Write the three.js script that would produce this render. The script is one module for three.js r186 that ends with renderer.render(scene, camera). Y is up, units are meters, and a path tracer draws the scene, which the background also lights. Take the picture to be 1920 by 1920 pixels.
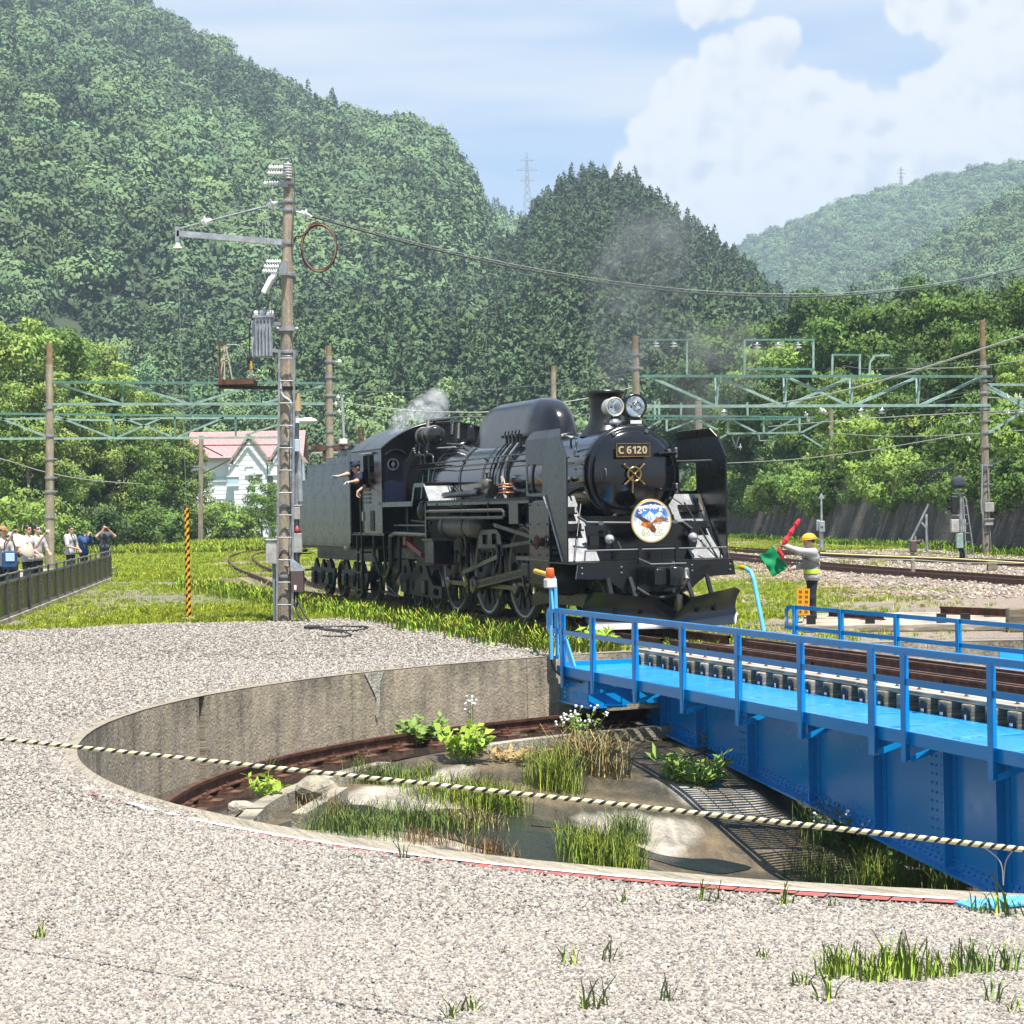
import * as THREE from 'three';
import { mergeGeometries } from 'three/addons/utils/BufferGeometryUtils.js';
import { RoundedBoxGeometry } from 'three/addons/geometries/RoundedBoxGeometry.js';

// ---------------------------------------------------------------- camera, sky, sun, exposure
const scene = new THREE.Scene();
const EYE = 2.2, FOCAL = 3850, ROLL = 0.019, TILT = 4 / 3850;      // a slightly rolled hand-held camera
const camera = new THREE.PerspectiveCamera(2 * Math.atan(960 / FOCAL) * 180 / Math.PI, 1, 0.3, 12000);
camera.position.set(0, EYE, 0);
camera.rotation.order = 'YXZ';
camera.rotation.set(-TILT, 0, -ROLL);
const renderer = new THREE.WebGLRenderer({ antialias: true });
renderer.toneMapping = THREE.LinearToneMapping;
renderer.toneMappingExposure = 2.25;
renderer.shadowMap.enabled = true;
const SUN_DIR = new THREE.Vector3(0.15, 0.94, 0.30).normalize();
const sun = new THREE.DirectionalLight(new THREE.Color(1.0, 0.955, 0.88), 4.8);
sun.name = 'sun';
sun.position.copy(SUN_DIR).multiplyScalar(120).add(new THREE.Vector3(0, 0, -40));
sun.target.position.set(0, 0, -40);
sun.castShadow = true;
sun.shadow.radius = 1;
sun.shadow.mapSize.set(4096, 4096);
Object.assign(sun.shadow.camera, { left: -60, right: 60, top: 60, bottom: -60, near: 1, far: 400 });
scene.add(sun, sun.target);

// ---------------------------------------------------------------- numbers and noise
const { sin, cos, PI, sqrt, abs, min, max, floor, atan2, hypot, exp, pow } = Math;
const V = (x, y, z) => new THREE.Vector3(x, y, z);
const lerp = (a, b, t) => a + (b - a) * t, clamp = (x, a = 0, b = 1) => x < a ? a : x > b ? b : x;
const smooth = (a, b, x) => { const t = clamp((x - a) / (b - a)); return t * t * (3 - 2 * t); };
function rng(seed) { let s = seed >>> 0; return () => { s = (s + 0x6d2b79f5) >>> 0; let t = Math.imul(s ^ (s >>> 15), 1 | s); t = (t + Math.imul(t ^ (t >>> 7), 61 | t)) ^ t; return ((t ^ (t >>> 14)) >>> 0) / 4294967296; }; }
function hash3(x, y, z) { let h = Math.imul(x | 0, 374761393) ^ Math.imul(y | 0, 668265263) ^ Math.imul(z | 0, 2147483647 - 5820911); h = Math.imul(h ^ (h >>> 13), 1274126177); return ((h ^ (h >>> 16)) >>> 0) / 4294967296; }
function noise3(x, y, z) {
  const X = floor(x), Y = floor(y), Z = floor(z); let u = x - X, v = y - Y, w = z - Z;
  u = u * u * (3 - 2 * u); v = v * v * (3 - 2 * v); w = w * w * (3 - 2 * w);
  const a = lerp(lerp(hash3(X, Y, Z), hash3(X + 1, Y, Z), u), lerp(hash3(X, Y + 1, Z), hash3(X + 1, Y + 1, Z), u), v);
  const b = lerp(lerp(hash3(X, Y, Z + 1), hash3(X + 1, Y, Z + 1), u), lerp(hash3(X, Y + 1, Z + 1), hash3(X + 1, Y + 1, Z + 1), u), v);
  return lerp(a, b, w);
}
function noise2p(x, y, p, k = 0) {          // value noise that repeats every p cells
  const X = floor(x), Y = floor(y); let u = x - X, v = y - Y; u = u * u * (3 - 2 * u); v = v * v * (3 - 2 * v);
  const m = (a) => ((a % p) + p) % p, x0 = m(X), x1 = m(X + 1), y0 = m(Y), y1 = m(Y + 1);
  return lerp(lerp(hash3(x0, y0, k), hash3(x1, y0, k), u), lerp(hash3(x0, y1, k), hash3(x1, y1, k), u), v);
}
function fbm(x, y, z, o = 4) { let s = 0, a = 0.5, n = 0; for (let i = 0; i < o; i++) { s += a * noise3(x, y, z); n += a; a *= 0.5; x = x * 2.03 + 7.1; y = y * 2.03 + 3.7; z = z * 2.03 + 1.9; } return s / n; }
function fbmp(x, y, p, o = 4, k = 0) { let s = 0, a = 0.5, n = 0; for (let i = 0; i < o; i++) { s += a * noise2p(x, y, p, k + i); n += a; a *= 0.5; x *= 2; y *= 2; p *= 2; } return s / n; }

// ---------------------------------------------------------------- sky: air and clouds, computed for every direction
{
  const W = 4096, H = 2048, data = new Float32Array(W * H * 4);
  // cumulus towers: azimuth (0 = straight ahead, + right) and elevation in degrees, radius
  const towers = [];
  const R = rng(11);
  const tower = (az, el, r) => towers.push([az, el, r]);
  for (const [az, el, r] of [[3.2, 9.0, 0.5], [3.6, 9.2, 0.8], [4.4, 10.3, 1.0], [4.6, 11.2, 0.7], [5.4, 11.2, 1.2], [6.3, 12.0, 1.0], [7.0, 12.3, 0.95], [7.6, 12.5, 0.75], [6.8, 11.3, 1.5], [8.3, 11.2, 1.0], [9.0, 10.4, 1.2], [5.2, 9.2, 1.8], [7.0, 9.8, 2.2], [9.5, 9.2, 2.0], [10.8, 10.0, 1.3], [11.8, 10.6, 1.2], [12.8, 11.0, 1.3], [14, 11.3, 1.6], [12, 9, 2.4], [15, 10, 2.6], [4.3, 7.8, 1.3], [6, 7.2, 2], [8.5, 7, 2.4], [11.5, 6.8, 2.6], [15, 7, 3], [5.5, 5.6, 1.6], [8, 5, 2], [18.5, 8, 3.4], [21, 6, 3], [11.4, 13.5, 0.9], [12.4, 13.3, 1.15], [13.5, 13.5, 1.3], [14.8, 13.7, 1.6], [12.8, 14.8, 1.5], [5.4, 13.6, 0.5], [6.0, 13.8, 0.55], [6.6, 13.7, 0.42]]) tower(az, el, r);
  for (let k = 0; k < 150; k++) {            // more of the same round the rest of the horizon
    const az = 30 + R() * 305, n = 3 + floor(R() * 5), el = 3 + R() * 9, s = 0.8 + R() * 1.6;
    for (let i = 0; i < n; i++) tower(az + (R() - 0.5) * 7 * s, el * R() + 1.5, (0.7 + R()) * 1.6 * s);
  }
  const bins = Array.from({ length: 360 }, () => []);
  for (const t of towers) for (let a = floor(t[0] - t[2] * 2.2 - 1); a <= t[0] + t[2] * 2.2 + 1; a++) bins[((a % 360) + 360) % 360].push(t);
  for (let row = H / 2; row < H; row++) {
    const up = ((row + 0.5) / H - 0.5) * PI, el = up * 180 / PI, y = sin(up);
    const coarse = el > 34 ? 4 : 1;
    for (let col = 0; col < W; col += coarse) {
      const th = ((col + 0.5) / W - 0.5) * 2 * PI, x = cos(th) * cos(up), z = sin(th) * cos(up);
      let az = atan2(x, -z) * 180 / PI; if (az < 0) az += 360;
      // clear air
      const h = pow(1 - max(y, 0), 5), blue = [lerp(0.085, 0.33, h), lerp(0.185, 0.41, h), lerp(0.375, 0.47, h)];
      // high, streaky layer
      const k = 1 / (y + 0.09), cx = x * k, cz = z * k;
      const st = fbm(cx * 0.55 + 3.1, cz * 1.5, 0.3, 5), wisp = fbm(cx * 1.9 + 9, cz * 3.6, 4.2, 5);
      let veil = smooth(0.41, 0.68, st * 0.68 + wisp * 0.32 + 0.02) * 0.92;
      veil = max(veil, 0.25 * smooth(0.3, 0.6, wisp));
      let c = blue.map((b, i) => lerp(b, [0.405, 0.42, 0.435][i], veil));
      // mid puffs high up
      const pf = fbm(cx * 1.3 + 31, cz * 1.3 + 5, 8.8, 6), pm = smooth(0.585, 0.66, pf) * smooth(12, 17, el);
      c = c.map((b, i) => lerp(b, [0.45, 0.45, 0.445][i], pm * 0.9));
      // cumulus
      let field = -9, topness = 0, pf2, h1 = 0;
      const list = bins[floor(az) % 360];
      if (list.length && el < 22) {
        const puff = (X, Y, Z) => 0.62 * (fbm(X * 30, Y * 30, Z * 30, 3) - 0.5) + 0.42 * (0.5 - 2.0 * abs(fbm(X * 62 + 1, Y * 62, Z * 62, 3) - 0.5)) - 0.1 + 0.2 * (fbm(X * 190 + 3, Y * 190, Z * 190, 4) - 0.5), n1 = puff(x, y, z);
        pf2 = puff; h1 = n1;
        for (const [ta, te, tr] of list) {
          let da = az - ta; if (da > 180) da -= 360; if (da < -180) da += 360;
          const de = el - te, d = 1 - hypot(da, de * 1.05) / tr + n1 * 1.15 / Math.sqrt(tr);
          if (d > field) { field = d; topness = (de * 0.85 - da * 0.45) / tr; }
        }
        const m = smooth(0.0, 0.09, field) * smooth(-0.5, 0.6, el);
        if (m > 0) {
          const e = 0.0085, h2 = pf2(x - e * 0.5, y + e, z), lit = clamp(0.74 + 2.1 * (h1 - h2) + 0.16 * topness - 0.10 * smooth(0.3, 1.2, field));
          const soft = smooth(0.1, 0.85, lit), low = smooth(6, 1.5, el);
          const col3 = [lerp(0.345, 0.47, soft), lerp(0.36, 0.463, soft), lerp(0.395, 0.45, soft)].map((v) => lerp(v, 0.43, low * 0.5));
          c = c.map((b, i) => lerp(b, col3[i], m * 0.97));
        }
      }
      for (let q = 0; q < coarse && col + q < W; q++) { const o = (row * W + col + q) * 4; data[o] = c[0]; data[o + 1] = c[1]; data[o + 2] = c[2]; data[o + 3] = 1; }
    }
  }
  for (let o = 0; o < W * (H / 2) * 4; o += 4) { data[o] = 0.16; data[o + 1] = 0.19; data[o + 2] = 0.15; data[o + 3] = 1; }
  const sky = new THREE.DataTexture(data, W, H, THREE.RGBAFormat, THREE.FloatType);
  sky.mapping = THREE.EquirectangularReflectionMapping;
  sky.magFilter = THREE.LinearFilter;
  sky.needsUpdate = true;
  scene.background = sky;
  scene.environment = sky;
}
scene.fog = new THREE.FogExp2(new THREE.Color(0.62, 0.80, 1.0), 0.00028);

// ---------------------------------------------------------------- helpers for shapes, names and materials
const camBasis = (() => { camera.updateMatrixWorld(true); return camera.matrixWorld.clone(); })();
// a point of the place, from where it appears in the photograph (1920 wide) and how far away it is
function at(px, py, depth) {
  const v = V((px - 960) / FOCAL, -(py - 960) / FOCAL, -1).transformDirection(camBasis);
  return V(0, EYE, 0).addScaledVector(v, depth / -v.z);
}
function ground(px, py, y = 0) {
  const v = V((px - 960) / FOCAL, -(py - 960) / FOCAL, -1).transformDirection(camBasis);
  return V(0, EYE, 0).addScaledVector(v, (y - EYE) / v.y);
}
const used = new Map();
function numbered(name) { const n = used.get(name) ?? 0; used.set(name, n + 1); return n ? name + '_' + String(n).padStart(3, '0') : name; }
function tag(o, label, category, group, kind) {
  o.userData.label = label; if (category) o.userData.category = category;
  if (group) o.userData.group = group; if (kind) o.userData.kind = kind;
  return o;
}
function thing(name, label, category, p = V(0, 0, 0), turn = 0, group) {
  const o = new THREE.Group(); o.name = numbered(name); o.position.copy(p); o.rotation.y = turn; scene.add(o);
  return tag(o, label, category, group);
}
function copyOf(src, label, p, turn = 0, scale = 1) {
  const c = src.clone(); c.name = numbered(src.name.replace(/_\d{3}$/, '')); c.position.copy(p); c.rotation.y = turn;
  if (scale !== 1) c.scale.multiplyScalar(scale);
  c.userData = { ...src.userData }; if (label) c.userData.label = label; scene.add(c); return c;
}
function struct(o) { o.userData.kind = 'structure'; return o; }

function metreUV(g) {                       // texture coordinates in metres, by the way each face points
  const p = g.attributes.position, n = g.attributes.normal, uv = new Float32Array(p.count * 2);
  for (let i = 0; i < p.count; i++) {
    const x = abs(n.getX(i)), y = abs(n.getY(i)), z = abs(n.getZ(i));
    const a = y >= x && y >= z ? [p.getX(i), p.getZ(i)] : x >= z ? [p.getZ(i), p.getY(i)] : [p.getX(i), p.getY(i)];
    uv[i * 2] = a[0]; uv[i * 2 + 1] = a[1];
  }
  g.setAttribute('uv', new THREE.BufferAttribute(uv, 2));
  return g;
}
const UP = V(0, 1, 0);
function normalized(g) {
  if (!g.index) { const n = g.attributes.position.count, ix = new Uint32Array(n); for (let i = 0; i < n; i++) ix[i] = i; g.setIndex(new THREE.BufferAttribute(ix, 1)); }
  for (const k of Object.keys(g.attributes)) if (!['position', 'normal', 'uv', 'color'].includes(k)) g.deleteAttribute(k);
  if (!g.attributes.normal) g.computeVertexNormals();
  if (!g.attributes.uv) g.setAttribute('uv', new THREE.BufferAttribute(new Float32Array(g.attributes.position.count * 2), 2));
  g.morphAttributes = {}; g.clearGroups();
  return g;
}
class Build {                                // collects shapes and joins them into one named part
  constructor() { this.list = []; }
  add(g, m) { if (m) g.applyMatrix4(m); this.list.push(normalized(g)); return this; }
  box(x, y, z, w, h, d, ry = 0, rz = 0, rx = 0) {       // centre and size
    const g = new THREE.BoxGeometry(w, h, d); g.applyMatrix4(new THREE.Matrix4().makeRotationFromEuler(new THREE.Euler(rx, ry, rz)).setPosition(x, y, z)); return this.add(g);
  }
  rbox(x, y, z, w, h, d, r = 0.02, ry = 0, rz = 0, rx = 0) {
    const g = new RoundedBoxGeometry(w, h, d, 2, min(r, w / 2.02, h / 2.02, d / 2.02)); g.applyMatrix4(new THREE.Matrix4().makeRotationFromEuler(new THREE.Euler(rx, ry, rz)).setPosition(x, y, z)); return this.add(g);
  }
  span(x0, x1, y0, y1, z0, z1) { return this.box((x0 + x1) / 2, (y0 + y1) / 2, (z0 + z1) / 2, abs(x1 - x0), abs(y1 - y0), abs(z1 - z0)); }
  bar(a, b, w, h = w, roll = 0) {                        // a straight bar of rectangular section
    const d = b.clone().sub(a), L = d.length(), z = d.clone().normalize(), ref = abs(z.y) > 0.98 ? V(1, 0, 0) : UP;
    const x = V().crossVectors(ref, z).normalize(), y = V().crossVectors(z, x);
    const g = new THREE.BoxGeometry(w, h, L); if (roll) g.rotateZ(roll);
    g.applyMatrix4(new THREE.Matrix4().makeBasis(x, y, z).setPosition(a.clone().add(b).multiplyScalar(0.5))); return this.add(g);
  }
  rod(a, b, r, r2 = r, seg = 8, open = false) {          // a round rod, tapered if r2 differs
    const d = b.clone().sub(a), L = d.length(); const g = new THREE.CylinderGeometry(r2, r, L, seg, 1, open);
    g.applyQuaternion(new THREE.Quaternion().setFromUnitVectors(UP, d.normalize())); g.translate(...a.clone().add(b).multiplyScalar(0.5).toArray()); return this.add(g);
  }
  tube(pts, r, seg = 0, round = 6, closed = false) {
    const c = new THREE.CatmullRomCurve3(pts, closed, 'centripetal'); return this.add(new THREE.TubeGeometry(c, seg || pts.length * 6, r, round, closed));
  }
  pipe(pts, r, round = 8) {                              // straight runs with elbows
    for (let i = 0; i + 1 < pts.length; i++) { this.rod(pts[i], pts[i + 1], r, r, round); if (i) this.ball(pts[i], r * 1.02, 8); }
    return this;
  }
  ball(p, r, seg = 10, sx = 1, sy = 1, sz = 1) { const g = new THREE.SphereGeometry(r, seg, max(6, seg * 0.7 | 0)); g.scale(sx, sy, sz); g.translate(p.x, p.y, p.z); return this.add(g); }
  lathe(profile, p = V(0, 0, 0), axis = 'y', seg = 20) { // profile [radius, height] pairs
    const g = new THREE.LatheGeometry(profile.map(([r, h]) => new THREE.Vector2(max(r, 1e-4), h)), seg);
    if (axis === 'x') g.rotateZ(-PI / 2); if (axis === 'z') g.rotateX(PI / 2); if (axis.isVector3) g.applyQuaternion(new THREE.Quaternion().setFromUnitVectors(UP, axis.clone().normalize()));
    g.translate(p.x, p.y, p.z); return this.add(g);
  }
  ring(p, R, r, axis = 'z', seg = 24, round = 6, arc = 2 * PI) { const g = new THREE.TorusGeometry(R, r, round, seg, arc); if (axis === 'x') g.rotateY(PI / 2); if (axis === 'y') g.rotateX(PI / 2); g.translate(p.x, p.y, p.z); return this.add(g); }
  plate(outline, depth, place, holes = [], bevel = 0) {  // an outline in x, y thickened towards +z; place is a matrix or [x, y, z]
    const s = new THREE.Shape(outline.map(([x, y]) => new THREE.Vector2(x, y))); for (const h of holes) s.holes.push(new THREE.Path(h.map(([x, y]) => new THREE.Vector2(x, y))));
    const g = new THREE.ExtrudeGeometry(s, { depth, bevelEnabled: bevel > 0, bevelThickness: bevel, bevelSize: bevel, bevelSegments: 1, curveSegments: 8 });
    g.applyMatrix4(place.isMatrix4 ? place : new THREE.Matrix4().setPosition(...place)); return this.add(g);
  }
  geo(keepUV) {
    const g = this.list.length === 1 ? this.list[0] : mergeGeometries(this.list.map((x) => { if (x.attributes.color) x.deleteAttribute('color'); return x; }));
    if (!keepUV) metreUV(g);
    return g;
  }
  mesh(name, material, parent, keepUV) {
    const m = new THREE.Mesh(this.geo(keepUV), material); m.castShadow = m.receiveShadow = true;
    m.name = parent ? name : numbered(name); (parent ?? scene).add(m); return m;
  }
}
const B = () => new Build();
function meshOf(g, material, name, parent) { const m = new THREE.Mesh(g, material); m.castShadow = m.receiveShadow = true; m.name = parent ? name : numbered(name); (parent ?? scene).add(m); return m; }
function instanced(g, material, name, mats, cols, parent) {
  const m = new THREE.InstancedMesh(g, material, mats.length); mats.forEach((x, i) => m.setMatrixAt(i, x)); if (cols) cols.forEach((c, i) => m.setColorAt(i, c));
  m.castShadow = m.receiveShadow = true; m.name = parent ? name : numbered(name); m.userData.kind = 'stuff'; (parent ?? scene).add(m); return m;
}
function grid(nu, nv, f, name, material, parent, color) {    // a sheet of points f(u, v); color(u, v, p) optional
  const pos = new Float32Array((nu + 1) * (nv + 1) * 3), uv = new Float32Array((nu + 1) * (nv + 1) * 2), col = color && new Float32Array((nu + 1) * (nv + 1) * 3), ix = [];
  let k = 0;
  for (let j = 0; j <= nv; j++) for (let i = 0; i <= nu; i++, k++) {
    const p = f(i / nu, j / nv); pos.set([p.x, p.y, p.z], k * 3); uv.set(p.uv ?? [p.x, -p.z], k * 2);
    if (color) col.set(color(i / nu, j / nv, p), k * 3);
    if (i < nu && j < nv) { const a = k, b = k + 1, c = k + nu + 1, d = c + 1; ix.push(a, b, d, a, d, c); }
  }
  const g = new THREE.BufferGeometry(); g.setAttribute('position', new THREE.BufferAttribute(pos, 3)); g.setAttribute('uv', new THREE.BufferAttribute(uv, 2));
  if (color) g.setAttribute('color', new THREE.BufferAttribute(col, 3));
  g.setIndex(ix); g.computeVertexNormals();
  return meshOf(g, material, name, parent);
}

// textures: f(x, y) over the unit square gives 0..1 values
function tex(n, f, { srgb = false, repeat = 1, h = n } = {}) {
  const d = new Uint8Array(n * h * 4);
  for (let j = 0; j < h; j++) for (let i = 0; i < n; i++) { const c = f(i / n, j / h), o = (j * n + i) * 4; if (typeof c === 'number') d[o] = d[o + 1] = d[o + 2] = clamp(c) * 255; else for (let q = 0; q < 3; q++) d[o + q] = clamp(srgb ? pow(clamp(c[q]), 1 / 2.2) : c[q]) * 255; d[o + 3] = 255; }
  const t = new THREE.DataTexture(d, n, h); t.wrapS = t.wrapT = THREE.RepeatWrapping; t.magFilter = THREE.LinearFilter; t.minFilter = THREE.LinearMipmapLinearFilter; t.generateMipmaps = true;
  if (srgb) t.colorSpace = THREE.SRGBColorSpace; t.repeat.set(repeat, repeat); t.needsUpdate = true; return t;
}
function rep(t, x, y = x) { const c = t.clone(); c.repeat.set(x, y); c.needsUpdate = true; return c; }
const rgb = (r, g, b) => new THREE.Color().setRGB(r, g, b);
function mat(name, color, rough = 0.7, metal = 0, extra = {}) { const m = new (extra.clearcoat !== undefined || extra.transmission !== undefined || extra.specularIntensity !== undefined || extra.sheen !== undefined ? THREE.MeshPhysicalMaterial : THREE.MeshStandardMaterial)({ color: color.isColor ? color : rgb(...color), roughness: rough, metalness: metal, side: THREE.DoubleSide, ...extra }); m.name = name; return m; }

const tGrime = tex(512, (x, y) => { const a = fbmp(x * 8, y * 8, 8, 5, 3), b = fbmp(x * 40, y * 40, 40, 3, 9); return 0.62 + 0.5 * (a - 0.5) + 0.35 * (b - 0.5); });
const tFine = tex(512, (x, y) => fbmp(x * 64, y * 64, 64, 3, 5));
const tStreak = tex(512, (x, y) => { const a = fbmp(x * 60, y * 3, 3 * 20, 4, 3), s = noise2p(x * 90, y * 2, 90, 4); return 0.5 + (fbmp(x * 24, y * 6, 24, 4, 1) - 0.5) * 0.9 + (s - 0.5) * 0.5 + (a - 0.5) * 0.3; });
const tRough = tex(256, (x, y) => 0.55 + 0.6 * (fbmp(x * 6, y * 6, 6, 5, 21) - 0.4));
function cells(x, y, n, k) {                 // nearest and second-nearest point of a jittered grid
  x *= n; y *= n; const X = floor(x), Y = floor(y); let d1 = 9, d2 = 9, id = 0;
  for (let j = -1; j <= 1; j++) for (let i = -1; i <= 1; i++) {
    const a = ((X + i) % n + n) % n, b = ((Y + j) % n + n) % n, px = X + i + hash3(a, b, k), py = Y + j + hash3(a, b, k + 1), d = hypot(px - x, py - y);
    if (d < d1) { d2 = d1; d1 = d; id = hash3(a, b, k + 2); } else if (d < d2) d2 = d;
  }
  return [d1, d2, id];
}
const tStone = tex(1024, (x, y) => { const [d1, d2, id] = cells(x, y, 64, 7), e = smooth(0.02, 0.28, d2 - d1), g = 0.45 + 0.55 * id; return [g * lerp(0.35, 1, e), g * lerp(0.34, 0.965, e), g * lerp(0.33, 0.91, e)].map((v) => v * (0.9 + 0.2 * hash3(x * 1024, y * 1024, 1))); }, { srgb: true });
const tStoneBump = tex(1024, (x, y) => { const [d1, d2] = cells(x, y, 64, 7); return smooth(0, 0.5, d2 - d1) * (1 - d1 * 0.5); });
const tConcrete = tex(1024, (x, y) => {
  const a = fbmp(x * 6, y * 6, 6, 5, 31), st = fbmp(x * 26, y * 2, 26, 4, 17), sp = fbmp(x * 90, y * 90, 90, 2, 19);
  const v = 0.55 + (a - 0.5) * 0.55 + (st - 0.5) * 0.42 + (sp - 0.5) * 0.36; return [v, v * lerp(0.96, 0.92, a), v * lerp(0.88, 0.76, st)];
}, { srgb: true });
const tConcreteBump = tex(512, (x, y) => 0.5 + (fbmp(x * 50, y * 50, 50, 3, 41) - 0.5) + (fbmp(x * 8, y * 8, 8, 3, 42) - 0.5) * 0.7);
const tWood = tex(512, (x, y) => { const g = fbmp(x * 3, y * 48, 48, 4, 51), b = fbmp(x * 4, y * 4, 4, 3, 52), v = 0.6 + (g - 0.5) * 0.9 + (b - 0.5) * 0.4; return [v, v * 0.93, v * 0.82]; }, { srgb: true });
const tRust = tex(512, (x, y) => { const a = fbmp(x * 10, y * 10, 10, 5, 61), b = fbmp(x * 60, y * 60, 60, 2, 62); const v = 0.5 + (a - 0.5) * 0.8 + (b - 0.5) * 0.5; return [v, v * lerp(0.62, 0.8, a), v * lerp(0.45, 0.7, a)]; }, { srgb: true });
const tDiamond = tex(128, (x, y) => { const q = (u, v, s) => { const a = (u + v * s) * 0.7071, b = (u - v * s) * 0.7071; return abs(a) < 0.05 && abs(b) < 0.22 ? 1 : 0; }; const u = x - 0.5, v = y - 0.5, w = (t) => t > 0.5 ? t - 1 : t < -0.5 ? t + 1 : t; return max(q(w(u - 0.25), w(v - 0.25), 1), q(w(u + 0.25), w(v + 0.25), 1), q(w(u + 0.25), w(v - 0.25), -1), q(w(u - 0.25), w(v + 0.25), -1)); });

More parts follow.
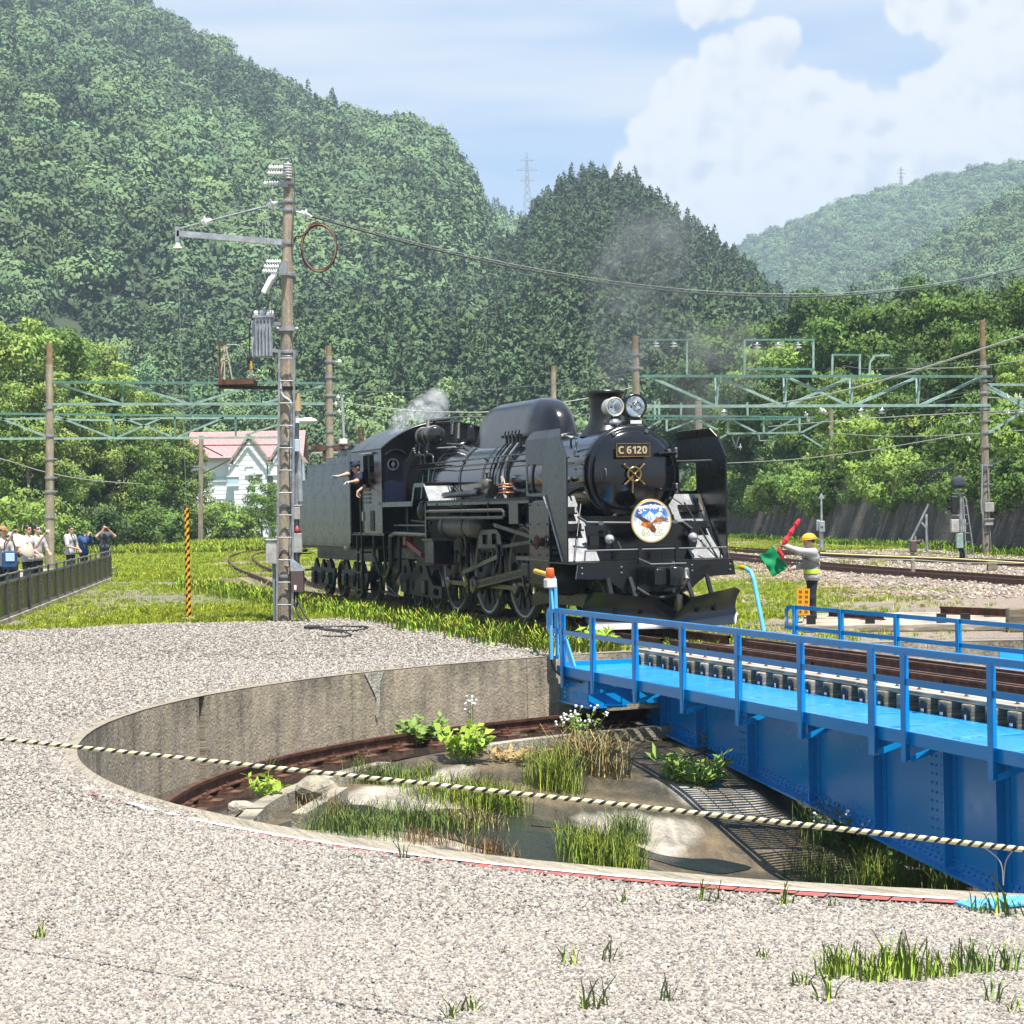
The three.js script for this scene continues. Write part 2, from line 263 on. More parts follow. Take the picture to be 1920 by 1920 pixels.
const M = {
  loco: mat('black loco paint', [0.006, 0.0065, 0.007], 0.32, 0, { roughnessMap: tRough, clearcoat: 0.35, clearcoatRoughness: 0.2 }),
  locoDull: mat('dull black paint', [0.008, 0.0085, 0.008], 0.55, 0, { roughnessMap: tRough }),
  tenderPaint: mat('streaked black paint', [0.0085, 0.0098, 0.008], 0.4, 0, { map: rep(tStreak, 0.35, 0.25), roughnessMap: tRough, clearcoat: 0.25, clearcoatRoughness: 0.35 }),
  locoGloss: mat('glossy black paint', [0.005, 0.0055, 0.006], 0.2, 0, { roughnessMap: tRough, clearcoat: 0.5, clearcoatRoughness: 0.14 }),
  domePaint: mat('dome paint', [0.007, 0.007, 0.0075], 0.34, 0, { roughnessMap: tRough, clearcoat: 0.3, clearcoatRoughness: 0.3 }),
  locoPipe: mat('black pipe paint', [0.015, 0.016, 0.015], 0.4, 0, { roughnessMap: tRough }),
  roofPaint: mat('grey cab roof', [0.07, 0.08, 0.095], 0.5, 0, { roughnessMap: tRough }),
  cabFront: mat('cab front paint', [0.007, 0.0075, 0.01], 0.4),
  boxNavy: mat('navy-black paint', [0.008, 0.012, 0.03], 0.3, 0, { clearcoat: 0.3 }),
  boxNavyLight: mat('dark slate paint', [0.016, 0.017, 0.022], 0.5),
  steelDull: mat('dull steel fitting', [0.16, 0.16, 0.16], 0.45, 0.5),
  tyreDull: mat('dusty grey steel', [0.16, 0.155, 0.13], 0.5, 0.2, { map: tGrime }),
  cylPaint: mat('dusty cylinder cladding', [0.07, 0.069, 0.044], 0.34, 0.25, { map: tGrime, roughnessMap: tRough }),
  plough: mat('plough paint', [0.008, 0.012, 0.02], 0.3, 0, { clearcoat: 0.4, clearcoatRoughness: 0.25 }),
  brassPale: mat('pale brass lettering', [0.72, 0.60, 0.36], 0.35, 0.6),
  lampRim: mat('lamp rim', [0.62, 0.60, 0.52], 0.35, 0.5),
  lampGlass: mat('frosted lamp dome', [0.42, 0.43, 0.43], 0.15, 0.3, { clearcoat: 0.6 }),
  redLead: mat('dull red lever', [0.2, 0.05, 0.045], 0.6),
  greenPipe: mat('grey-green painted bar', [0.07, 0.11, 0.1], 0.5),
  louvre: mat('olive louvre', [0.11, 0.10, 0.07], 0.6),
  tankSill: mat('dusty sill', [0.12, 0.11, 0.08], 0.7, 0, { map: tGrime }),
  frame: mat('oily black steel', [0.015, 0.0148, 0.013], 0.5, 0.1, { map: tGrime, roughnessMap: tRough }),
  wheel: mat('dusty wheel paint', [0.042, 0.041, 0.031], 0.55, 0.1, { map: tGrime }),
  tyre: mat('worn wheel steel', [0.19, 0.18, 0.14], 0.42, 0.55, { roughnessMap: tRough }),
  rod: mat('oiled rod steel', [0.24, 0.225, 0.16], 0.36, 0.6, { map: tGrime, roughnessMap: tRough }),
  steel: mat('bright steel', [0.55, 0.55, 0.54], 0.28, 0.9),
  silver: mat('silver paint', [0.55, 0.56, 0.56], 0.45, 0.3, { map: tGrime }),
  tread: mat('bright tread plate', [0.42, 0.43, 0.44], 0.38, 0.45, { bumpMap: rep(tDiamond, 14), bumpScale: 0.004, map: tGrime }),
  brass: mat('brass', [0.62, 0.40, 0.15], 0.3, 0.9, { map: tGrime }),
  copper: mat('copper pipe', [0.42, 0.2, 0.12], 0.42, 0.7),
  glass: mat('lamp glass', [0.95, 0.97, 0.97], 0.03, 0, { transmission: 1, thickness: 0, ior: 1.5 }),
  mirror: mat('reflector', [0.9, 0.9, 0.88], 0.12, 1),
  black: mat('black', [0.008, 0.008, 0.009], 0.6),
  rubber: mat('black rubber', [0.018, 0.018, 0.018], 0.6),
  blue: mat('blue bridge paint', [0.002, 0.25, 0.60], 0.36, 0, { roughnessMap: tRough, clearcoat: 0.3, clearcoatRoughness: 0.25 }),
  cyan2: mat('walkway blue paint', [0.04, 0.35, 0.74], 0.4, 0, { roughnessMap: tRough }),
  cyan: mat('light blue paint', [0.1, 0.42, 0.75], 0.4),
  yellow: mat('yellow paint', [0.85, 0.55, 0.03], 0.45, 0, { map: tGrime }),
  white: mat('white paint', [0.78, 0.78, 0.76], 0.5),
  orange: mat('orange lens', [0.9, 0.13, 0.01], 0.25, 0, { clearcoat: 0.6 }),
  rail: mat('brown rail', [0.17, 0.095, 0.065], 0.6, 0.15, { map: tRust }),
  railTop: mat('worn rail head', [0.26, 0.17, 0.13], 0.42, 0.5, { map: tRust }),
  sleeper: mat('weathered sleeper', [0.34, 0.31, 0.24], 0.85, 0, { map: tWood, bumpMap: tWood, bumpScale: 0.004 }),
  plank: mat('grey plank', [0.60, 0.56, 0.50], 0.85, 0, { map: tWood, bumpMap: tWood, bumpScale: 0.004 }),
  concrete: mat('weathered concrete', [0.52, 0.49, 0.42], 0.9, 0, { map: rep(tConcrete, 0.35), bumpMap: rep(tConcreteBump, 1.2), bumpScale: 0.012 }),
  paleConcrete: mat('pale concrete', [0.62, 0.6, 0.54], 0.9, 0, { map: rep(tConcrete, 0.5), bumpMap: rep(tConcreteBump, 1.5), bumpScale: 0.01 }),
  poleConcrete: mat('stained pole concrete', [0.56, 0.50, 0.42], 0.9, 0, { map: rep(tConcrete, 0.9, 0.3), bumpMap: rep(tConcreteBump, 2), bumpScale: 0.006 }),
  galv: mat('galvanised steel', [0.52, 0.54, 0.55], 0.45, 0.5, { map: tGrime }),
  mint: mat('pale green paint', [0.40, 0.60, 0.52], 0.6, 0, { map: tGrime }),
  greenSteel: mat('green gantry paint', [0.16, 0.36, 0.29], 0.6, 0, { map: tGrime }),
  rust: mat('rusty steel', [0.21, 0.125, 0.085], 0.85, 0.1, { map: tRust }),
  porcelain: mat('porcelain', [0.82, 0.83, 0.83], 0.18, 0, { clearcoat: 0.8, clearcoatRoughness: 0.1 }),
  boxWhite: mat('off-white cabinet', [0.62, 0.61, 0.57], 0.5, 0, { map: tGrime }),
  boxBrown: mat('brown cabinet', [0.10, 0.065, 0.06], 0.5),
  fence: mat('black-brown fence panel', [0.009, 0.0075, 0.0065], 0.6, 0, { roughnessMap: tRough }),
  fencePost: mat('fence post', [0.06, 0.057, 0.053], 0.5),
  galvLight: mat('pale galvanised steel', [0.6, 0.64, 0.67], 0.42, 0.25, { map: tGrime }),
  coilBrown: mat('red-brown cable', [0.15, 0.06, 0.05], 0.5), coilTan: mat('tan cable', [0.45, 0.33, 0.16], 0.55),
  rustPale: mat('pale rusty bar', [0.45, 0.38, 0.28], 0.75), skyBox: mat('pale blue box', [0.45, 0.6, 0.68], 0.5), mintDark: mat('grey-green riser', [0.17, 0.22, 0.2], 0.6),
  sleeperPale: mat('bleached timber', [0.62, 0.58, 0.52], 0.9, 0, { map: tWood }),
  fenceRail: mat('dark grey rail paint', [0.13, 0.135, 0.12], 0.5),
  mossStone: mat('mossy stone', [0.10, 0.11, 0.07], 0.95, 0, { map: tGrime }), stem: mat('plant stem', [0.2, 0.24, 0.08], 0.8),
  wire: mat('overhead wire', [0.10, 0.12, 0.11], 0.55, 0.3),
  wirePale: mat('pale wire', [0.42, 0.44, 0.38], 0.5, 0.3),
  bark: mat('bark', [0.11, 0.085, 0.06], 0.95, 0, { map: tGrime, bumpMap: tStreak, bumpScale: 0.02 }),
};

// ---------------------------------------------------------------- the lie of the land
// the turntable's centre, the line of its track (ALONG points to its camera end) and the side that faces the camera's left
const PIT = V(6.35, 0, -21.58), PIT_R = 10.73, ALONG = V(0.3246, 0, 0.9459), SIDE = V(-0.9459, 0, 0.3246), TRACK_TURN = -Math.acos(0.3246);
const onTrack = (s, n, y = 0) => PIT.clone().addScaledVector(ALONG, s).addScaledVector(SIDE, n).setY(y);
const snOf = (x, z) => [(x - PIT.x) * ALONG.x + (z - PIT.z) * ALONG.z, (x - PIT.x) * SIDE.x + (z - PIT.z) * SIDE.z];
function along(pts, x) { for (let i = 0; i + 1 < pts.length; i++) if (x <= pts[i + 1][0] || i + 2 === pts.length) return lerp(pts[i][1], pts[i + 1][1], (x - pts[i][0]) / (pts[i + 1][0] - pts[i][0])); }
const GRAVEL_EDGE = [[-60, -38], [-13, -40.2], [-9.7, -40.7], [-7.2, -42], [-4.7, -42.2], [-3.6, -42.8], [-2.2, -41.3], [-1, -38.1], [0, -34.7], [0.62, -31.8], [1.6, -30.6], [3.2, -31], [30, -31]];
function grassiness(x, z) {                  // 0 bare gravel .. 1 full turf
  const [s, n] = snOf(x, z), edge = along(GRAVEL_EDGE, x) + (fbm(x * 0.9, 0, z * 0.9, 3) - 0.5) * 1.6;
  let g = 0;
  if (s < 0 && z < edge) {
    const big = fbm(x * 0.16 + 3, 0, z * 0.16, 3), small = fbm(x * 0.75, 4, z * 0.75, 3);
    g = smooth(0.34, 0.52, big * 0.62 + small * 0.38 + 0.05);
    if (n > 0.9 && z > edge - 2.5) g = max(g, 0.75 * smooth(0.35, 0.55, small));
    if (n > 0 && z > -62 && z < edge - 6 && x < -6) g *= 0.35 + 0.65 * smooth(0.42, 0.6, fbm(x * 0.3, 7, z * 0.2, 3) + 0.04);   // worn strip in the turf
    if (abs(n) < 1.5 && s > -45) g *= 0.45;
    if (n < -1.5) {                          // right of the locomotive
      const far = -z - 40;
      g = smooth(0.40, 0.60, big * 0.55 + small * 0.45 + 0.02) * smooth(6.0 + (fbm(x * 0.4, 1, z * 0.25, 2) - 0.5) * 9 + far * 0.12, 2.8 + far * 0.09, x - 2.4) ;
      if (s > -16 && n < -2 && n > -9) g *= 0.25;
      g = max(g, 0.7 * smooth(0.52, 0.62, small) * smooth(-70, -60, -z - 130));
    }
    for (const t of YARD_TRACKS) { const d = abs(x - along(t, -z)); g *= smooth(1.2, 2.3, d); }
    if (x > 8 && z < -60) g *= 0.3;
    if (z < -96) g = max(g, 0.85 * smooth(20.5, 17, x) * smooth(0.3, 0.45, big));
    if (x < -12 && z < -95) g = max(g, 0.9);
  }
  return g;
}
const YARD_TRACKS = [[[30, 16.6], [52.4, 13.6], [67.3, 10.9], [81.7, 9.4], [110, 7.2], [160, 3]], [[40, 21], [67, 17.3], [75, 15], [95, 11], [130, 7.6], [170, 4.5]]];

const gravelMat = mat('loose gravel', [1, 1, 1], 0.95, 0, { map: rep(tStone, 0.72), bumpMap: rep(tStoneBump, 0.72), bumpScale: 0.02, vertexColors: true });
function groundColour(x, z) {
  const g = grassiness(x, z), [s, n] = snOf(x, z), a = fbm(x * 0.5, 2, z * 0.5, 4), b = fbm(x * 0.11, 5, z * 0.11, 3);
  let c = [0.55, 0.50, 0.44].map((v, i) => v * (0.86 + 0.3 * (a - 0.5) + 0.28 * (b - 0.4)) * (i === 2 ? lerp(1, 0.93, a) : 1));
  const r = hypot(x - PIT.x, z - PIT.z);
  const dust = smooth(0.5, 0.7, fbm(x * 1.7, 8, z * 1.7, 3)) * smooth(2.2, 0.4, r - PIT_R);
  c = c.map((v, i) => lerp(v, [0.78, 0.70, 0.60][i], dust * 0.6));
  if (s < 0 && n < -1.5 && z < -33) { const p = smooth(0.3, 0.6, a); c = c.map((v, i) => lerp(v, [0.74, 0.60, 0.50][i], 0.55 + 0.3 * p)); }
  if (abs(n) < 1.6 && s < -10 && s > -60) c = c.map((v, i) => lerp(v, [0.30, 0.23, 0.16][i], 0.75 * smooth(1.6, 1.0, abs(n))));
  const turf = [0.52 + 0.2 * a, 0.60 + 0.14 * a, 0.17];
  c = c.map((v, i) => lerp(v, turf[i], g * 0.92));
  if (z < -180) c = [0.10, 0.16, 0.05];
  return c;
}
{
  const rings = [PIT_R + 0.26]; let step = 0.14; while (rings.at(-1) < 6000) { rings.push(rings.at(-1) + step); const r = rings.at(-1); step = r < 13 ? 0.16 : r < 62 ? 0.42 : r < 140 ? 1.4 : step * 1.25; }
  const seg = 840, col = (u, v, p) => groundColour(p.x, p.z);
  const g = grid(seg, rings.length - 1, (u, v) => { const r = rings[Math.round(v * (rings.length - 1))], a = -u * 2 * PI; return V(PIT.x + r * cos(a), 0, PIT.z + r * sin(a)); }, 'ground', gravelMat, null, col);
  tag(struct(g), 'pale gravel yard with patches of turf round the turntable pit');
}

// ---------------------------------------------------------------- the pit
const around = (r, a, y = 0) => V(PIT.x + r * cos(a), y, PIT.z + r * sin(a));
const angleOf = (p) => atan2(p.z - PIT.z, p.x - PIT.x);
function ringSheet(r0, r1, a0, a1, y, n, nr = 1, yf) { return { nu: n, nv: nr, f: (u, v) => { const r = lerp(r0, r1, v), a = lerp(a0, a1, u), p = around(r, a, yf ? yf(r, a) : y); p.uv = [r * a, r]; return p; } }; }
function addRing(o, name, m, parent, color) { return grid(o.nu, o.nv, o.f, name, m, parent, color); }
function arcBlock(r0, r1, a0, a1, y0, y1, n = 6) {           // a curved block of wall or kerb
  const pos = [], ix = [];
  for (let i = 0; i <= n; i++) { const a = lerp(a0, a1, i / n); for (const [r, y] of [[r0, y0], [r0, y1], [r1, y1], [r1, y0]]) { const p = around(r, a, y); pos.push(p.x, p.y, p.z); } }
  for (let i = 0; i < n; i++) for (let k = 0; k < 4; k++) { const a = i * 4 + k, b = i * 4 + (k + 1) % 4, c = a + 4, d = b + 4; ix.push(a, b, d, a, d, c); }
  ix.push(0, 2, 1, 0, 3, 2); const e = n * 4; ix.push(e, e + 1, e + 2, e, e + 2, e + 3);
  let g = new THREE.BufferGeometry(); g.setAttribute('position', new THREE.Float32BufferAttribute(pos, 3)); g.setIndex(ix); g = g.toNonIndexed(); g.computeVertexNormals();
  const p = g.attributes.position, uv = new Float32Array(p.count * 2), nn = g.attributes.normal;
  for (let i = 0; i < p.count; i++) { const q = V(p.getX(i), p.getY(i), p.getZ(i)), a = angleOf(q); uv[i * 2] = a * r0; uv[i * 2 + 1] = abs(nn.getY(i)) > 0.7 ? hypot(q.x - PIT.x, q.z - PIT.z) : q.y; }
  g.setAttribute('uv', new THREE.BufferAttribute(uv, 2)); return normalized(g);
}
const FLOOR = -0.98;
const pitFloor = (r, a) => (r > 9.1 ? FLOOR - 0.05 : -1.12 - 1.2 * smooth(8.9, 1.5, r)) + (fbm(cos(a) * r * 0.7, 3, sin(a) * r * 0.7, 3) - 0.5) * (r > 9.1 ? 0.05 : 0.2);
{
  const wall = thing('pit_wall', 'curved stained concrete wall lining the turntable pit', undefined, V(0, 0, 0)); struct(wall);
  const niche = angleOf(ground(384, 1306)), patch = angleOf(ground(693, 1259)), q = 0.0065;
  const cuts = []; for (let k = 0; k < 20; k++) cuts.push(niche + q + k * (2 * PI - 2 * q) / 20);
  const shade = rng(5);
  const tones = [0, 1, 2].map((k) => mat('pit wall concrete', [[0.58, 0.52, 0.42], [0.63, 0.57, 0.455], [0.54, 0.485, 0.40]][k], 0.92, 0, { map: rep(tConcrete, 0.33), bumpMap: rep(tConcreteBump, 0.8), bumpScale: 0.007 }));
  for (let k = 0; k < 20; k++) meshOf(arcBlock(PIT_R, PIT_R + 0.27, cuts[k] + 0.0004, (cuts[k] + (2 * PI - 2 * q) / 20) - 0.0004, FLOOR - 0.15, 0.0, 14), tones[floor(shade() * 3)], 'wall_panel', wall);
  meshOf(arcBlock(PIT_R + 0.12, PIT_R + 0.27, niche - q, niche + q, FLOOR - 0.15, -0.02, 2), mat('damp recess', [0.10, 0.09, 0.075], 0.95, 0, { map: rep(tConcrete, 0.6) }), 'recess_back', wall);
  // crumbling stuff in the niche, a mortar repair, a drain
  const b = B(), R = rng(8); for (let i = 0; i < 26; i++) { const p = around(PIT_R + 0.09 + R() * 0.05, niche + (R() - 0.5) * 1.5 * q, -0.2 - R() * 0.8); b.add(new THREE.IcosahedronGeometry(0.022 + R() * 0.03, 0).translate(p.x, p.y, p.z)); }
  b.mesh('rubble', M.concrete, wall);
  const mb = B(); const outline = [[-0.20, -0.01], [0.19, -0.01], [0.15, -0.08], [0.11, -0.16], [0.09, -0.26], [0.10, -0.38], [0.075, -0.5], [0.06, -0.62], [0.03, -0.70], [0.0, -0.6], [0.02, -0.5], [0.03, -0.4], [-0.01, -0.3], [-0.08, -0.2], [-0.14, -0.1]];
  const pc = around(PIT_R - 0.004, patch, 0), inw = V(PIT.x - pc.x, 0, PIT.z - pc.z).normalize();
  mb.plate(outline, 0.012, new THREE.Matrix4().makeBasis(V().crossVectors(UP, inw), UP, inw).setPosition(pc)); mb.mesh('mortar_repair', mat('pale mortar', [0.66, 0.66, 0.63], 0.9, 0, { map: rep(tConcrete, 1.4), bumpMap: tConcreteBump, bumpScale: 0.01 }), wall);
  const drain = ground(213, 1375); const da = angleOf(drain) , dp = around(PIT_R - 0.015, da, -0.62), din = V(PIT.x - dp.x, 0, PIT.z - dp.z).normalize();
  B().lathe([[0.045, 0], [0.06, 0], [0.06, 0.03], [0.045, 0.03], [0.043, 0]], dp, din, 14).mesh('drain_pipe', M.frame, wall);
  B().lathe([[0, 0.004], [0.045, 0.004], [0.045, -0.02]], dp, din, 14).mesh('drain_mouth', M.black, wall);
  // the coping and the painted edge
  const cop = addRing(ringSheet(PIT_R - 0.004, PIT_R + 0.27, 0, 2 * PI, 0.0, 420, 2, (r, a) => 0.006 + (noise3(cos(a) * 40, r * 9, sin(a) * 40) - 0.5) * 0.008), 'pit_coping', mat('worn coping', [0.55, 0.51, 0.44], 0.92, 0, { map: rep(tConcrete, 0.8), bumpMap: rep(tConcreteBump, 1.6), bumpScale: 0.012 }));
  tag(struct(cop), 'worn concrete edge round the turntable pit');
  const aR = angleOf(ground(1806, 1676)), aL = angleOf(ground(150, 1480));
  const line = thing('painted_edge_line', 'faded red and white line along the near pit edge', undefined); struct(line);
  const red = mat('faded red paint', [0.52, 0.14, 0.11], 0.75, 0, { map: tGrime }), whiteL = mat('chipped white line', [0.86, 0.85, 0.82], 0.8, 0, { map: tGrime });
  const n = 46; for (let k = 0; k < n; k++) {
    const t = k / n, a0 = lerp(aR, aL, t), a1 = lerp(aR, aL, (k + 0.94) / n), wear = hash3(k, 3, 9);
    if (t < 0.62 || wear < 0.4) addRing(ringSheet(PIT_R + 0.315, PIT_R + 0.315 + lerp(0.10, 0.035, t) * (0.7 + 0.5 * hash3(k, 1, 2)), a0, lerp(a0, a1, t < 0.35 ? 1 : 0.5 + 0.5 * wear), 0.012, 4), 'red_stripe', red, line);
    if (t < 0.72 || wear > 0.5) addRing(ringSheet(PIT_R + 0.255, PIT_R + 0.31, a0, lerp(aR, aL, (k + 1) / n), 0.016, 4), 'white_stripe', whiteL, line);
  }
  // floor, ring rail on its chairs, inner kerbs
  const mud = mat('wet pit floor', [1, 1, 1], 0.6, 0, { map: rep(tConcrete, 0.5), bumpMap: rep(tConcreteBump, 0.8), bumpScale: 0.03, vertexColors: true });
  const fl = addRing({ nu: 300, nv: 80, f: (u, v) => { const r = lerp(0.01, PIT_R + 0.1, v), a = u * 2 * PI; return around(r, a, pitFloor(r, a)); } }, 'pit_floor', mud, null, (u, v, p) => {
    const r = hypot(p.x - PIT.x, p.z - PIT.z), a = fbm(p.x * 1.1, 3, p.z * 1.1, 4), w = smooth(0.42, 0.6, fbm(p.x * 0.35, 1, p.z * 1.3, 4)), pale = smooth(0.55, 0.62, fbm(p.x * 0.8 + 40, 1, p.z * 0.5, 3));
    let c = [lerp(0.16, 0.30, a), lerp(0.125, 0.24, a), lerp(0.075, 0.15, a)]; if (r > 9.2) c = [0.17, 0.125, 0.095].map((x) => x * (0.7 + 0.6 * a));
    c = c.map((x, i) => lerp(x, [0.055, 0.052, 0.03][i], w * 0.8)); if (r < 8.8) c = c.map((x, i) => lerp(x, [0.72, 0.69, 0.63][i], pale * 0.85)); return c;
  });
  tag(struct(fl), 'wet brown floor of the turntable pit');
  const rail = thing('ring_rail', 'rusty circular rail at the foot of the pit wall', 'rail'); const prof = [[-0.055, 0], [0.055, 0], [0.055, 0.012], [0.012, 0.03], [0.012, 0.12], [0.035, 0.13], [0.035, 0.165], [-0.035, 0.165], [-0.035, 0.13], [-0.012, 0.12], [-0.012, 0.03], [-0.055, 0.012]];
  meshOf(sweep(prof, (t) => around(10.05, t * 2 * PI, -0.965), 260, true), M.rail, 'rail', rail);
  const cb = B().box(0, 0, 0, 0.34, 0.03, 0.16).box(-0.11, 0.03, 0, 0.06, 0.04, 0.12).box(0.11, 0.03, 0, 0.06, 0.04, 0.12).rod(V(-0.12, 0, 0.03), V(-0.12, 0.085, 0.03), 0.014).rod(V(0.12, 0, -0.03), V(0.12, 0.085, -0.03), 0.014).geo();
  const sb = B().box(0, 0, 0, 0.62, 0.1, 0.22).geo();
  for (let k = 0; k < 88; k++) { const a = k / 88 * 2 * PI, p = around(10.05, a, -0.962); const m = meshOf(cb, M.rust, 'rail_chair', rail); m.position.copy(p); m.rotation.y = -a; const s2 = meshOf(sb, M.rust, 'bearer', rail); s2.position.copy(p).setY(-1.03); s2.rotation.y = -a; }
  const kerb = thing('inner_kerb', 'low mossy concrete kerb curving inside the pit', 'kerb'); const kR = rng(31); const kA = angleOf(ground(200, 1395)) ;
  for (let k = 0; k < 30; k++) { const a0 = kA - 0.35 + k * 0.113; if ([9, 10, 17].includes(k)) continue; meshOf(arcBlock(9.1, 9.29, a0, a0 + 0.1115, -1.35, -0.945 - kR() * 0.03, 4), kR() < 0.4 ? M.paleConcrete : M.concrete, 'kerb_stone', kerb); }
  const chan = thing('drain_kerb', 'thin concrete strip running off the curved kerb into the weeds', 'kerb'); const c0 = at(560, 1525, 21.6).setY(-1.1), c1 = at(640, 1478, 23.6).setY(-1.1);
  B().bar(c0, c1, 0.16, 0.3).mesh('strip', M.concrete, chan);
  // shallow water
  const wm = mat('muddy water', [0.045, 0.036, 0.028], 0.06, 0, { specularIntensity: 1 });
  const w1 = addRing(ringSheet(9.37, PIT_R - 0.02, angleOf(ground(300, 1330)) - 0.9, angleOf(ground(300, 1330)) + 1.15, -1.012, 90, 4), 'water', wm); tag(struct(w1), 'shallow muddy water between the ring rail and the kerb');
  const wetMat = mat('dark running water', [0.016, 0.020, 0.014], 0.08, 0, { specularIntensity: 1, bumpMap: rep(tConcreteBump, 1.3), bumpScale: 0.012 });
  for (const [px, py, aa, len, wid] of [[960, 1597, 0, 5.0, 0.6], [1330, 1600, 0.12, 4.2, 0.6], [820, 1570, 0.1, 2.2, 0.4], [1150, 1560, -0.1, 3.2, 0.26]]) {
    const c = ground(px, py, -1.5);
    tag(struct(grid(48, 16, (u, v) => { const k = u * 2 - 1, wdt = wid * sqrt(max(0, 1 - k * k)) * (0.7 + 0.8 * noise3(u * 9, px, 1)); const x = c.x + cos(aa) * k * len / 2 - sin(aa) * (v - 0.5) * wdt * 2, z = c.z + sin(aa) * k * len / 2 + cos(aa) * ((v - 0.5) * wdt * 2 + sin(k * 3 + px) * 0.3); return V(x, pitFloor(hypot(x - PIT.x, z - PIT.z), atan2(z - PIT.z, x - PIT.x)) + 0.012, z); }, 'water', wetMat)), 'dark shallow water trickling over the pit floor');
  }
}
function sweep(profile, path, n, closed) {   // carries a profile [across, up] along a level path
  const pos = [], ix = [], m = profile.length, len = []; let L = 0;
  const P = []; for (let i = 0; i <= n; i++) P.push(path(i / n));
  for (let i = 0; i <= n; i++) {
    const a = P[closed ? (i - 1 + n) % n : max(0, i - 1)], b = P[closed ? (i + 1) % n : min(n, i + 1)], t = b.clone().sub(a).normalize(), r = V(-t.z, 0, t.x);
    if (i) L += P[i].distanceTo(P[i - 1]); len.push(L);
    for (const [x, y] of profile) { const p = P[i].clone().addScaledVector(r, x); pos.push(p.x, p.y + y, p.z); }
  }
  for (let i = 0; i < n; i++) for (let k = 0; k < m; k++) { const a = i * m + k, b = i * m + (k + 1) % m; ix.push(a, b, b + m, a, b + m, a + m); }
  let g = new THREE.BufferGeometry(); g.setAttribute('position', new THREE.Float32BufferAttribute(pos, 3)); g.setIndex(ix);
  const uv = []; for (let i = 0; i <= n; i++) for (const [x, y] of profile) uv.push(len[i], x + y);
  g.setAttribute('uv', new THREE.Float32BufferAttribute(uv, 2)); g = g.toNonIndexed(); g.computeVertexNormals(); return normalized(g);
}
const RAIL_PROFILE = [[-0.06, 0], [0.06, 0], [0.06, 0.012], [0.01, 0.03], [0.01, 0.105], [0.033, 0.115], [0.033, 0.15], [-0.033, 0.15], [-0.033, 0.115], [-0.01, 0.105], [-0.01, 0.03], [-0.06, 0.012]];
function railway(label, pts, { y = 0.02, sleepers = true, from = 0, to = 1, step = 0.66, n = 90 } = {}) {
  const c = new THREE.CatmullRomCurve3(pts.map(([x, z]) => V(x, y, z)), false, 'centripetal'), L = c.getLength(), t = thing('railway_track', label, 'railway track');
  const off = (d) => (u) => { const p = c.getPointAt(u), q = c.getTangentAt(u); return p.add(V(-q.z, 0, q.x).multiplyScalar(d)); };
  for (const d of [-0.566, 0.566]) meshOf(sweep(RAIL_PROFILE, off(d), n), M.rail, 'rail', t);
  if (sleepers) { const sg = B().rbox(0, -0.05, 0, 2.1, 0.12, 0.2, 0.015).geo(), num = min(280, floor(L * (to - from) / step)); for (let k = 0; k < num; k++) { const u = from + (to - from) * k / num, p = c.getPointAt(u), q = c.getTangentAt(u), m = meshOf(sg, M.sleeper, 'sleeper', t); m.position.copy(p); m.rotation.y = atan2(q.x, q.z); } }
  return t;
}
{
  const a = onTrack(-10.9, 0), b = onTrack(-24, 0), c = onTrack(-36, 0);
  railway('rusty track under the locomotive curving away behind its tender', [[a.x, a.z], [b.x, b.z], [c.x, c.z], [-7.75, -67.5], [-10.35, -80.8], [-12.7, -96], [-13.9, -106], [-14.4, -118], [-13.2, -128], [-9.5, -139], [-3, -150]]);
  railway('rusty track crossing the grass in front of the hedge', [[-60, -108], [-40, -116], [-24.4, -125], [-22, -132], [-19.5, -138], [-14, -145], [-4, -152], [8, -158]], { sleepers: false });
  railway('nearer of the two rusty tracks below the grey retaining wall', [[17.4, -30], [13.6, -52.4], [10.9, -67.3], [9.4, -81.7], [7.2, -110], [3, -160]], { sleepers: false });
  railway('farther of the two rusty tracks, at the foot of the grey retaining wall', [[22, -45], [17.3, -67], [14.6, -78], [11.2, -95], [7.6, -130], [4.5, -175]], { sleepers: false });
}

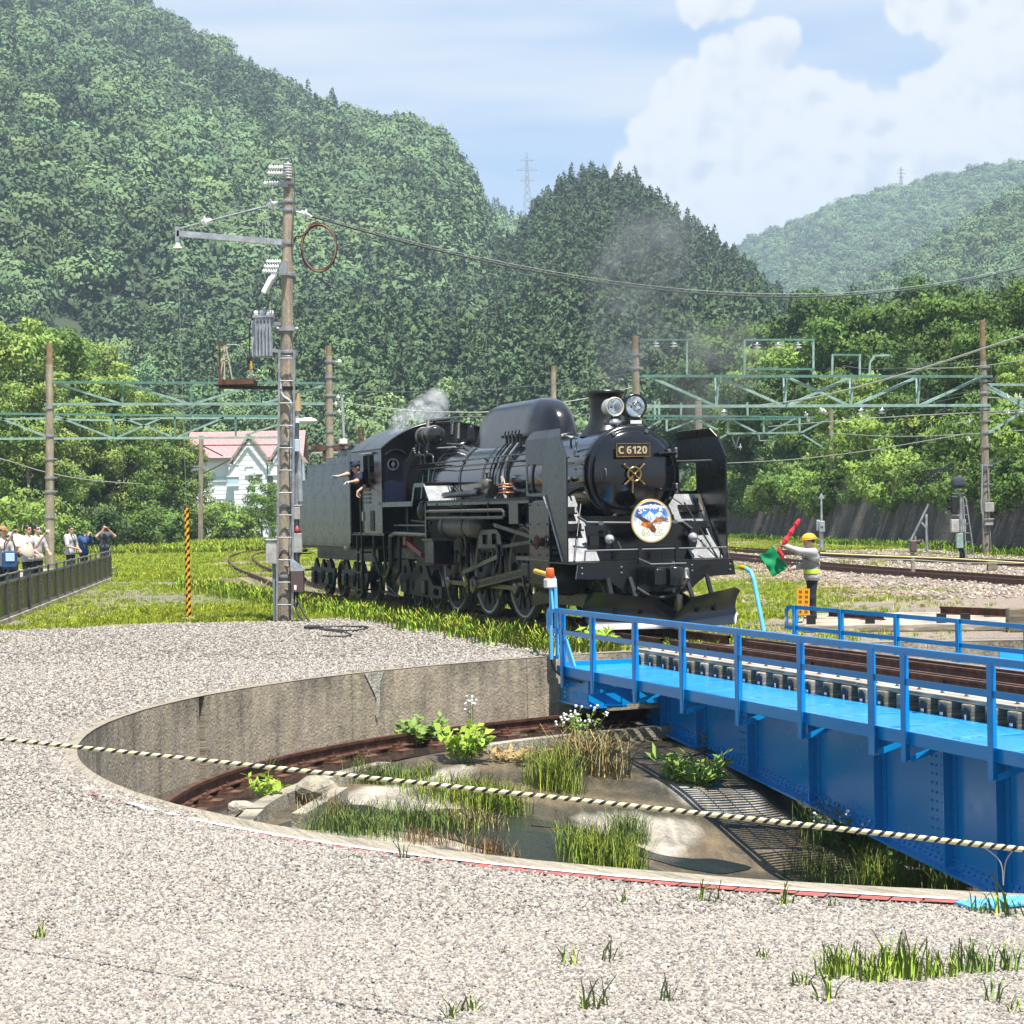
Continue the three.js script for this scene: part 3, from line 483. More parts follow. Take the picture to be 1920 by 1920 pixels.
// ---------------------------------------------------------------- leaves and trees
const leafMat = (name, c) => mat(name, c, 0.85, 0, { transmission: 0.32, thickness: 0, specularIntensity: 0.25 });
const MF = { far: mat('far foliage', [0.098, 0.165, 0.064], 0.9, 0, {}), leaf: leafMat('leaves', [0.13, 0.215, 0.045]), dark: leafMat('dark leaves', [0.075, 0.135, 0.04]), pale: leafMat('pale leaves', [0.23, 0.34, 0.07]), grass: leafMat('grass blades', [0.46, 0.60, 0.06]), weed: leafMat('weeds', [0.20, 0.31, 0.07]), weedBright: leafMat('bright weeds', [0.30, 0.43, 0.06]), paleLeft: leafMat('sunny leaves', [0.22, 0.30, 0.075]), dry: leafMat('dry stalks', [0.42, 0.31, 0.15]), straw: leafMat('straw', [0.5, 0.46, 0.22]) };
class Leaves {                               // gathers loose leaves into one shape, tinted leaf by leaf
  constructor(seed) { this.p = []; this.n = []; this.c = []; this.ix = []; this.R = rng(seed); }
  leaf(c, dir, size, tint = 1, aspect = 0.6, hue = 0, out = null, spread = 0.7, soft = 0.55) {   // a pointed leaf folded along its rib; out is the side it turns to the light
    const R = this.R, d = dir.clone().normalize(); let nrm, side;
    if (out) { nrm = out.clone().add(V((R() - 0.5) * spread * 2, (R() - 0.5) * spread * 2, (R() - 0.5) * spread * 2)).normalize(); d.addScaledVector(nrm, -d.dot(nrm) * 0.85).normalize(); side = V().crossVectors(d, nrm).normalize(); }
    else { side = V(R() - 0.5, R() - 0.5, R() - 0.5).cross(d).normalize(); nrm = V().crossVectors(side, d).normalize(); if (nrm.y < 0) { nrm.negate(); side.negate(); } }
    const e = c.clone().addScaledVector(d, size), mid = c.clone().addScaledVector(d, size * 0.45).addScaledVector(nrm, size * 0.06), b = mid.clone().addScaledVector(side, size * aspect * 0.5), f = mid.clone().addScaledVector(side, -size * aspect * 0.5);
    const k = this.p.length / 3, N = out ? nrm.clone().multiplyScalar(soft).add(out).normalize() : nrm;
    for (const q of [c, b, e, f]) { this.p.push(q.x, q.y, q.z); this.n.push(N.x, N.y, N.z); this.c.push(tint * (1 + hue * 0.5), tint, tint * (1 - hue * 0.3)); }
    this.ix.push(k, k + 1, k + 2, k, k + 2, k + 3);
  }
  blade(c, h, w, lean, tint, hue = 0, dirA = this.R() * 6.283) { // a grass blade of two bends
    const x = cos(dirA), z = sin(dirA), k = this.p.length / 3, px = -z * w / 2, pz = x * w / 2;
    const q = [[0, 0, 1], [lean * 0.25, 0.55, 0.8], [lean * 0.75, 0.88, 0.5]];
    for (const [l, y, s] of q) { this.p.push(c.x + x * l * h + px * s, c.y + y * h, c.z + z * l * h + pz * s, c.x + x * l * h - px * s, c.y + y * h, c.z + z * l * h - pz * s); }
    this.p.push(c.x + x * lean * h * 1.1, c.y + h * (1 - lean * 0.15), c.z + z * lean * h * 1.1);
    for (let i = 0; i < 7; i++) { this.c.push(tint * (1 + hue), tint, tint * (1 - hue * 0.5)); this.n.push(x * 0.25, 0.95, z * 0.25); }
    this.ix.push(k, k + 1, k + 3, k, k + 3, k + 2, k + 2, k + 3, k + 5, k + 2, k + 5, k + 4, k + 4, k + 5, k + 6);
  }
  geo() { const g = new THREE.BufferGeometry(); g.setAttribute('position', new THREE.Float32BufferAttribute(this.p, 3)); g.setAttribute('color', new THREE.Float32BufferAttribute(this.c, 3)); g.setAttribute('uv', new THREE.BufferAttribute(new Float32Array(this.p.length / 3 * 2), 2)); g.setAttribute('normal', new THREE.Float32BufferAttribute(this.n, 3)); g.setIndex(this.ix); return g; }
}
for (const m of Object.values(MF)) m.vertexColors = true;
// lumps of foliage over an uneven crown: leaves stand outwards on each lump
function crown(seed, { w = 4, h = 5, lumps = 26, per = 60, size = 0.4, base = 0.25, lumpR = 0.33, tint = 1, open = 0.25, hueVar = 0.3, spread = 0.7, round = 0, soft = 0.55, vary = 0.4 } = {}) {
  const L = new Leaves(seed), R = L.R;
  for (let k = 0; k < lumps; k++) {
    const y = base + (1 - base) * pow(R(), 0.8), a = R() * 2 * PI, rad = sqrt(max(0.05, 1 - pow((y - 0.45) / 0.62, 2))) * (0.55 + 0.45 * sqrt(R()));
    const c = V(cos(a) * rad * w, y * h, sin(a) * rad * w), lr = lumpR * w * (0.65 + 0.7 * R()), lt = tint * (1 - vary * 0.7 + vary * 1.4 * R()), hue = (R() - 0.45) * hueVar;
    for (let i = 0; i < per; i++) {
      const d = V(R() - 0.5, R() - 0.42, R() - 0.5).normalize(), p = c.clone().addScaledVector(d, lr * (1 - open * R())); p.y = c.y + (p.y - c.y) * 0.72;
      const dirn = V(R() - 0.5, R() - 0.6, R() - 0.5).addScaledVector(d, 0.35), out = d.clone().multiplyScalar(1 - round * 0.55).add(V(c.x / w * (0.35 + round * 0.6), 0.25 + (c.y / h - 0.4) * round, c.z / w * (0.35 + round * 0.6))).normalize();
      L.leaf(p, dirn, size * (0.6 + 0.8 * R()), lt * (1 - vary / 2 + vary * R()), 0.66, hue, out, spread, soft);
    }
  }
  return L.geo();
}
function conifer(seed, { h = 14, r = 2.4, whorls = 16, per = 9, tint = 0.85 } = {}) {
  const L = new Leaves(seed), R = L.R;
  for (let k = 0; k < whorls; k++) {
    const t = k / whorls, y = h * (0.16 + 0.84 * t), rr = r * pow(1 - t, 0.8) * (0.75 + 0.5 * R()) + 0.12;
    for (let i = 0; i < per; i++) {
      const a = R() * 2 * PI, d = V(cos(a), 0.05 - 0.3 * (1 - t) + (R() - 0.5) * 0.3, sin(a)), lt = tint * (0.7 + 0.6 * R());
      for (let q = 0; q < 3; q++) { const p = V(d.x * rr * (0.15 + 0.28 * q), y + d.y * rr * 0.28 * q + (R() - 0.5) * 0.5, d.z * rr * (0.15 + 0.28 * q)); L.leaf(p, d.clone().add(V((R() - 0.5) * 0.8, 0.35 + (R() - 0.5) * 0.5, (R() - 0.5) * 0.8)), rr * 0.42 + 0.45, lt, 0.55, (R() - 0.5) * 0.2, V(d.x, 0.5, d.z).normalize(), 0.35, 0.25); }
    }
  }
  for (let q = 0; q < 4; q++) L.leaf(V(0, h * 0.95, 0), V((R() - 0.5) * 0.2, 1, (R() - 0.5) * 0.2), h * 0.06, tint, 0.3);
  return L.geo();
}
function trunkGeo(seed, h, r, limbs, w) {
  const R = rng(seed), b = B(), top = V((R() - 0.5) * 0.6, h, (R() - 0.5) * 0.6);
  const c = new THREE.CatmullRomCurve3([V(0, -0.2, 0), V((R() - 0.5) * 0.3, h * 0.4, (R() - 0.5) * 0.3), top]);
  const N = 8; for (let i = 0; i < N; i++) b.rod(c.getPoint(i / N), c.getPoint((i + 1) / N), r * (1.15 - 0.85 * i / N), r * (1.15 - 0.85 * (i + 1) / N), 9);
  for (let k = 0; k < limbs; k++) { const t = 0.35 + 0.6 * k / limbs, p = c.getPoint(t), a = R() * 6.28, q = p.clone().add(V(cos(a) * w * (0.5 + R() * 0.4), h * (0.18 + 0.2 * R()), sin(a) * w * (0.5 + R() * 0.4))), mid = p.clone().lerp(q, 0.5).add(V(0, h * 0.03, 0)); b.rod(p, mid, r * 0.4 * (1 - t * 0.5), r * 0.25, 6).rod(mid, q, r * 0.25, r * 0.08, 6); }
  return b.geo();
}
function makeTree(name, label, category, group, seed, o) {
  const t = thing(name, label, category, V(0, 0, 0), 0, group);
  meshOf(trunkGeo(seed + 1, o.h * 0.72, o.trunk ?? 0.2, o.limbs ?? 7, o.w), M.bark, 'trunk', t);
  meshOf(crown(seed, o), o.material ?? MF.leaf, 'crown', t);
  return t;
}

// ---------------------------------------------------------------- wooded hills
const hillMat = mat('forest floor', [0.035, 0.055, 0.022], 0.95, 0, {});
const farTrees = { broad: [1, 2, 3, 4, 5].map((k) => crown(700 + k * 13, { w: 4.9, h: 9, lumps: 22, per: 46, size: 0.95, lumpR: 0.34, base: 0.12, hueVar: 0.1, spread: 0.3, round: 0.7, soft: 0.2, vary: 0.16, open: 0.12 })), fine: [1, 2, 3].map((k) => crown(770 + k * 13, { w: 4.9, h: 9, lumps: 30, per: 120, size: 0.5, lumpR: 0.3, base: 0.1, hueVar: 0.15, spread: 0.5, round: 0.4, soft: 0.35, vary: 0.3, open: 0.25 })), cone: [1, 2, 3, 4].map((k) => conifer(900 + k * 7, { h: 15, r: 2.9, whorls: 15, per: 7 })) };
function hill(label, forestLabel, ridge, { foot, footY = 0, behind = 1.25, count, coniferShare, size = 1, bulge = 0.86, seed = 1, tone = 1, rough = 1, bare, blue = 0, fine = false }) {
  // ridge: [where it shows in the photograph, distance]; the slope comes down from it to the foot
  const pts = ridge.map(([x, y, z]) => at(x, y, z)), feet = ridge.map(([x, y, z], i) => { const f = typeof foot === 'function' ? foot(x) : foot; return at(x, 960, f).setY(typeof footY === 'function' ? footY(x) : footY); });
  const pick = (arr, u) => { const k = u * (arr.length - 1), i = min(arr.length - 2, floor(k)); return arr[i].clone().lerp(arr[i + 1], k - i); };
  const surf = (u, v) => {
    const a = pick(feet, u), b = pick(pts, u).add(V(0, -10.5 * size, 0)), p = a.clone().lerp(b, v);
    if (v <= 1) { const k = pow(v, bulge); p.y = lerp(a.y, b.y, k); const n = fbm(p.x * 0.006 + seed * 9, seed, p.z * 0.004, 4) - 0.5; p.y += n * rough * 0.3 * (b.y - a.y) * v * (1 - v) * 2.2; }
    else p.y = b.y - (v - 1) * (b.y - a.y) * 1.5;
    return p;
  };
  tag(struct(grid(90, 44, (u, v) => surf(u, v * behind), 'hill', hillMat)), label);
  const R = rng(seed * 101 + 7), lists = new Map(), M4 = new THREE.Matrix4(), q = new THREE.Quaternion();
  for (let i = 0; i < count; i++) {
    const u = R(), v = pow(R(), 0.62) * 1.07, p = surf(u, v), patch = fbm(p.x * 0.009 + 5, seed * 3, p.z * 0.007 + p.y * 0.01, 3), cs = typeof coniferShare === 'function' ? coniferShare(u, v) : coniferShare;
    if (bare && bare(u, v)) continue;
    const con = patch + (R() - 0.5) * 0.22 < 0.36 + cs * 0.3, g = con ? farTrees.cone[floor(R() * 4)] : farTrees[fine ? 'fine' : 'broad'][floor(R() * (fine ? 3 : 5))];
    const s = size * (0.62 + 0.62 * R()) * (con ? 0.95 : 1);
    const m = new THREE.Matrix4().compose(p.add(V(0, -0.8, 0)), q.setFromEuler(new THREE.Euler((R() - 0.5) * 0.1, R() * 6.28, (R() - 0.5) * 0.1)), V(s, s * (0.85 + 0.35 * R()), s));
    const light = tone * (con ? 0.8 : 1) * (0.6 + 0.7 * R()) * (0.8 + 0.5 * fbm(p.x * 0.02, 3, p.z * 0.02, 2)), warm = (R() - 0.35) * 0.5 * (con ? 0.4 : 1);
    if (!lists.has(g)) lists.set(g, [[], []]);
    lists.get(g)[0].push(m); lists.get(g)[1].push(rgb(light * (1 + warm * 0.55), light * (1 + warm * 0.12), light * (1 - warm * 0.3 + blue)));
  }
  const f = thing('forest', forestLabel, 'forest'); f.userData.kind = 'stuff';
  for (const [g, [m, c]] of lists) instanced(g, MF.far, 'trees', m, c, f);
  return surf;
}
hill('steep wooded mountainside filling the upper left', 'mixed forest covering the steep mountainside on the left', [[-520, -640, 1150], [-250, -420, 1120], [0, -180, 1050], [150, -85, 1000], [285, 5, 960], [400, 70, 920], [480, 125, 880], [560, 172, 850], [640, 205, 810], [700, 222, 780], [760, 222, 760], [810, 250, 735], [850, 295, 715], [866, 335, 700], [880, 385, 715], [905, 420, 740], [960, 470, 770], [1010, 560, 780]],
  { foot: (x) => lerp(330, 400, clamp(x / 1000)), footY: 6, count: 7200, coniferShare: (u, v) => v < 0.75 ? 0.34 : 0.08, size: 1.12, seed: 1, rough: 1.0, tone: 0.95 });
hill('low wooded saddle below the mountain pylon', 'pale green trees on the saddle below the mountain pylon', [[780, 350, 1150], [850, 365, 1150], [900, 388, 1120], [950, 402, 1100], [990, 415, 1080], [1040, 440, 1060], [1100, 470, 1060], [1160, 520, 1050]], { foot: 640, footY: 40, count: 1500, coniferShare: 0, size: 1.0, seed: 2, rough: 0.5, tone: 1.25 });
hill('rounded wooded knoll in the middle', 'conifers covering the rounded knoll', [[930, 470, 560], [985, 425, 560], [1022, 372, 560], [1060, 345, 560], [1100, 338, 560], [1150, 340, 560], [1195, 350, 560], [1235, 378, 550], [1270, 408, 545], [1310, 440, 540], [1350, 470, 530], [1400, 512, 520], [1450, 552, 510], [1500, 590, 500], [1560, 640, 490]], { foot: 300, footY: 4, count: 2300, coniferShare: (u) => 0.5, size: 0.8, seed: 3, rough: 0.6, tone: 0.92 });
hill('far blue wooded mountain on the right', 'distant forest on the far blue mountain', [[1180, 640, 1900], [1290, 520, 1900], [1352, 470, 1900], [1420, 437, 1900], [1500, 408, 1880], [1570, 378, 1860], [1640, 358, 1840], [1710, 345, 1820], [1760, 325, 1800], [1830, 310, 1780], [1920, 298, 1760], [2060, 270, 1740], [2300, 250, 1700], [2600, 330, 1700]], { foot: 1000, footY: 10, count: 6000, coniferShare: -1, size: 1.25, seed: 4, rough: 1.0, tone: 1.0 });
hill('nearer wooded slope at the right edge', 'forest on the nearer slope at the right edge', [[1430, 640, 900], [1500, 590, 900], [1560, 560, 900], [1640, 520, 910], [1700, 480, 920], [1760, 440, 930], [1830, 395, 930], [1920, 345, 930], [2050, 290, 930], [2250, 240, 930]], { foot: 480, footY: 6, count: 2600, coniferShare: -1, size: 0.95, seed: 5, rough: 0.8, tone: 1.05 });
hill('low wooded foothill behind the sidings', 'broadleaf wood at the foot of the hills', [[-350, 640, 380], [-100, 640, 380], [150, 660, 370], [350, 640, 350], [520, 610, 340], [620, 590, 330], [760, 600, 330], [900, 620, 330], [1000, 560, 330], [1100, 560, 330], [1200, 600, 330], [1300, 590, 320], [1400, 600, 310], [1500, 610, 300], [1650, 590, 300], [1800, 575, 300], [1950, 560, 300], [2200, 560, 300]], { foot: 225, footY: 1, count: 1900, coniferShare: 0.02, size: 0.78, seed: 6, fine: true, rough: 0.5, tone: 1.15 });

// ---------------------------------------------------------------- the turntable bridge
{
  const t = thing('turntable_bridge', 'bright blue riveted turntable bridge with railings and rusty rails', 'turntable', PIT.clone().setY(0.07), TRACK_TURN);
  const END = 10.32, bottom = (s) => { const a = abs(s); return a > 9.6 ? lerp(-1.0, -1.08, (10.4 - a) / 0.8) : a > 0.3 ? lerp(-1.99, -1.08, pow((a - 0.3) / 9.3, 1.05)) : -1.99; };
  const prof = (lo) => { const p = []; for (let i = 0; i <= 40; i++) { const s = lerp(-END, END, i / 40); p.push([s, bottom(s) + lo]); } return p; };
  const rivets = [], rivet = (s, y, n) => rivets.push(new THREE.Matrix4().setPosition(s, y, n));
  for (const side of [1, -1]) {
    const w = B().plate([...prof(0.02), [END, -0.3], [-END, -0.3]], 0.016, [0, 0, side * 1.2 - 0.008]); w.mesh('girder_web', M.blue, t);
    const fl = B(); const pts = prof(0); for (let i = 0; i + 1 < pts.length; i++) fl.bar(V(pts[i][0], pts[i][1], side * 1.2), V(pts[i + 1][0] + 0.004, pts[i + 1][1], side * 1.2), 0.34, 0.028);
    fl.box(0, -0.29, side * 1.2, END * 2, 0.03, 0.34); fl.mesh('girder_flange', M.blue, t);
    const an = B(); for (let i = 0; i + 1 < pts.length; i++) an.bar(V(pts[i][0], pts[i][1] + 0.075, side * 1.2 + side * 0.018), V(pts[i + 1][0], pts[i + 1][1] + 0.075, side * 1.2 + side * 0.018), 0.02, 0.12); an.mesh('flange_angle', M.blue, t);
    for (let s = -END + 0.1; s < END; s += 0.115) { rivet(s, bottom(s) + 0.055, side * 1.233); if (abs(s) < 9.4) rivet(s + 0.05, bottom(s) + 0.11, side * 1.233); }
    for (const s0 of [9.2, 7.95, 6.3, 4.55, 2.9, 1.35, 0.3]) for (const s of [s0, -s0]) {
      const wide = s0 === 6.3 || s0 === 1.35, y0 = bottom(s) + 0.03;
      const st = B(); st.box(s, (y0 - 0.31) / 2, side * 1.27, 0.024, -0.31 - y0, 0.13);
      st.box(s + 0.045, (y0 - 0.31) / 2, side * 1.216, 0.09, -0.31 - y0, 0.014);
      for (let y = y0 + 0.2; y < -0.4; y += 0.11) rivet(s + 0.055, y, side * 1.226);
      st.mesh('stiffener', M.blue, t);
      if (wide) { B().box(s - 0.26, (y0 - 0.31) / 2, side * 1.214, 0.42, -0.31 - y0, 0.016).mesh('splice_plate', M.blue, t); for (const o of [-0.42, -0.32, -0.2, -0.1]) for (let y = y0 + 0.18; y < -0.4; y += 0.1) rivet(s + o, y, side * 1.224); }
    }
  }
  for (let s = -9.5; s <= 9.6; s += 2.1) B().box(s, -0.62, 0, 0.05, 0.55, 2.38).mesh('cross_frame', M.blue, t);
  // end carriage with its round nose plates
  for (const e of [1, -1]) {
    const b = B().box(e * 9.75, -0.46, 1.8, 1.1, 0.5, 1.3).box(e * 9.75, -0.46, -1.5, 1.1, 0.5, 0.7).box(e * 10.3, -0.45, 0.4, 0.06, 0.62, 4.1).box(e * 9.7, -0.72, 2.2, 1.3, 0.03, 0.6); b.mesh('end_carriage', M.blue, t);
    const bolts = B(); for (let k = 0; k < 9; k++) bolts.box(e * (9.25 + k * 0.075), -0.60, 2.455, 0.03, 0.12, 0.02); for (let k = 0; k < 3; k++) bolts.box(e * 10.1, -0.5 - k * 0.07, 2.46, 0.06, 0.03, 0.03); bolts.mesh('bolt_row', M.cyan, t);
    for (const n of [-2.2, 2.2]) { const wh = B().lathe([[0, -0.06], [0.2, -0.06], [0.24, -0.03], [0.24, 0.05], [0.27, 0.06], [0, 0.06]], V(e * 10.05, -0.6, n * 0.92), 'x', 20); wh.mesh('carrying_wheel', M.frame, t); }
  }
  const rv = new THREE.SphereGeometry(0.017, 6, 4); instanced(rv, M.blue, 'rivets', rivets, null, t);
  // sleepers with their end plates, planks with bolts, rails
  const sg = B().rbox(0, -0.165, 0, 0.2, 0.23, 2.6, 0.012).geo(), eg = B().lathe([[0, 0], [0.075, 0], [0.075, 0.012], [0, 0.014]], V(0, 0, 0), 'z', 18).geo(); eg.scale(1, 1.25, 1);
  const lg = B().box(0, 0, 0, 0.052, 0.03, 0.006).geo(), R = rng(77);
  for (let k = -22; k <= 22; k++) {
    const s = k * 0.457 + (R() - 0.5) * 0.03, m = meshOf(sg, R() < 0.25 ? M.plank : M.sleeper, 'sleeper', t); m.position.set(s, (R() - 0.5) * 0.006, (R() - 0.5) * 0.03); m.rotation.y = (R() - 0.5) * 0.01;
    if (R() < 0.93) { const p = meshOf(eg, M.black, 'end_plate', m); p.position.set(0, -0.17 + (R() - 0.5) * 0.02, 1.3); const l = meshOf(lg, M.white, 'number_tag', m); l.position.set((R() - 0.5) * 0.02, -0.185, 1.316); if (R() < 0.3) l.rotation.z = PI / 2; }
  }
  const bg = B().lathe([[0, 0.03], [0.014, 0.03], [0.014, 0.01], [0.03, 0.008], [0.03, 0]], V(0, 0, 0), 'y', 6).geo();
  for (const side of [1, -1]) for (let k = 0; k < 6; k++) { const L = 2 * END / 6, pl = meshOf(B().rbox(0, 0, 0, L - 0.01, 0.055, 0.3, 0.01).geo(), M.plank, 'plank', t); pl.position.set(-END + L * (k + 0.5), -0.02 + (k % 2) * 0.004, side * 1.1); if (side > 0) for (let j = 0; j < 7; j++) { const b = meshOf(bg, M.black, 'bolt', pl); b.position.set(-L / 2 + 0.25 + j * 0.5, 0.028, 0.02); } }
  for (const n of [-0.5665, 0.5665]) meshOf(sweep(RAIL_PROFILE.map(([x, y]) => [x, y - 0.05]), (u) => V(lerp(-10.55, 10.55, u), 0, n), 2), M.rail, 'rail', t);
  for (const n of [-0.36, 0.36]) meshOf(sweep(RAIL_PROFILE.map(([x, y]) => [x, y - 0.06]), (u) => V(lerp(-9.8, 9.8, u), 0, n), 2), M.rail, 'guard_rail', t);
  const dk = B(); for (const s of [-9.4, -6.1, -2.8, 0.5, 3.8, 7.1]) for (const n of [0.5665, -0.5665]) dk.box(s, 0.03, n, 0.5, 0.09, 0.06); dk.mesh('fish_plates', M.rail, t);
  // walkway of slanted grating bars between edge channels, on brackets
  const gr = B(), bw = 1.08; let dir = 1, cnt = 0; for (let s = -END; s < END; s += 0.082) { if (++cnt % 15 === 0) dir = -dir; const o = dir * 0.11; gr.bar(V(s - o, -0.222, 1.38), V(s + o, -0.222, 1.38 + bw), 0.04, 0.03); }
  for (let s = -END; s < END; s += 1.2) gr.box(s, -0.225, 1.92, 0.05, 0.03, bw); for (let k = 0; k < 5; k++) gr.box(0, -0.24, 1.4 + k * 0.26, END * 2, 0.02, 0.02); gr.mesh('walkway_grating', M.cyan2, t);
  const ch = B().box(0, -0.262, 2.49, END * 2 + 0.1, 0.125, 0.014).box(0, -0.2, 2.465, END * 2 + 0.1, 0.012, 0.06).box(0, -0.325, 2.465, END * 2 + 0.1, 0.012, 0.06).box(0, -0.25, 1.37, END * 2, 0.09, 0.014); ch.mesh('walkway_edge', M.blue, t);
  // a row of painted letters scratched on the walkway edge
  const POSTS = [-10.02, -8.8, -7.22, -5.64, -3.99, -2.35, -0.71, -0.05, 1.57, 3.2, 4.85, 6.5, 8.15, 9.7];
  const postGeo = (w, y0) => { const b = B(); b.box(0, (y0 + 0.62) / 2, 0.03, w, 0.62 - y0, 0.012); b.box(-w / 2 + 0.006, (y0 + 0.62) / 2, -0.015, 0.012, 0.62 - y0, 0.09); return b.geo(); };
  const pA = postGeo(0.085, -0.5), pB = postGeo(0.125, -0.5);
  POSTS.forEach((s) => {
    const p = meshOf(s === -0.71 || s === 9.7 ? pB : pA, M.blue, 'railing_post', t); p.position.set(s, 0, 2.52);
    const br = B().bar(V(s + 0.02, -0.49, 2.5), V(s + 0.02, -0.33, 1.95), 0.06, 0.012).bar(V(s + 0.045, -0.47, 2.5), V(s + 0.045, -0.31, 1.95), 0.012, 0.06).box(s + 0.02, -0.31, 1.85, 0.07, 0.07, 1.2); br.mesh('bracket', M.blue, t);
    const bo = B().box(s + 0.02, -0.425, 2.28, 0.035, 0.03, 0.06).box(s + 0.02, -0.36, 2.06, 0.035, 0.03, 0.06); bo.mesh('bracket_bolts', M.cyan, t);
  });
  const loop = (e, n, y1, y0, from, to) => {         // handrail with rounded ends returning to the middle rail
    const pts = [V(from, y0, n), V(to + e * -0.14, y0, n), V(to, y0 + 0.05, n), V(to, y1 - 0.1, n), V(to + e * -0.03, y1 - 0.03, n), V(to + e * -0.12, y1, n), V(from, y1, n)];
    const b = B(); for (let i = 0; i + 1 < pts.length; i++) b.bar(pts[i], pts[i + 1], i === 3 || i === 2 ? 0.014 : 0.012, 0.07); return b;
  };
  const hr = B(); hr.box(-0.2, 0.622, 2.545, 20.3, 0.07, 0.012).box(-0.2, 0.655, 2.51, 20.3, 0.012, 0.07); hr.mesh('handrail', M.blue, t);
  const lp = B().ring(V(-10.4, 0.535, 2.53), 0.09, 0.02, 'z', 10, 6, PI / 2); lp.list[0].rotateZ(0); const nose = B().plate([[-10.36, 0.66], [-10.55, 0.655], [-10.62, 0.61], [-10.64, 0.55], [-10.64, 0.3], [-10.2, 0.29], [-10.2, 0.36], [-10.55, 0.37], [-10.56, 0.53], [-10.53, 0.575], [-10.36, 0.59]], 0.03, [0, 0, 2.52]); nose.mesh('handrail_end', M.blue, t);
  B().box(-0.2, 0.315, 2.535, 20.3, 0.07, 0.012).mesh('middle_rail', M.blue, t);
  // far railing, straight from the sleeper ends, with a lower drive platform beyond it
  const FP = [-11.05, -9.55, -7.9, -6.25, -4.6, -2.9, -1.2, 0.5, 2.1, 3.8, 5.5, 7.1, 8.8, 10];
  const fp = postGeo(0.075, -0.2); FP.forEach((s, k) => { const p = meshOf(k === 4 ? pB : fp, M.blue, 'railing_post', t); p.position.set(s + 0.6, -0.06, -1.5); });
  B().plate([[-11.1, 0.56], [-11.25, 0.54], [-11.31, 0.47], [-11.33, 0.18], [10.4, 0.18], [10.4, 0.24], [-11.26, 0.24], [-11.25, 0.45], [-11.2, 0.49], [-11.1, 0.5], [10.4, 0.5], [10.4, 0.56]], 0.03, [0.5, 0.0, -1.53]).mesh('far_handrail', M.blue, t);
  const pf = B().box(2.2, -0.12, -2.35, 14.4, 0.02, 1.3).box(2.2, 0.03, -3.0, 14.4, 0.3, 0.02).box(-5, 0.03, -2.35, 0.02, 0.3, 1.3); pf.mesh('drive_platform', M.cyan2, t);
  const pfb = B(); for (const s of [-4.2, -3.1, -2.2, -1, 0.2]) { pfb.box(s, 0.03, -2.98, 0.03, 0.3, 0.08); } pfb.mesh('platform_ribs', M.blue, t);
  // warning beacon on its post, stay, cable
  const bp = B().rod(V(-10.3, -0.1, 2.6), V(-10.3, 0.97, 2.6), 0.032, 0.02, 10).bar(V(-10.26, 0.95, 2.6), V(-10.2, 0.65, 2.6), 0.03, 0.02); bp.mesh('beacon_post', M.cyan, t);
  const bc = B().rbox(-10.3, 1.03, 2.6, 0.16, 0.14, 0.16, 0.02); const bcase = bc.mesh('beacon_base', mat('cream plastic', [0.72, 0.68, 0.58], 0.5), t);
  B().lathe([[0, 0.16], [0.05, 0.158], [0.06, 0.14], [0.072, 0.0], [0, 0]], V(-10.3, 1.1, 2.6), 'y', 20).mesh('beacon_lens', M.orange, t);
  B().tube([V(-10.33, 0.25, 2.58), V(-10.36, 0.1, 2.6), V(-10.36, -0.05, 2.6), V(-10.3, -0.25, 2.56), V(-10.05, -0.36, 2.5), V(-9.4, -0.38, 2.48)], 0.014).mesh('beacon_cable', M.black, t);
  B().bar(V(-9.98, 0.2, 2.5), V(-9.8, -0.2, 2.44), 0.03, 0.09).mesh('post_gusset', M.cyan, t);
  // the two locking levers with yellow grips
  B().pipe([V(-10.32, -0.1, 2.5), V(-10.36, 1.02, 2.5), V(-10.42, 1.11, 2.5), V(-10.62, 1.14, 2.5)], 0.03, 10).mesh('lock_lever', M.cyan, t);
  B().rod(V(-10.62, 1.14, 2.5), V(-11.22, 1.185, 2.5), 0.036, 0.04, 10).ball(V(-11.22, 1.185, 2.5), 0.04).mesh('lever_grip', M.yellow, t);
  const P = (x, y, n) => { const d = at(x, y, 1).sub(V(0, EYE, 0)), k = (n - (V(0, EYE, 0).sub(PIT)).dot(SIDE)) / d.dot(SIDE), p = V(0, EYE, 0).addScaledVector(d, k), [s] = snOf(p.x, p.z); return V(s, p.y - 0.07, n); };
  B().pipe([P(1434, 1192, -1.2), P(1413, 1085, -1.2), P(1408, 1072, -1.2), P(1399, 1066, -1.2)], 0.034, 10).mesh('lock_lever', M.cyan, t);
  B().rod(P(1399, 1066, -1.2), P(1389, 1063, -1.2), 0.037, 0.037, 10).mesh('lever_grip', M.yellow, t);
}

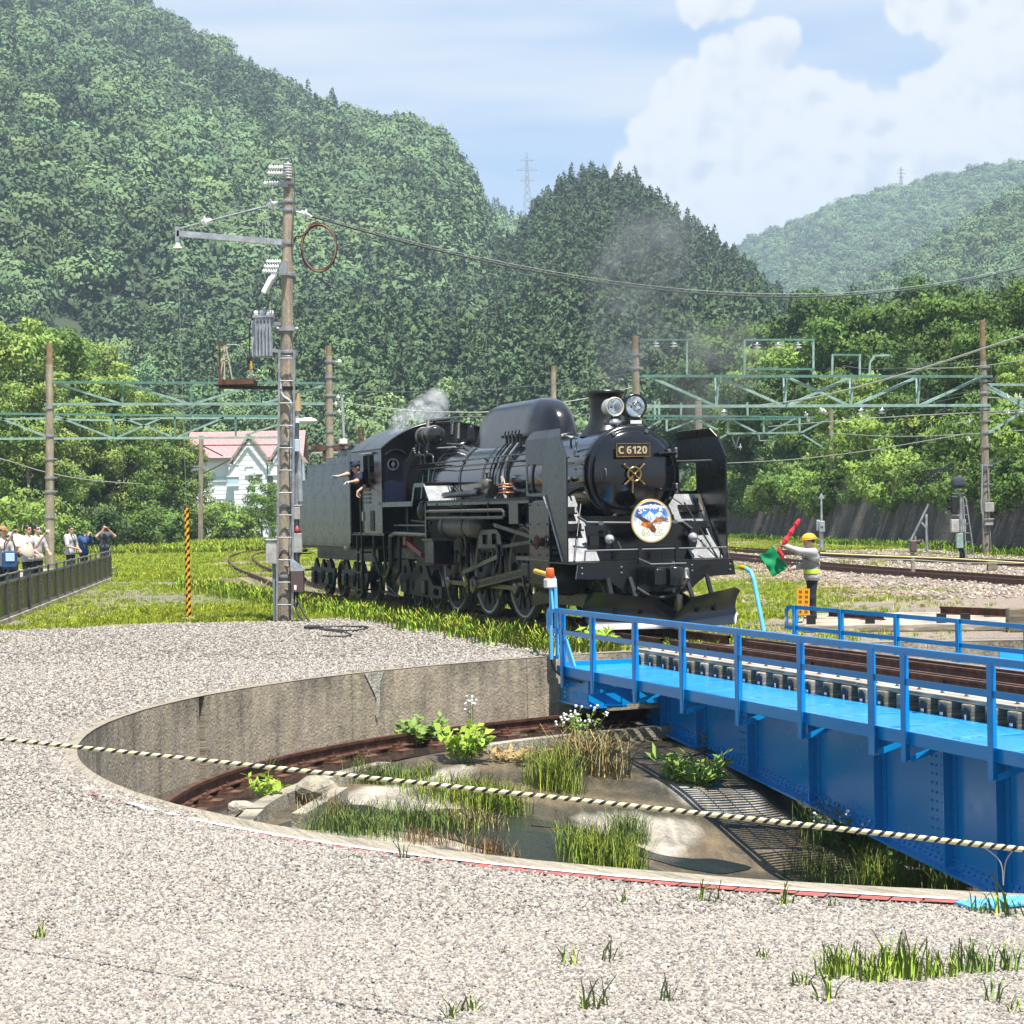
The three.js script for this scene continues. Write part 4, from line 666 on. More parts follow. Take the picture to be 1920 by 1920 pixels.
// ---------------------------------------------------------------- the steam locomotive (x forward from its buffer beam, z to the camera's left side)
const { FontLoader } = await import('three/addons/loaders/FontLoader.js');
const { TextGeometry } = await import('three/addons/geometries/TextGeometry.js');
const boldFont = await new FontLoader().loadAsync('fonts/droid/droid_sans_bold.typeface.json');
const LOCO_BASE = onTrack(-12.4, 0, 0.07);
function ellipse(cx, cy, rx, ry, n = 14, rot = 0) { return Array.from({ length: n }, (_, i) => { const a = i / n * 2 * PI, x = cos(a) * rx, y = sin(a) * ry; return [cx + x * cos(rot) - y * sin(rot), cy + x * sin(rot) + y * cos(rot)]; }); }
function wheelGeo(r, kind) {                 // face towards +z, centre at the origin
  const tyre = B().lathe([[r * 0.86, -0.065], [r + 0.03, -0.065], [r + 0.03, -0.035], [r, -0.03], [r, 0.065], [r * 0.86, 0.065], [r * 0.86, -0.065]], V(0, 0, 0), 'z', 48).geo();
  const holes = []; const b = B();
  if (kind === 'driver') { for (let k = 0; k < 7; k++) { const a = k / 7 * 2 * PI + 0.3; if (abs(((a - PI / 2 + 7) % 6.283) - 0.7) < 0.35) continue; holes.push(ellipse(cos(a) * r * 0.55, sin(a) * r * 0.55, r * 0.21, r * 0.13, 14, a)); } }
  else for (let k = 0; k < 6; k++) { const a = k / 6 * 2 * PI; holes.push(ellipse(cos(a) * r * 0.52, sin(a) * r * 0.52, r * 0.19, r * 0.14, 12, a)); }
  b.plate(ellipse(0, 0, r * 0.87, r * 0.87, 40), 0.05, [0, 0, 0.005], holes.map((h) => h.reverse()));
  b.lathe([[0, 0.13], [r * 0.17, 0.12], [r * 0.2, 0.05], [r * 0.24, 0.04]], V(0, 0, 0), 'z', 20);
  for (let k = 0; k < 7; k++) { const a = k / 7 * 2 * PI + 0.3 + PI / 7; b.bar(V(cos(a) * r * 0.2, sin(a) * r * 0.2, 0.05), V(cos(a) * r * 0.8, sin(a) * r * 0.8, 0.05), 0.05, r * 0.1); }
  if (kind === 'driver') { const w = []; for (let i = 0; i <= 12; i++) { const a = PI / 2 - 0.75 + 1.5 * i / 12; w.push([cos(a) * r * 0.85, sin(a) * r * 0.85]); } w.push([-r * 0.42, r * 0.42], [r * 0.42, r * 0.42]); b.plate(w, 0.04, [0, 0, 0.045]); }
  return [tyre, b.geo()];
}
{
  const t = thing('steam_locomotive', 'black steam locomotive with smoke deflectors and a round front emblem', 'steam locomotive', LOCO_BASE, TRACK_TURN);
  const AX = 2.68;
  // boiler and smokebox
  B().lathe([[0.5, -11.6], [0.88, -11.6], [0.88, -8.7], [0.83, -8.2], [0.815, -3.75], [0.80, -3.7], [0.80, -1.02], [0.79, -1.0]], V(0, AX, 0), 'x', 56).mesh('boiler', M.locoGloss, t);
  for (const [x, r, w] of [[-3.72, 0.826, 0.07], [-5.05, 0.826, 0.05], [-6.45, 0.83, 0.05], [-7.9, 0.842, 0.05], [-9.6, 0.893, 0.05]]) B().lathe([[r - 0.02, -w], [r, -w], [r, w], [r - 0.02, w]], V(x, AX, 0), 'x', 48).mesh('boiler_band', M.loco, t);
  B().lathe([[0.79, -0.05], [0.835, -0.05], [0.84, 0.0], [0.83, 0.1], [0.76, 0.115], [0.745, 0.11]], V(-1.05, AX, 0), 'x', 64).mesh('smokebox_ring', M.loco, t);
  const rv = B(); for (let k = 0; k < 44; k++) { const a = k / 44 * 2 * PI; rv.ball(V(-1.08, AX + sin(a) * 0.842, cos(a) * 0.842), 0.011, 6); rv.ball(V(-1.30, AX + sin(a) * 0.803, cos(a) * 0.803), 0.01, 6); } const rvm = rv.mesh('ring_rivets', M.loco, t); rvm.userData.kind = 'stuff';
  const door = B().lathe([[0.745, 0], [0.742, 0.03], [0.70, 0.065], [0.60, 0.12], [0.45, 0.165], [0.25, 0.195], [0.08, 0.205], [0, 0.206]], V(-0.945, AX, 0), 'x', 64).mesh('smokebox_door', M.locoGloss, t);
  B().ring(V(-0.935, AX, 0), 0.748, 0.014, 'x', 64, 8).mesh('door_rim', M.loco, t);
  const hw = B().ring(V(-0.66, AX, 0.08), 0.115, 0.017, 'x', 28, 8); for (const a of [0.75, 2.4, 3.9, 5.5]) hw.rod(V(-0.665, AX + sin(a) * 0.03, 0.08 + cos(a) * 0.03), V(-0.665, AX + sin(a) * 0.235, 0.08 + cos(a) * 0.235), 0.013, 0.014, 8).ball(V(-0.665, AX + sin(a) * 0.235, 0.08 + cos(a) * 0.235), 0.018, 8); hw.lathe([[0, 0.08], [0.02, 0.08], [0.035, 0.04], [0.035, -0.03]], V(-0.69, AX, 0.08), 'x', 12).rod(V(-0.67, AX - 0.05, 0.105), V(-0.67, AX - 0.31, 0.115), 0.014, 0.016, 8); hw.mesh('door_handwheel', M.brass, t);
  B().lathe([[0, 0], [0.09, 0.002], [0.095, -0.01]], V(-0.70, AX, 0.08), 'x', 20).mesh('handwheel_plate', M.frame, t);
  for (const y of [3.02, 2.42]) { B().rbox(-0.80, y, -0.56, 0.1, 0.055, 0.42, 0.02, 0.42).mesh('door_hinge', M.loco, t); B().rod(V(-0.93, y - 0.06, -0.79), V(-0.93, y + 0.07, -0.79), 0.028).ball(V(-0.93, y + 0.08, -0.79), 0.03).mesh('hinge_pin', M.steelDull, t); }
  B().tube([V(-0.8, 2.62, 0.55), V(-0.73, 2.64, 0.56), V(-0.73, 2.76, 0.56), V(-0.8, 2.78, 0.55)], 0.012).mesh('door_grip', M.steelDull, t);
  for (const a of [2.6, 1.9, 4.2, 3.7, 5.2, 1.1]) B().box(-0.90, AX + sin(a) * 0.76, cos(a) * 0.76, 0.05, 0.05, 0.05, 0, 0, -a).mesh('door_clamp', M.steelDull, t);
  const np = B().rbox(-0.66, 3.08, 0.105, 0.03, 0.225, 0.6, 0.006); np.mesh('number_plate', mat('dark plate enamel', [0.05, 0.022, 0.012], 0.4), t);
  const fr = B(); fr.box(-0.644, 3.188, 0.105, 0.02, 0.012, 0.6).box(-0.644, 2.972, 0.105, 0.02, 0.012, 0.6).box(-0.644, 3.08, 0.4, 0.02, 0.225, 0.012).box(-0.644, 3.08, -0.19, 0.02, 0.225, 0.012); fr.mesh('plate_border', M.brass, t);
  'C 6120'.split('').reduce((z, c) => { if (c === ' ') return z - 0.035; const g = new TextGeometry(c, { font: boldFont, size: 0.122, depth: 0.012, curveSegments: 6 }); g.computeBoundingBox(); const w = g.boundingBox.max.x - g.boundingBox.min.x; g.translate(-g.boundingBox.min.x, 0, 0); g.rotateY(PI / 2); g.translate(-0.645, 3.02, z); B().add(g).mesh('plate_character', M.brassPale, t); return z - w - 0.018; }, 0.365);
  // chimney, dome, valves
  B().lathe([[0.46, -0.14], [0.39, -0.02], [0.3, 0.1], [0.27, 0.22], [0.28, 0.48], [0.3, 0.575], [0.335, 0.58], [0.335, 0.64], [0.29, 0.64], [0.24, 0.5]], V(-2.1, 3.5, 0), 'y', 32).mesh('chimney', M.locoDull, t);
  const cg = grid(40, 20, (u, v) => { const x = lerp(-8.65, -4.05, u), e = u < 0.5 ? clamp(u / 0.3) : clamp((1 - u) / 0.24), f = pow(1 - pow(1 - e, 2.2), 1 / 2.2), a = v * PI, c = cos(a), s = sin(a), w = 0.44 * max(f, 0.02); return V(x, 3.2 + 1.0 * (0.2 + 0.8 * f) * pow(abs(s), 0.72), Math.sign(c) * w * pow(abs(c), 0.75) * (1 + 0.18 * pow(1 - abs(s), 4))); }, 'dome_casing', M.domePaint, t); metreUV(cg.geometry);
  B().lathe([[0, 0.3], [0.05, 0.3], [0.06, 0.2], [0.07, 0.18], [0.07, 0], [0.1, 0]], V(-9.0, 3.56, 0.22), 'y', 14).mesh('safety_valve', M.frame, t); B().lathe([[0, 0.34], [0.05, 0.34], [0.06, 0.2], [0.075, 0.18], [0.075, 0], [0.11, 0]], V(-9.0, 3.56, -0.08), 'y', 14).mesh('safety_valve', M.rust, t);
  B().box(-9.0, 3.55, 0.06, 0.34, 0.05, 0.62).mesh('valve_seat', M.frame, t);
  for (let k = 0; k < 5; k++) { const x = -5.75 + k * 0.2; B().rod(V(x, 3.30, 0.56), V(x, 3.5, 0.56), 0.028).box(x, 3.5, 0.6, 0.06, 0.05, 0.14).rod(V(x, 3.52, 0.6), V(x + 0.05, 3.6, 0.6), 0.014).mesh('sand_valve', M.frame, t); B().tube([V(x, 3.36, 0.6), V(x - 0.1, 3.15, 0.74), V(x - 0.18, 2.9, 0.83), V(x - 0.2, 2.6, 0.85), V(x - 0.15, 2.33, 0.9)], 0.016).mesh('sand_pipe', k === 2 ? M.silver : M.loco, t); }
  B().tube([V(-4.9, 3.36, 0.62), V(-5.02, 3.1, 0.78), V(-5.08, 2.8, 0.86), V(-5.0, 2.5, 0.9), V(-4.72, 2.33, 0.95)], 0.026).mesh('steam_pipe', M.silver, t);
  // handrails along the boiler
  for (const sd of [1, -1]) { for (const [y, z, r] of [[3.13, 0.80, 0.018], [3.02, 0.86, 0.013]]) { B().rod(V(-11.3, y - 0.02, sd * (z + 0.06)), V(-2.4, y, sd * (z + 0.03)), r).mesh('boiler_handrail', M.locoPipe, t); } for (const x of [-10.6, -9.2, -7.6, -6.2, -4.6, -3]) B().rod(V(x, 3.05, sd * 0.78), V(x, 3.12, sd * 0.86), 0.016).mesh('rail_knob', M.locoPipe, t); B().rod(V(-1.45, 2.9, sd * 0.84), V(-0.75, 2.9, sd * 1.36), 0.014).mesh('deflector_stay', M.steelDull, t); }
  B().tube([V(-1.9, 3.15, 0.72), V(-1.85, 3.3, 0.74), V(-1.6, 3.3, 0.74), V(-1.5, 3.12, 0.8), V(-1.4, 3.02, 0.86), V(-1.2, 3.0, 0.86)], 0.018).mesh('blower_pipe', M.locoPipe, t);
  // headlamps
  const lamp = (z, y, x, r, body, name) => {
    B().lathe([[r * 0.3, -0.34], [r * 0.8, -0.3], [r, -0.22], [r, 0.0], [r * 1.08, 0.0], [r * 1.08, 0.03], [r * 0.92, 0.035], [r * 0.9, 0.0]], V(x, y, z), 'x', 32).mesh(name, body, t);
    B().lathe([[0.02, -0.14], [r * 0.4, -0.11], [r * 0.7, -0.06], [r * 0.9, 0.005]], V(x, y, z), 'x', 32).mesh('reflector', M.mirror, t);
    B().lathe([[0, 0.035], [r * 0.5, 0.03], [r * 0.93, 0.012]], V(x, y, z), 'x', 28).mesh('lens', M.glass, t);
    B().ball(V(x - 0.07, y, z), 0.025, 8).mesh('bulb', M.steel, t);
  };
  lamp(-0.17, 3.83, -1.2, 0.195, M.loco, 'headlamp'); lamp(0.22, 3.82, -1.14, 0.15, M.lampRim, 'auxiliary_headlamp');
  B().box(-1.3, 3.6, -0.17, 0.24, 0.12, 0.16).box(-1.3, 3.62, 0.22, 0.2, 0.14, 0.1).box(-1.3, 3.55, 0.02, 0.3, 0.05, 0.62).mesh('lamp_bracket', M.locoDull, t);
  B().ball(V(-1.12, 3.55, 0.22), 0.09, 14, 1, 0.8, 1.2).mesh('lamp_bell', M.steel, t);
  B().box(-1.04, 3.56, -0.12, 0.015, 0.055, 0.2).mesh('white_tag_plate', M.white, t);
  // smoke deflectors with their cut-outs and stiff edges
  const dOut = [[-2.3, 2.36], [-2.3, 3.26], [-2.28, 3.3], [-0.60, 3.3], [-0.30, 2.95], [-0.34, 1.27], [-0.52, 1.27], [-1.32, 2.34]], dHole = [[-2.22, 2.44], [-2.22, 2.84], [-2.17, 2.89], [-1.53, 2.89], [-1.48, 2.84], [-1.48, 2.44], [-1.53, 2.40], [-2.17, 2.40]];
  for (const sd of [1, -1]) {
    B().plate(dOut, 0.014, [0, 0, sd * 1.4 - 0.007], [dHole]).mesh('smoke_deflector', M.tenderPaint, t);
    B().plate([[-2.28, 0], [-2.22, 0.1], [-2.05, 0.16], [-0.75, 0.16], [-0.60, 0]], 0.014, new THREE.Matrix4().makeRotationX(-sd * 0.45).setPosition(0, 3.297, sd * 1.4 - 0.007)).mesh('deflector_top', M.tenderPaint, t);
    B().bar(V(-0.30, 2.95, sd * 1.41), V(-0.34, 1.27, sd * 1.41), 0.03, 0.03).bar(V(-0.60, 3.3, sd * 1.41), V(-0.30, 2.95, sd * 1.41), 0.03, 0.03).mesh('deflector_edge', M.loco, t);
    B().bar(V(-1.34, 2.36, sd * 1.415), V(-0.54, 1.27, sd * 1.415), 0.025, 0.03).mesh('stair_edge', M.silver, t);
    // sloping tread plates and steps beside the smokebox
    const A = V(-1.55, 2.34, sd * 1.1), C = V(-0.42, 1.27, sd * 1.1), dir = C.clone().sub(A), m = B();
    m.bar(A, C, 0.56, 0.012).mesh('tread_plate', M.tread, t);
    for (const f of [0.24, 0.5]) { const p = A.clone().lerp(C, f); B().box(p.x + 0.05, p.y + 0.02, sd * 1.13, 0.16, 0.12, 0.34).mesh('step_opening', M.black, t); B().box(p.x + 0.12, p.y - 0.03, sd * 1.13, 0.2, 0.03, 0.36).mesh('step', M.locoDull, t); }
    B().box(A.x + 0.28, A.y - 0.2, sd * 1.1, 0.03, 0.05, 0.26).mesh('step_tread', M.white, t);
    B().rod(V(-0.4, 1.28, sd * 1.27), V(-0.95, 2.2, sd * 0.93), 0.016).mesh('stair_rail', M.locoDull, t);
  }
  B().lathe([[0, 0], [0.05, 0], [0.05, 0.1], [0.03, 0.12]], V(-1.75, 2.62, 0.82), 'z', 12).rod(V(-1.75, 2.62, 0.94), V(-1.9, 2.82, 0.95), 0.014).ball(V(-1.92, 2.85, 0.95), 0.03).mesh('blower_valve', M.steelDull, t);
  // front deck, beam, rail, lamps, emblem
  B().box(-0.72, 1.245, 0, 1.4, 0.03, 2.8).mesh('front_deck', M.locoDull, t);
  B().plate([[-1.36, 1.23], [1.36, 1.23], [1.4, 1.0], [0.85, 0.98], [0.55, 0.76], [-0.55, 0.76], [-0.85, 0.98], [-1.4, 1.0]], 0.05, new THREE.Matrix4().makeRotationY(PI / 2).setPosition(-0.03, 0, 0)).mesh('buffer_beam', M.loco, t);
  for (const z of [1.3, 0.62, -0.62, -1.3]) for (const y of [1.17, 1.08]) B().ball(V(0.025, y, z), 0.02, 8).mesh('beam_bolt', M.steelDull, t);
  for (const z of [0.34, -0.42]) B().box(0.02, 0.95, z, 0.06, 0.5, 0.05).mesh('beam_rib', M.loco, t);
  B().pipe([V(-0.02, 1.27, 1.24), V(-0.02, 1.45, 1.22), V(-0.02, 1.45, -1.26), V(-0.06, 1.27, -1.32)], 0.014).mesh('front_handrail', M.steelDull, t);
  for (const z of [0.3, -0.12, -0.34, -1.15]) B().rod(V(-0.02, 1.27, z), V(-0.02, 1.49, z), 0.012).mesh('rail_post', M.locoDull, t);
  B().box(0.02, 1.34, 0.29, 0.03, 0.3, 0.06).box(0.02, 1.34, -0.36, 0.03, 0.3, 0.06).mesh('lamp_iron', M.loco, t);
  B().plate([[-0.92, 1.26], [0.92, 1.26], [1.06, 1.86], [0.9, 1.9], [-0.9, 1.9], [-1.0, 1.84]], 0.04, new THREE.Matrix4().makeRotationY(PI / 2).setPosition(-0.62, 0, 0)).mesh('cylinder_cover', M.loco, t);
  B().box(-0.54, 1.5, 0.0, 0.03, 0.05, 1.1).box(-0.54, 1.62, 0.0, 0.03, 0.02, 1.1).box(-0.54, 1.4, 0.0, 0.03, 0.02, 1.1).mesh('cover_ribs', M.loco, t);
  B().box(-1.2, 1.75, 0, 0.9, 0.5, 1.3).mesh('smokebox_saddle', M.locoDull, t);
  B().pipe([V(-0.5, 2.0, 1.16), V(-0.5, 1.9, 1.0), V(-0.5, 1.88, 0.3), V(-0.5, 1.88, -0.7), V(-0.5, 1.76, -0.86), V(-0.5, 1.6, -0.9)], 0.022).mesh('front_pipe', M.steelDull, t);
  for (const z of [0.76, 0.2, -0.55]) B().box(-0.5, 1.885, z, 0.05, 0.06, 0.08).mesh('pipe_clip', M.steelDull, t);
  for (const z of [0.66, -0.82]) {
    B().lathe([[0, 0.08], [0.05, 0.06], [0.078, 0.015], [0.08, -0.03], [0.05, -0.08], [0.0, -0.1]], V(-0.36, 1.62, z), 'x', 20).mesh('marker_lamp', M.lampGlass, t);
    B().box(-0.46, 1.55, z, 0.08, 0.2, 0.1).box(-0.42, 1.74, z, 0.06, 0.06, 0.06).mesh('lamp_holder', M.loco, t); B().rod(V(-0.36, 1.58, z - 0.14), V(-0.36, 1.44, z - 0.2), 0.014).mesh('cock_handle', M.steelDull, t);
  }
  B().box(-0.56, 1.6, 0.86, 0.04, 0.15, 0.16).mesh('cover_opening', M.black, t);
  {
    const cv = document.createElement('canvas'); cv.width = cv.height = 512; const c = cv.getContext('2d'); c.translate(256, 256);
    c.fillStyle = '#f4f4ee'; c.fillRect(-256, -256, 512, 512);
    const sk = c.createLinearGradient(0, -240, 0, 90); sk.addColorStop(0, '#2f63bd'); sk.addColorStop(0.5, '#4f92dc'); sk.addColorStop(1, '#f2f7fb'); c.fillStyle = sk; c.fillRect(-256, -150, 512, 230);
    c.fillStyle = '#24407f'; c.beginPath(); c.moveTo(-170, -170); c.quadraticCurveTo(0, -300, 170, -170); c.quadraticCurveTo(0, -215, -170, -170); c.fill();
    const R = rng(4); c.lineCap = 'round';
    const ridge = (y, w, col) => { c.strokeStyle = col; c.lineWidth = w; for (let k = 0; k < 46; k++) { const x = (R() - 0.5) * 440, yy = y + abs(x) * 0.12 + (R() - 0.5) * 60; c.beginPath(); c.moveTo(x, yy - 16); c.lineTo(x + (R() - 0.4) * 40, yy + 18 + R() * 26); c.stroke(); } };
    c.fillStyle = '#dfeaf6'; c.beginPath(); c.moveTo(-240, 20); c.lineTo(-150, -60); c.lineTo(-90, -40); c.lineTo(-20, -120); c.lineTo(40, -70); c.lineTo(110, -112); c.lineTo(240, 0); c.lineTo(240, 60); c.lineTo(-240, 60); c.fill();
    ridge(-40, 5, '#3f7fcf'); ridge(-55, 4, '#ffffff'); ridge(30, 6, '#eef4f9'); ridge(130, 5, '#9cc3e6'); ridge(185, 4, '#cfe2f2');
    const feather = (x0, y0, x1, y1, w, col) => { c.strokeStyle = col; c.lineWidth = w; c.beginPath(); c.moveTo(x0, y0); c.quadraticCurveTo((x0 + x1) / 2 + 8, (y0 + y1) / 2 + 10, x1, y1); c.stroke(); };
    for (let k = 0; k < 9; k++) feather(-60 + k * 5, 40 - k * 3, -205 + k * 14, -70 + k * 5, 15, ['#5b3218', '#7a4a22', '#3c2413'][k % 3]);
    for (let k = 0; k < 5; k++) feather(-150 + k * 9, -40, -215 + k * 12, -120 - k * 4, 7, '#39415c');
    for (let k = 0; k < 15; k++) feather(-30 + k * 7, 50 - k * 4, 70 + k * 10, -30 + k * 2 - (k % 3) * 9, 17, ['#a4602c', '#7d421d', '#c07a44', '#8d4f28'][k % 4]);
    for (let k = 0; k < 7; k++) feather(110 + k * 8, -35 + k * 7, 165 + k * 10, -110 + k * 20, 8, ['#3b4258', '#6a4326'][k % 2]);
    c.fillStyle = '#9a5524'; c.beginPath(); c.ellipse(-20, 62, 74, 40, 0.5, 0, 7); c.fill(); c.fillStyle = '#6f3c18'; c.beginPath(); c.ellipse(18, 100, 46, 36, 0.9, 0, 7); c.fill();
    c.fillStyle = '#df7d2c'; c.beginPath(); c.ellipse(-96, 44, 42, 27, 0.25, 0, 7); c.fill(); c.fillStyle = '#e8a64a'; c.beginPath(); c.moveTo(-128, 38); c.lineTo(-156, 60); c.lineTo(-124, 62); c.fill(); c.fillStyle = '#2a1a10'; c.beginPath(); c.arc(-108, 38, 6, 0, 7); c.fill();
    for (let k = 0; k < 60; k++) { c.fillStyle = ['#d89a5c', '#5a3015'][k % 2]; c.beginPath(); c.ellipse(-40 + R() * 190, 5 + R() * 60 - 20, 7, 4, R() * 3, 0, 7); c.fill(); }
    // lettering drawn stroke by stroke
    const strokes = (list, x, y, s, w, col) => { c.strokeStyle = col; c.lineWidth = w; c.lineJoin = 'round'; for (const st of list) { c.beginPath(); st.forEach(([a, b], i) => i ? c.lineTo(x + a * s, y + b * s) : c.moveTo(x + a * s, y + b * s)); c.stroke(); } };
    const G = {
      S: [[[0.85, 0.15], [0.5, 0.02], [0.2, 0.2], [0.35, 0.45], [0.7, 0.6], [0.8, 0.85], [0.45, 1], [0.12, 0.85]]], L: [[[0.2, 0], [0.2, 0.95], [0.8, 0.95]]],
      gu: [[[0.65, 0], [0.2, 0.5], [0.65, 1]], [[0.75, 0.15], [0.85, 0.32]], [[0.92, 0.08], [1.02, 0.24]]], n: [[[0.55, 0], [0.1, 0.98], [0.35, 0.55], [0.52, 0.6], [0.6, 0.95], [0.85, 0.85], [0.95, 0.6]]],
      ma: [[[0.15, 0.2], [0.9, 0.2]], [[0.2, 0.45], [0.85, 0.45]], [[0.55, 0], [0.55, 0.8], [0.4, 0.97], [0.18, 0.88], [0.25, 0.7], [0.5, 0.72], [0.92, 0.95]]],
      water: [[[0.5, 0], [0.5, 0.95], [0.36, 0.85]], [[0.05, 0.3], [0.38, 0.3], [0.05, 0.85]], [[0.9, 0.15], [0.58, 0.42]], [[0.52, 0.32], [0.98, 0.88]]], up: [[[0.45, 0], [0.45, 0.95]], [[0.45, 0.42], [0.88, 0.42]], [[0, 0.95], [1, 0.95]]],
    };
    [['S', -168, -150], ['L', -112, -178], ['gu', -48, -196], ['n', 22, -196], ['ma', 92, -176]].forEach(([k, x, y]) => { strokes(G[k], x, y, 58, 20, '#20448c'); strokes(G[k], x, y, 58, 12, '#ffffff'); });
    [['water', -120, 84], ['up', 40, 76]].forEach(([k, x, y]) => { strokes(G[k], x, y, 92, 26, '#33291c'); strokes(G[k], x, y, 92, 17, '#fdf6c9'); });
    c.strokeStyle = '#d8b24a'; c.lineWidth = 14; c.beginPath(); c.arc(0, 0, 246, 0, 7); c.stroke(); c.strokeStyle = '#fffdf0'; c.lineWidth = 5; c.beginPath(); c.arc(0, 0, 234, 0, 7); c.stroke();
    const tx = new THREE.CanvasTexture(cv); tx.colorSpace = THREE.SRGBColorSpace;
    const disc = new THREE.CircleGeometry(0.348, 48); disc.rotateY(PI / 2); disc.translate(-0.028, 1.91, 0.06); B().add(disc).mesh('emblem_face', mat('painted emblem', [0.92, 0.92, 0.92], 0.35, 0, { map: tx }), t, true);
    B().lathe([[0, -0.03], [0.345, -0.03], [0.358, -0.02], [0.358, 0.008], [0.348, 0.008]], V(-0.036, 1.91, 0.06), 'x', 48).mesh('emblem_board', M.brass, t); B().box(-0.3, 1.92, 0.06, 0.5, 0.05, 0.1).mesh('emblem_bracket', M.locoDull, t);
  }
  // coupler, brake hose, snow plough
  B().rbox(0.22, 1.02, 0.02, 0.5, 0.3, 0.3, 0.04).mesh('coupler_shank', M.loco, t); B().lathe([[0, -0.17], [0.13, -0.17], [0.15, -0.13], [0.15, 0.13], [0.13, 0.17], [0, 0.17]], V(0.46, 1.01, -0.12), 'y', 18).mesh('coupler_knuckle', M.loco, t); B().rbox(0.45, 1.01, 0.19, 0.3, 0.3, 0.16, 0.05).mesh('coupler_guard', M.loco, t); B().rod(V(0.46, 0.76, -0.1), V(0.46, 1.26, -0.1), 0.03).mesh('coupler_pin', M.steelDull, t);
  B().pipe([V(0.1, 1.3, 0.34), V(0.5, 1.22, 0.3), V(0.5, 1.22, -0.3), V(0.1, 1.2, -0.42)], 0.014).mesh('uncoupling_rod', M.steelDull, t);
  B().tube([V(0.08, 1.1, -0.42), V(0.26, 1.12, -0.42), V(0.34, 1.0, -0.4), V(0.36, 0.82, -0.28), V(0.38, 0.69, -0.02), V(0.36, 0.70, 0.24), V(0.26, 0.84, 0.46)], 0.032, 40, 8).mesh('brake_hose', M.rubber, t); B().rod(V(0.26, 1.12, -0.42), V(0.35, 0.96, -0.385), 0.04).mesh('hose_coupling', M.silver, t);
  for (const sd of [1, -1]) {
    const f = (u, v, back) => { const z = sd * lerp(-0.0, 1.33, u), x = lerp(0.66, 0.16, u), top = u < 0.22 ? lerp(0.46, 0.66, u / 0.22) : lerp(0.68, 0.82, (u - 0.22) / 0.78), tipc = clamp((u - 0.9) / 0.1), y = lerp(0.2 + 0.10 * tipc * tipc, top - 0.08 * tipc * tipc, v), bow = 0.16 * pow(2 * v - 0.9, 2) - 0.02; return V(x + bow - 0.02 * back, y, z); };
    const wing = B(); for (const bk of [0, 1]) { const m = grid(26, 14, (u, v) => f(u, v, bk), 'wing', M.plough, t); t.remove(m); wing.add(m.geometry); } wing.mesh('snow_plough_wing', M.plough, t);
    for (const u of [0.35, 0.62]) B().bar(V(0.05, 1.0, sd * 1.4 * u), V(lerp(0.66, 0.16, u), 0.45, sd * 1.4 * u), 0.06, 0.05).mesh('plough_bracket', M.loco, t);
  }
  // frames, cylinders, motion
  for (const sd of [1, -1]) B().plate([[-0.1, 1.2], [-0.1, 0.75], [-2.9, 0.55], [-3.6, 0.85], [-10.6, 0.85], [-11.2, 1.1], [-14, 1.1], [-14, 1.45], [-9.4, 1.5], [-8.8, 1.62], [-2.6, 1.62], [-1.2, 1.3]], 0.08, [0, 0, sd * 0.47 - 0.04]).mesh('frame_plate', M.frame, t);
  B().box(-5.6, 1.55, 0, 6.6, 0.5, 0.9).box(-10.2, 1.75, 0, 2.6, 1.2, 1.5).box(-3, 1.7, 0, 2.2, 0.7, 1.3).mesh('firebox_ashpan', M.black, t);
  for (const sd of [1, -1]) {
    B().lathe([[0, -0.52], [0.3, -0.52], [0.34, -0.48], [0.34, 0.48], [0.3, 0.52], [0, 0.52]], V(-1.8, 1.02, sd * 1.02), 'x', 28).mesh('cylinder', M.cylPaint, t);
    B().lathe([[0, -0.56], [0.17, -0.56], [0.19, -0.5], [0.19, 0.5], [0.17, 0.56], [0, 0.56]], V(-1.8, 1.6, sd * 1.02), 'x', 24).mesh('valve_chest', M.frame, t);
    B().rbox(-1.82, 1.78, sd * 1.34, 1.0, 1.0, 0.05, 0.02).mesh('cylinder_cladding', M.tenderPaint, t); B().rbox(-1.82, 1.08, sd * 1.345, 0.98, 0.42, 0.05, 0.02).mesh('lower_cladding', M.cylPaint, t);
    for (const x of [-2.24, -1.82, -1.4]) for (const y of [2.2, 1.88, 1.36, 0.95]) B().ball(V(x, y, sd * 1.37), 0.014, 6).mesh('cladding_bolt', M.frame, t);
    B().ring(V(-1.68, 1.58, sd * 1.46), 0.1, 0.022, 'z', 24, 8).lathe([[0, 0.07], [0.04, 0.06], [0.06, 0], [0.08, -0.05]], V(-1.68, 1.58, sd * 1.42), 'z', 14).bar(V(-1.78, 1.58, sd * 1.46), V(-1.58, 1.58, sd * 1.46), 0.02).bar(V(-1.68, 1.48, sd * 1.46), V(-1.68, 1.68, sd * 1.46), 0.02).mesh('relief_valve_wheel', M.rust, t);
    for (const x of [-2.06, -1.32]) B().ring(V(x, 1.58, sd * 1.4), 0.055, 0.02, 'z', 16, 6).mesh('valve_cap', M.frame, t);
    const [ty, wb] = wheelGeo(0.875, 'driver');
    for (const x of [-8.7, -6.65, -4.6]) { const w = new THREE.Group(); w.name = 'driving_wheel'; w.position.set(x, 0.975, sd * 0.62); if (sd < 0) w.rotation.y = PI; t.add(w); meshOf(ty, M.tyre, 'tyre', w); meshOf(wb, M.wheel, 'wheel_centre', w); meshOf(B().lathe([[0, 0.24], [0.075, 0.24], [0.085, 0.22], [0.085, 0.04]], V(0, 0, 0), 'z', 16).geo(), M.rod, 'crank_pin', w).position.set(sd > 0 ? 0.05 : -0.05, -0.27, 0); }
    const [ts, ws] = wheelGeo(0.43, 'small');
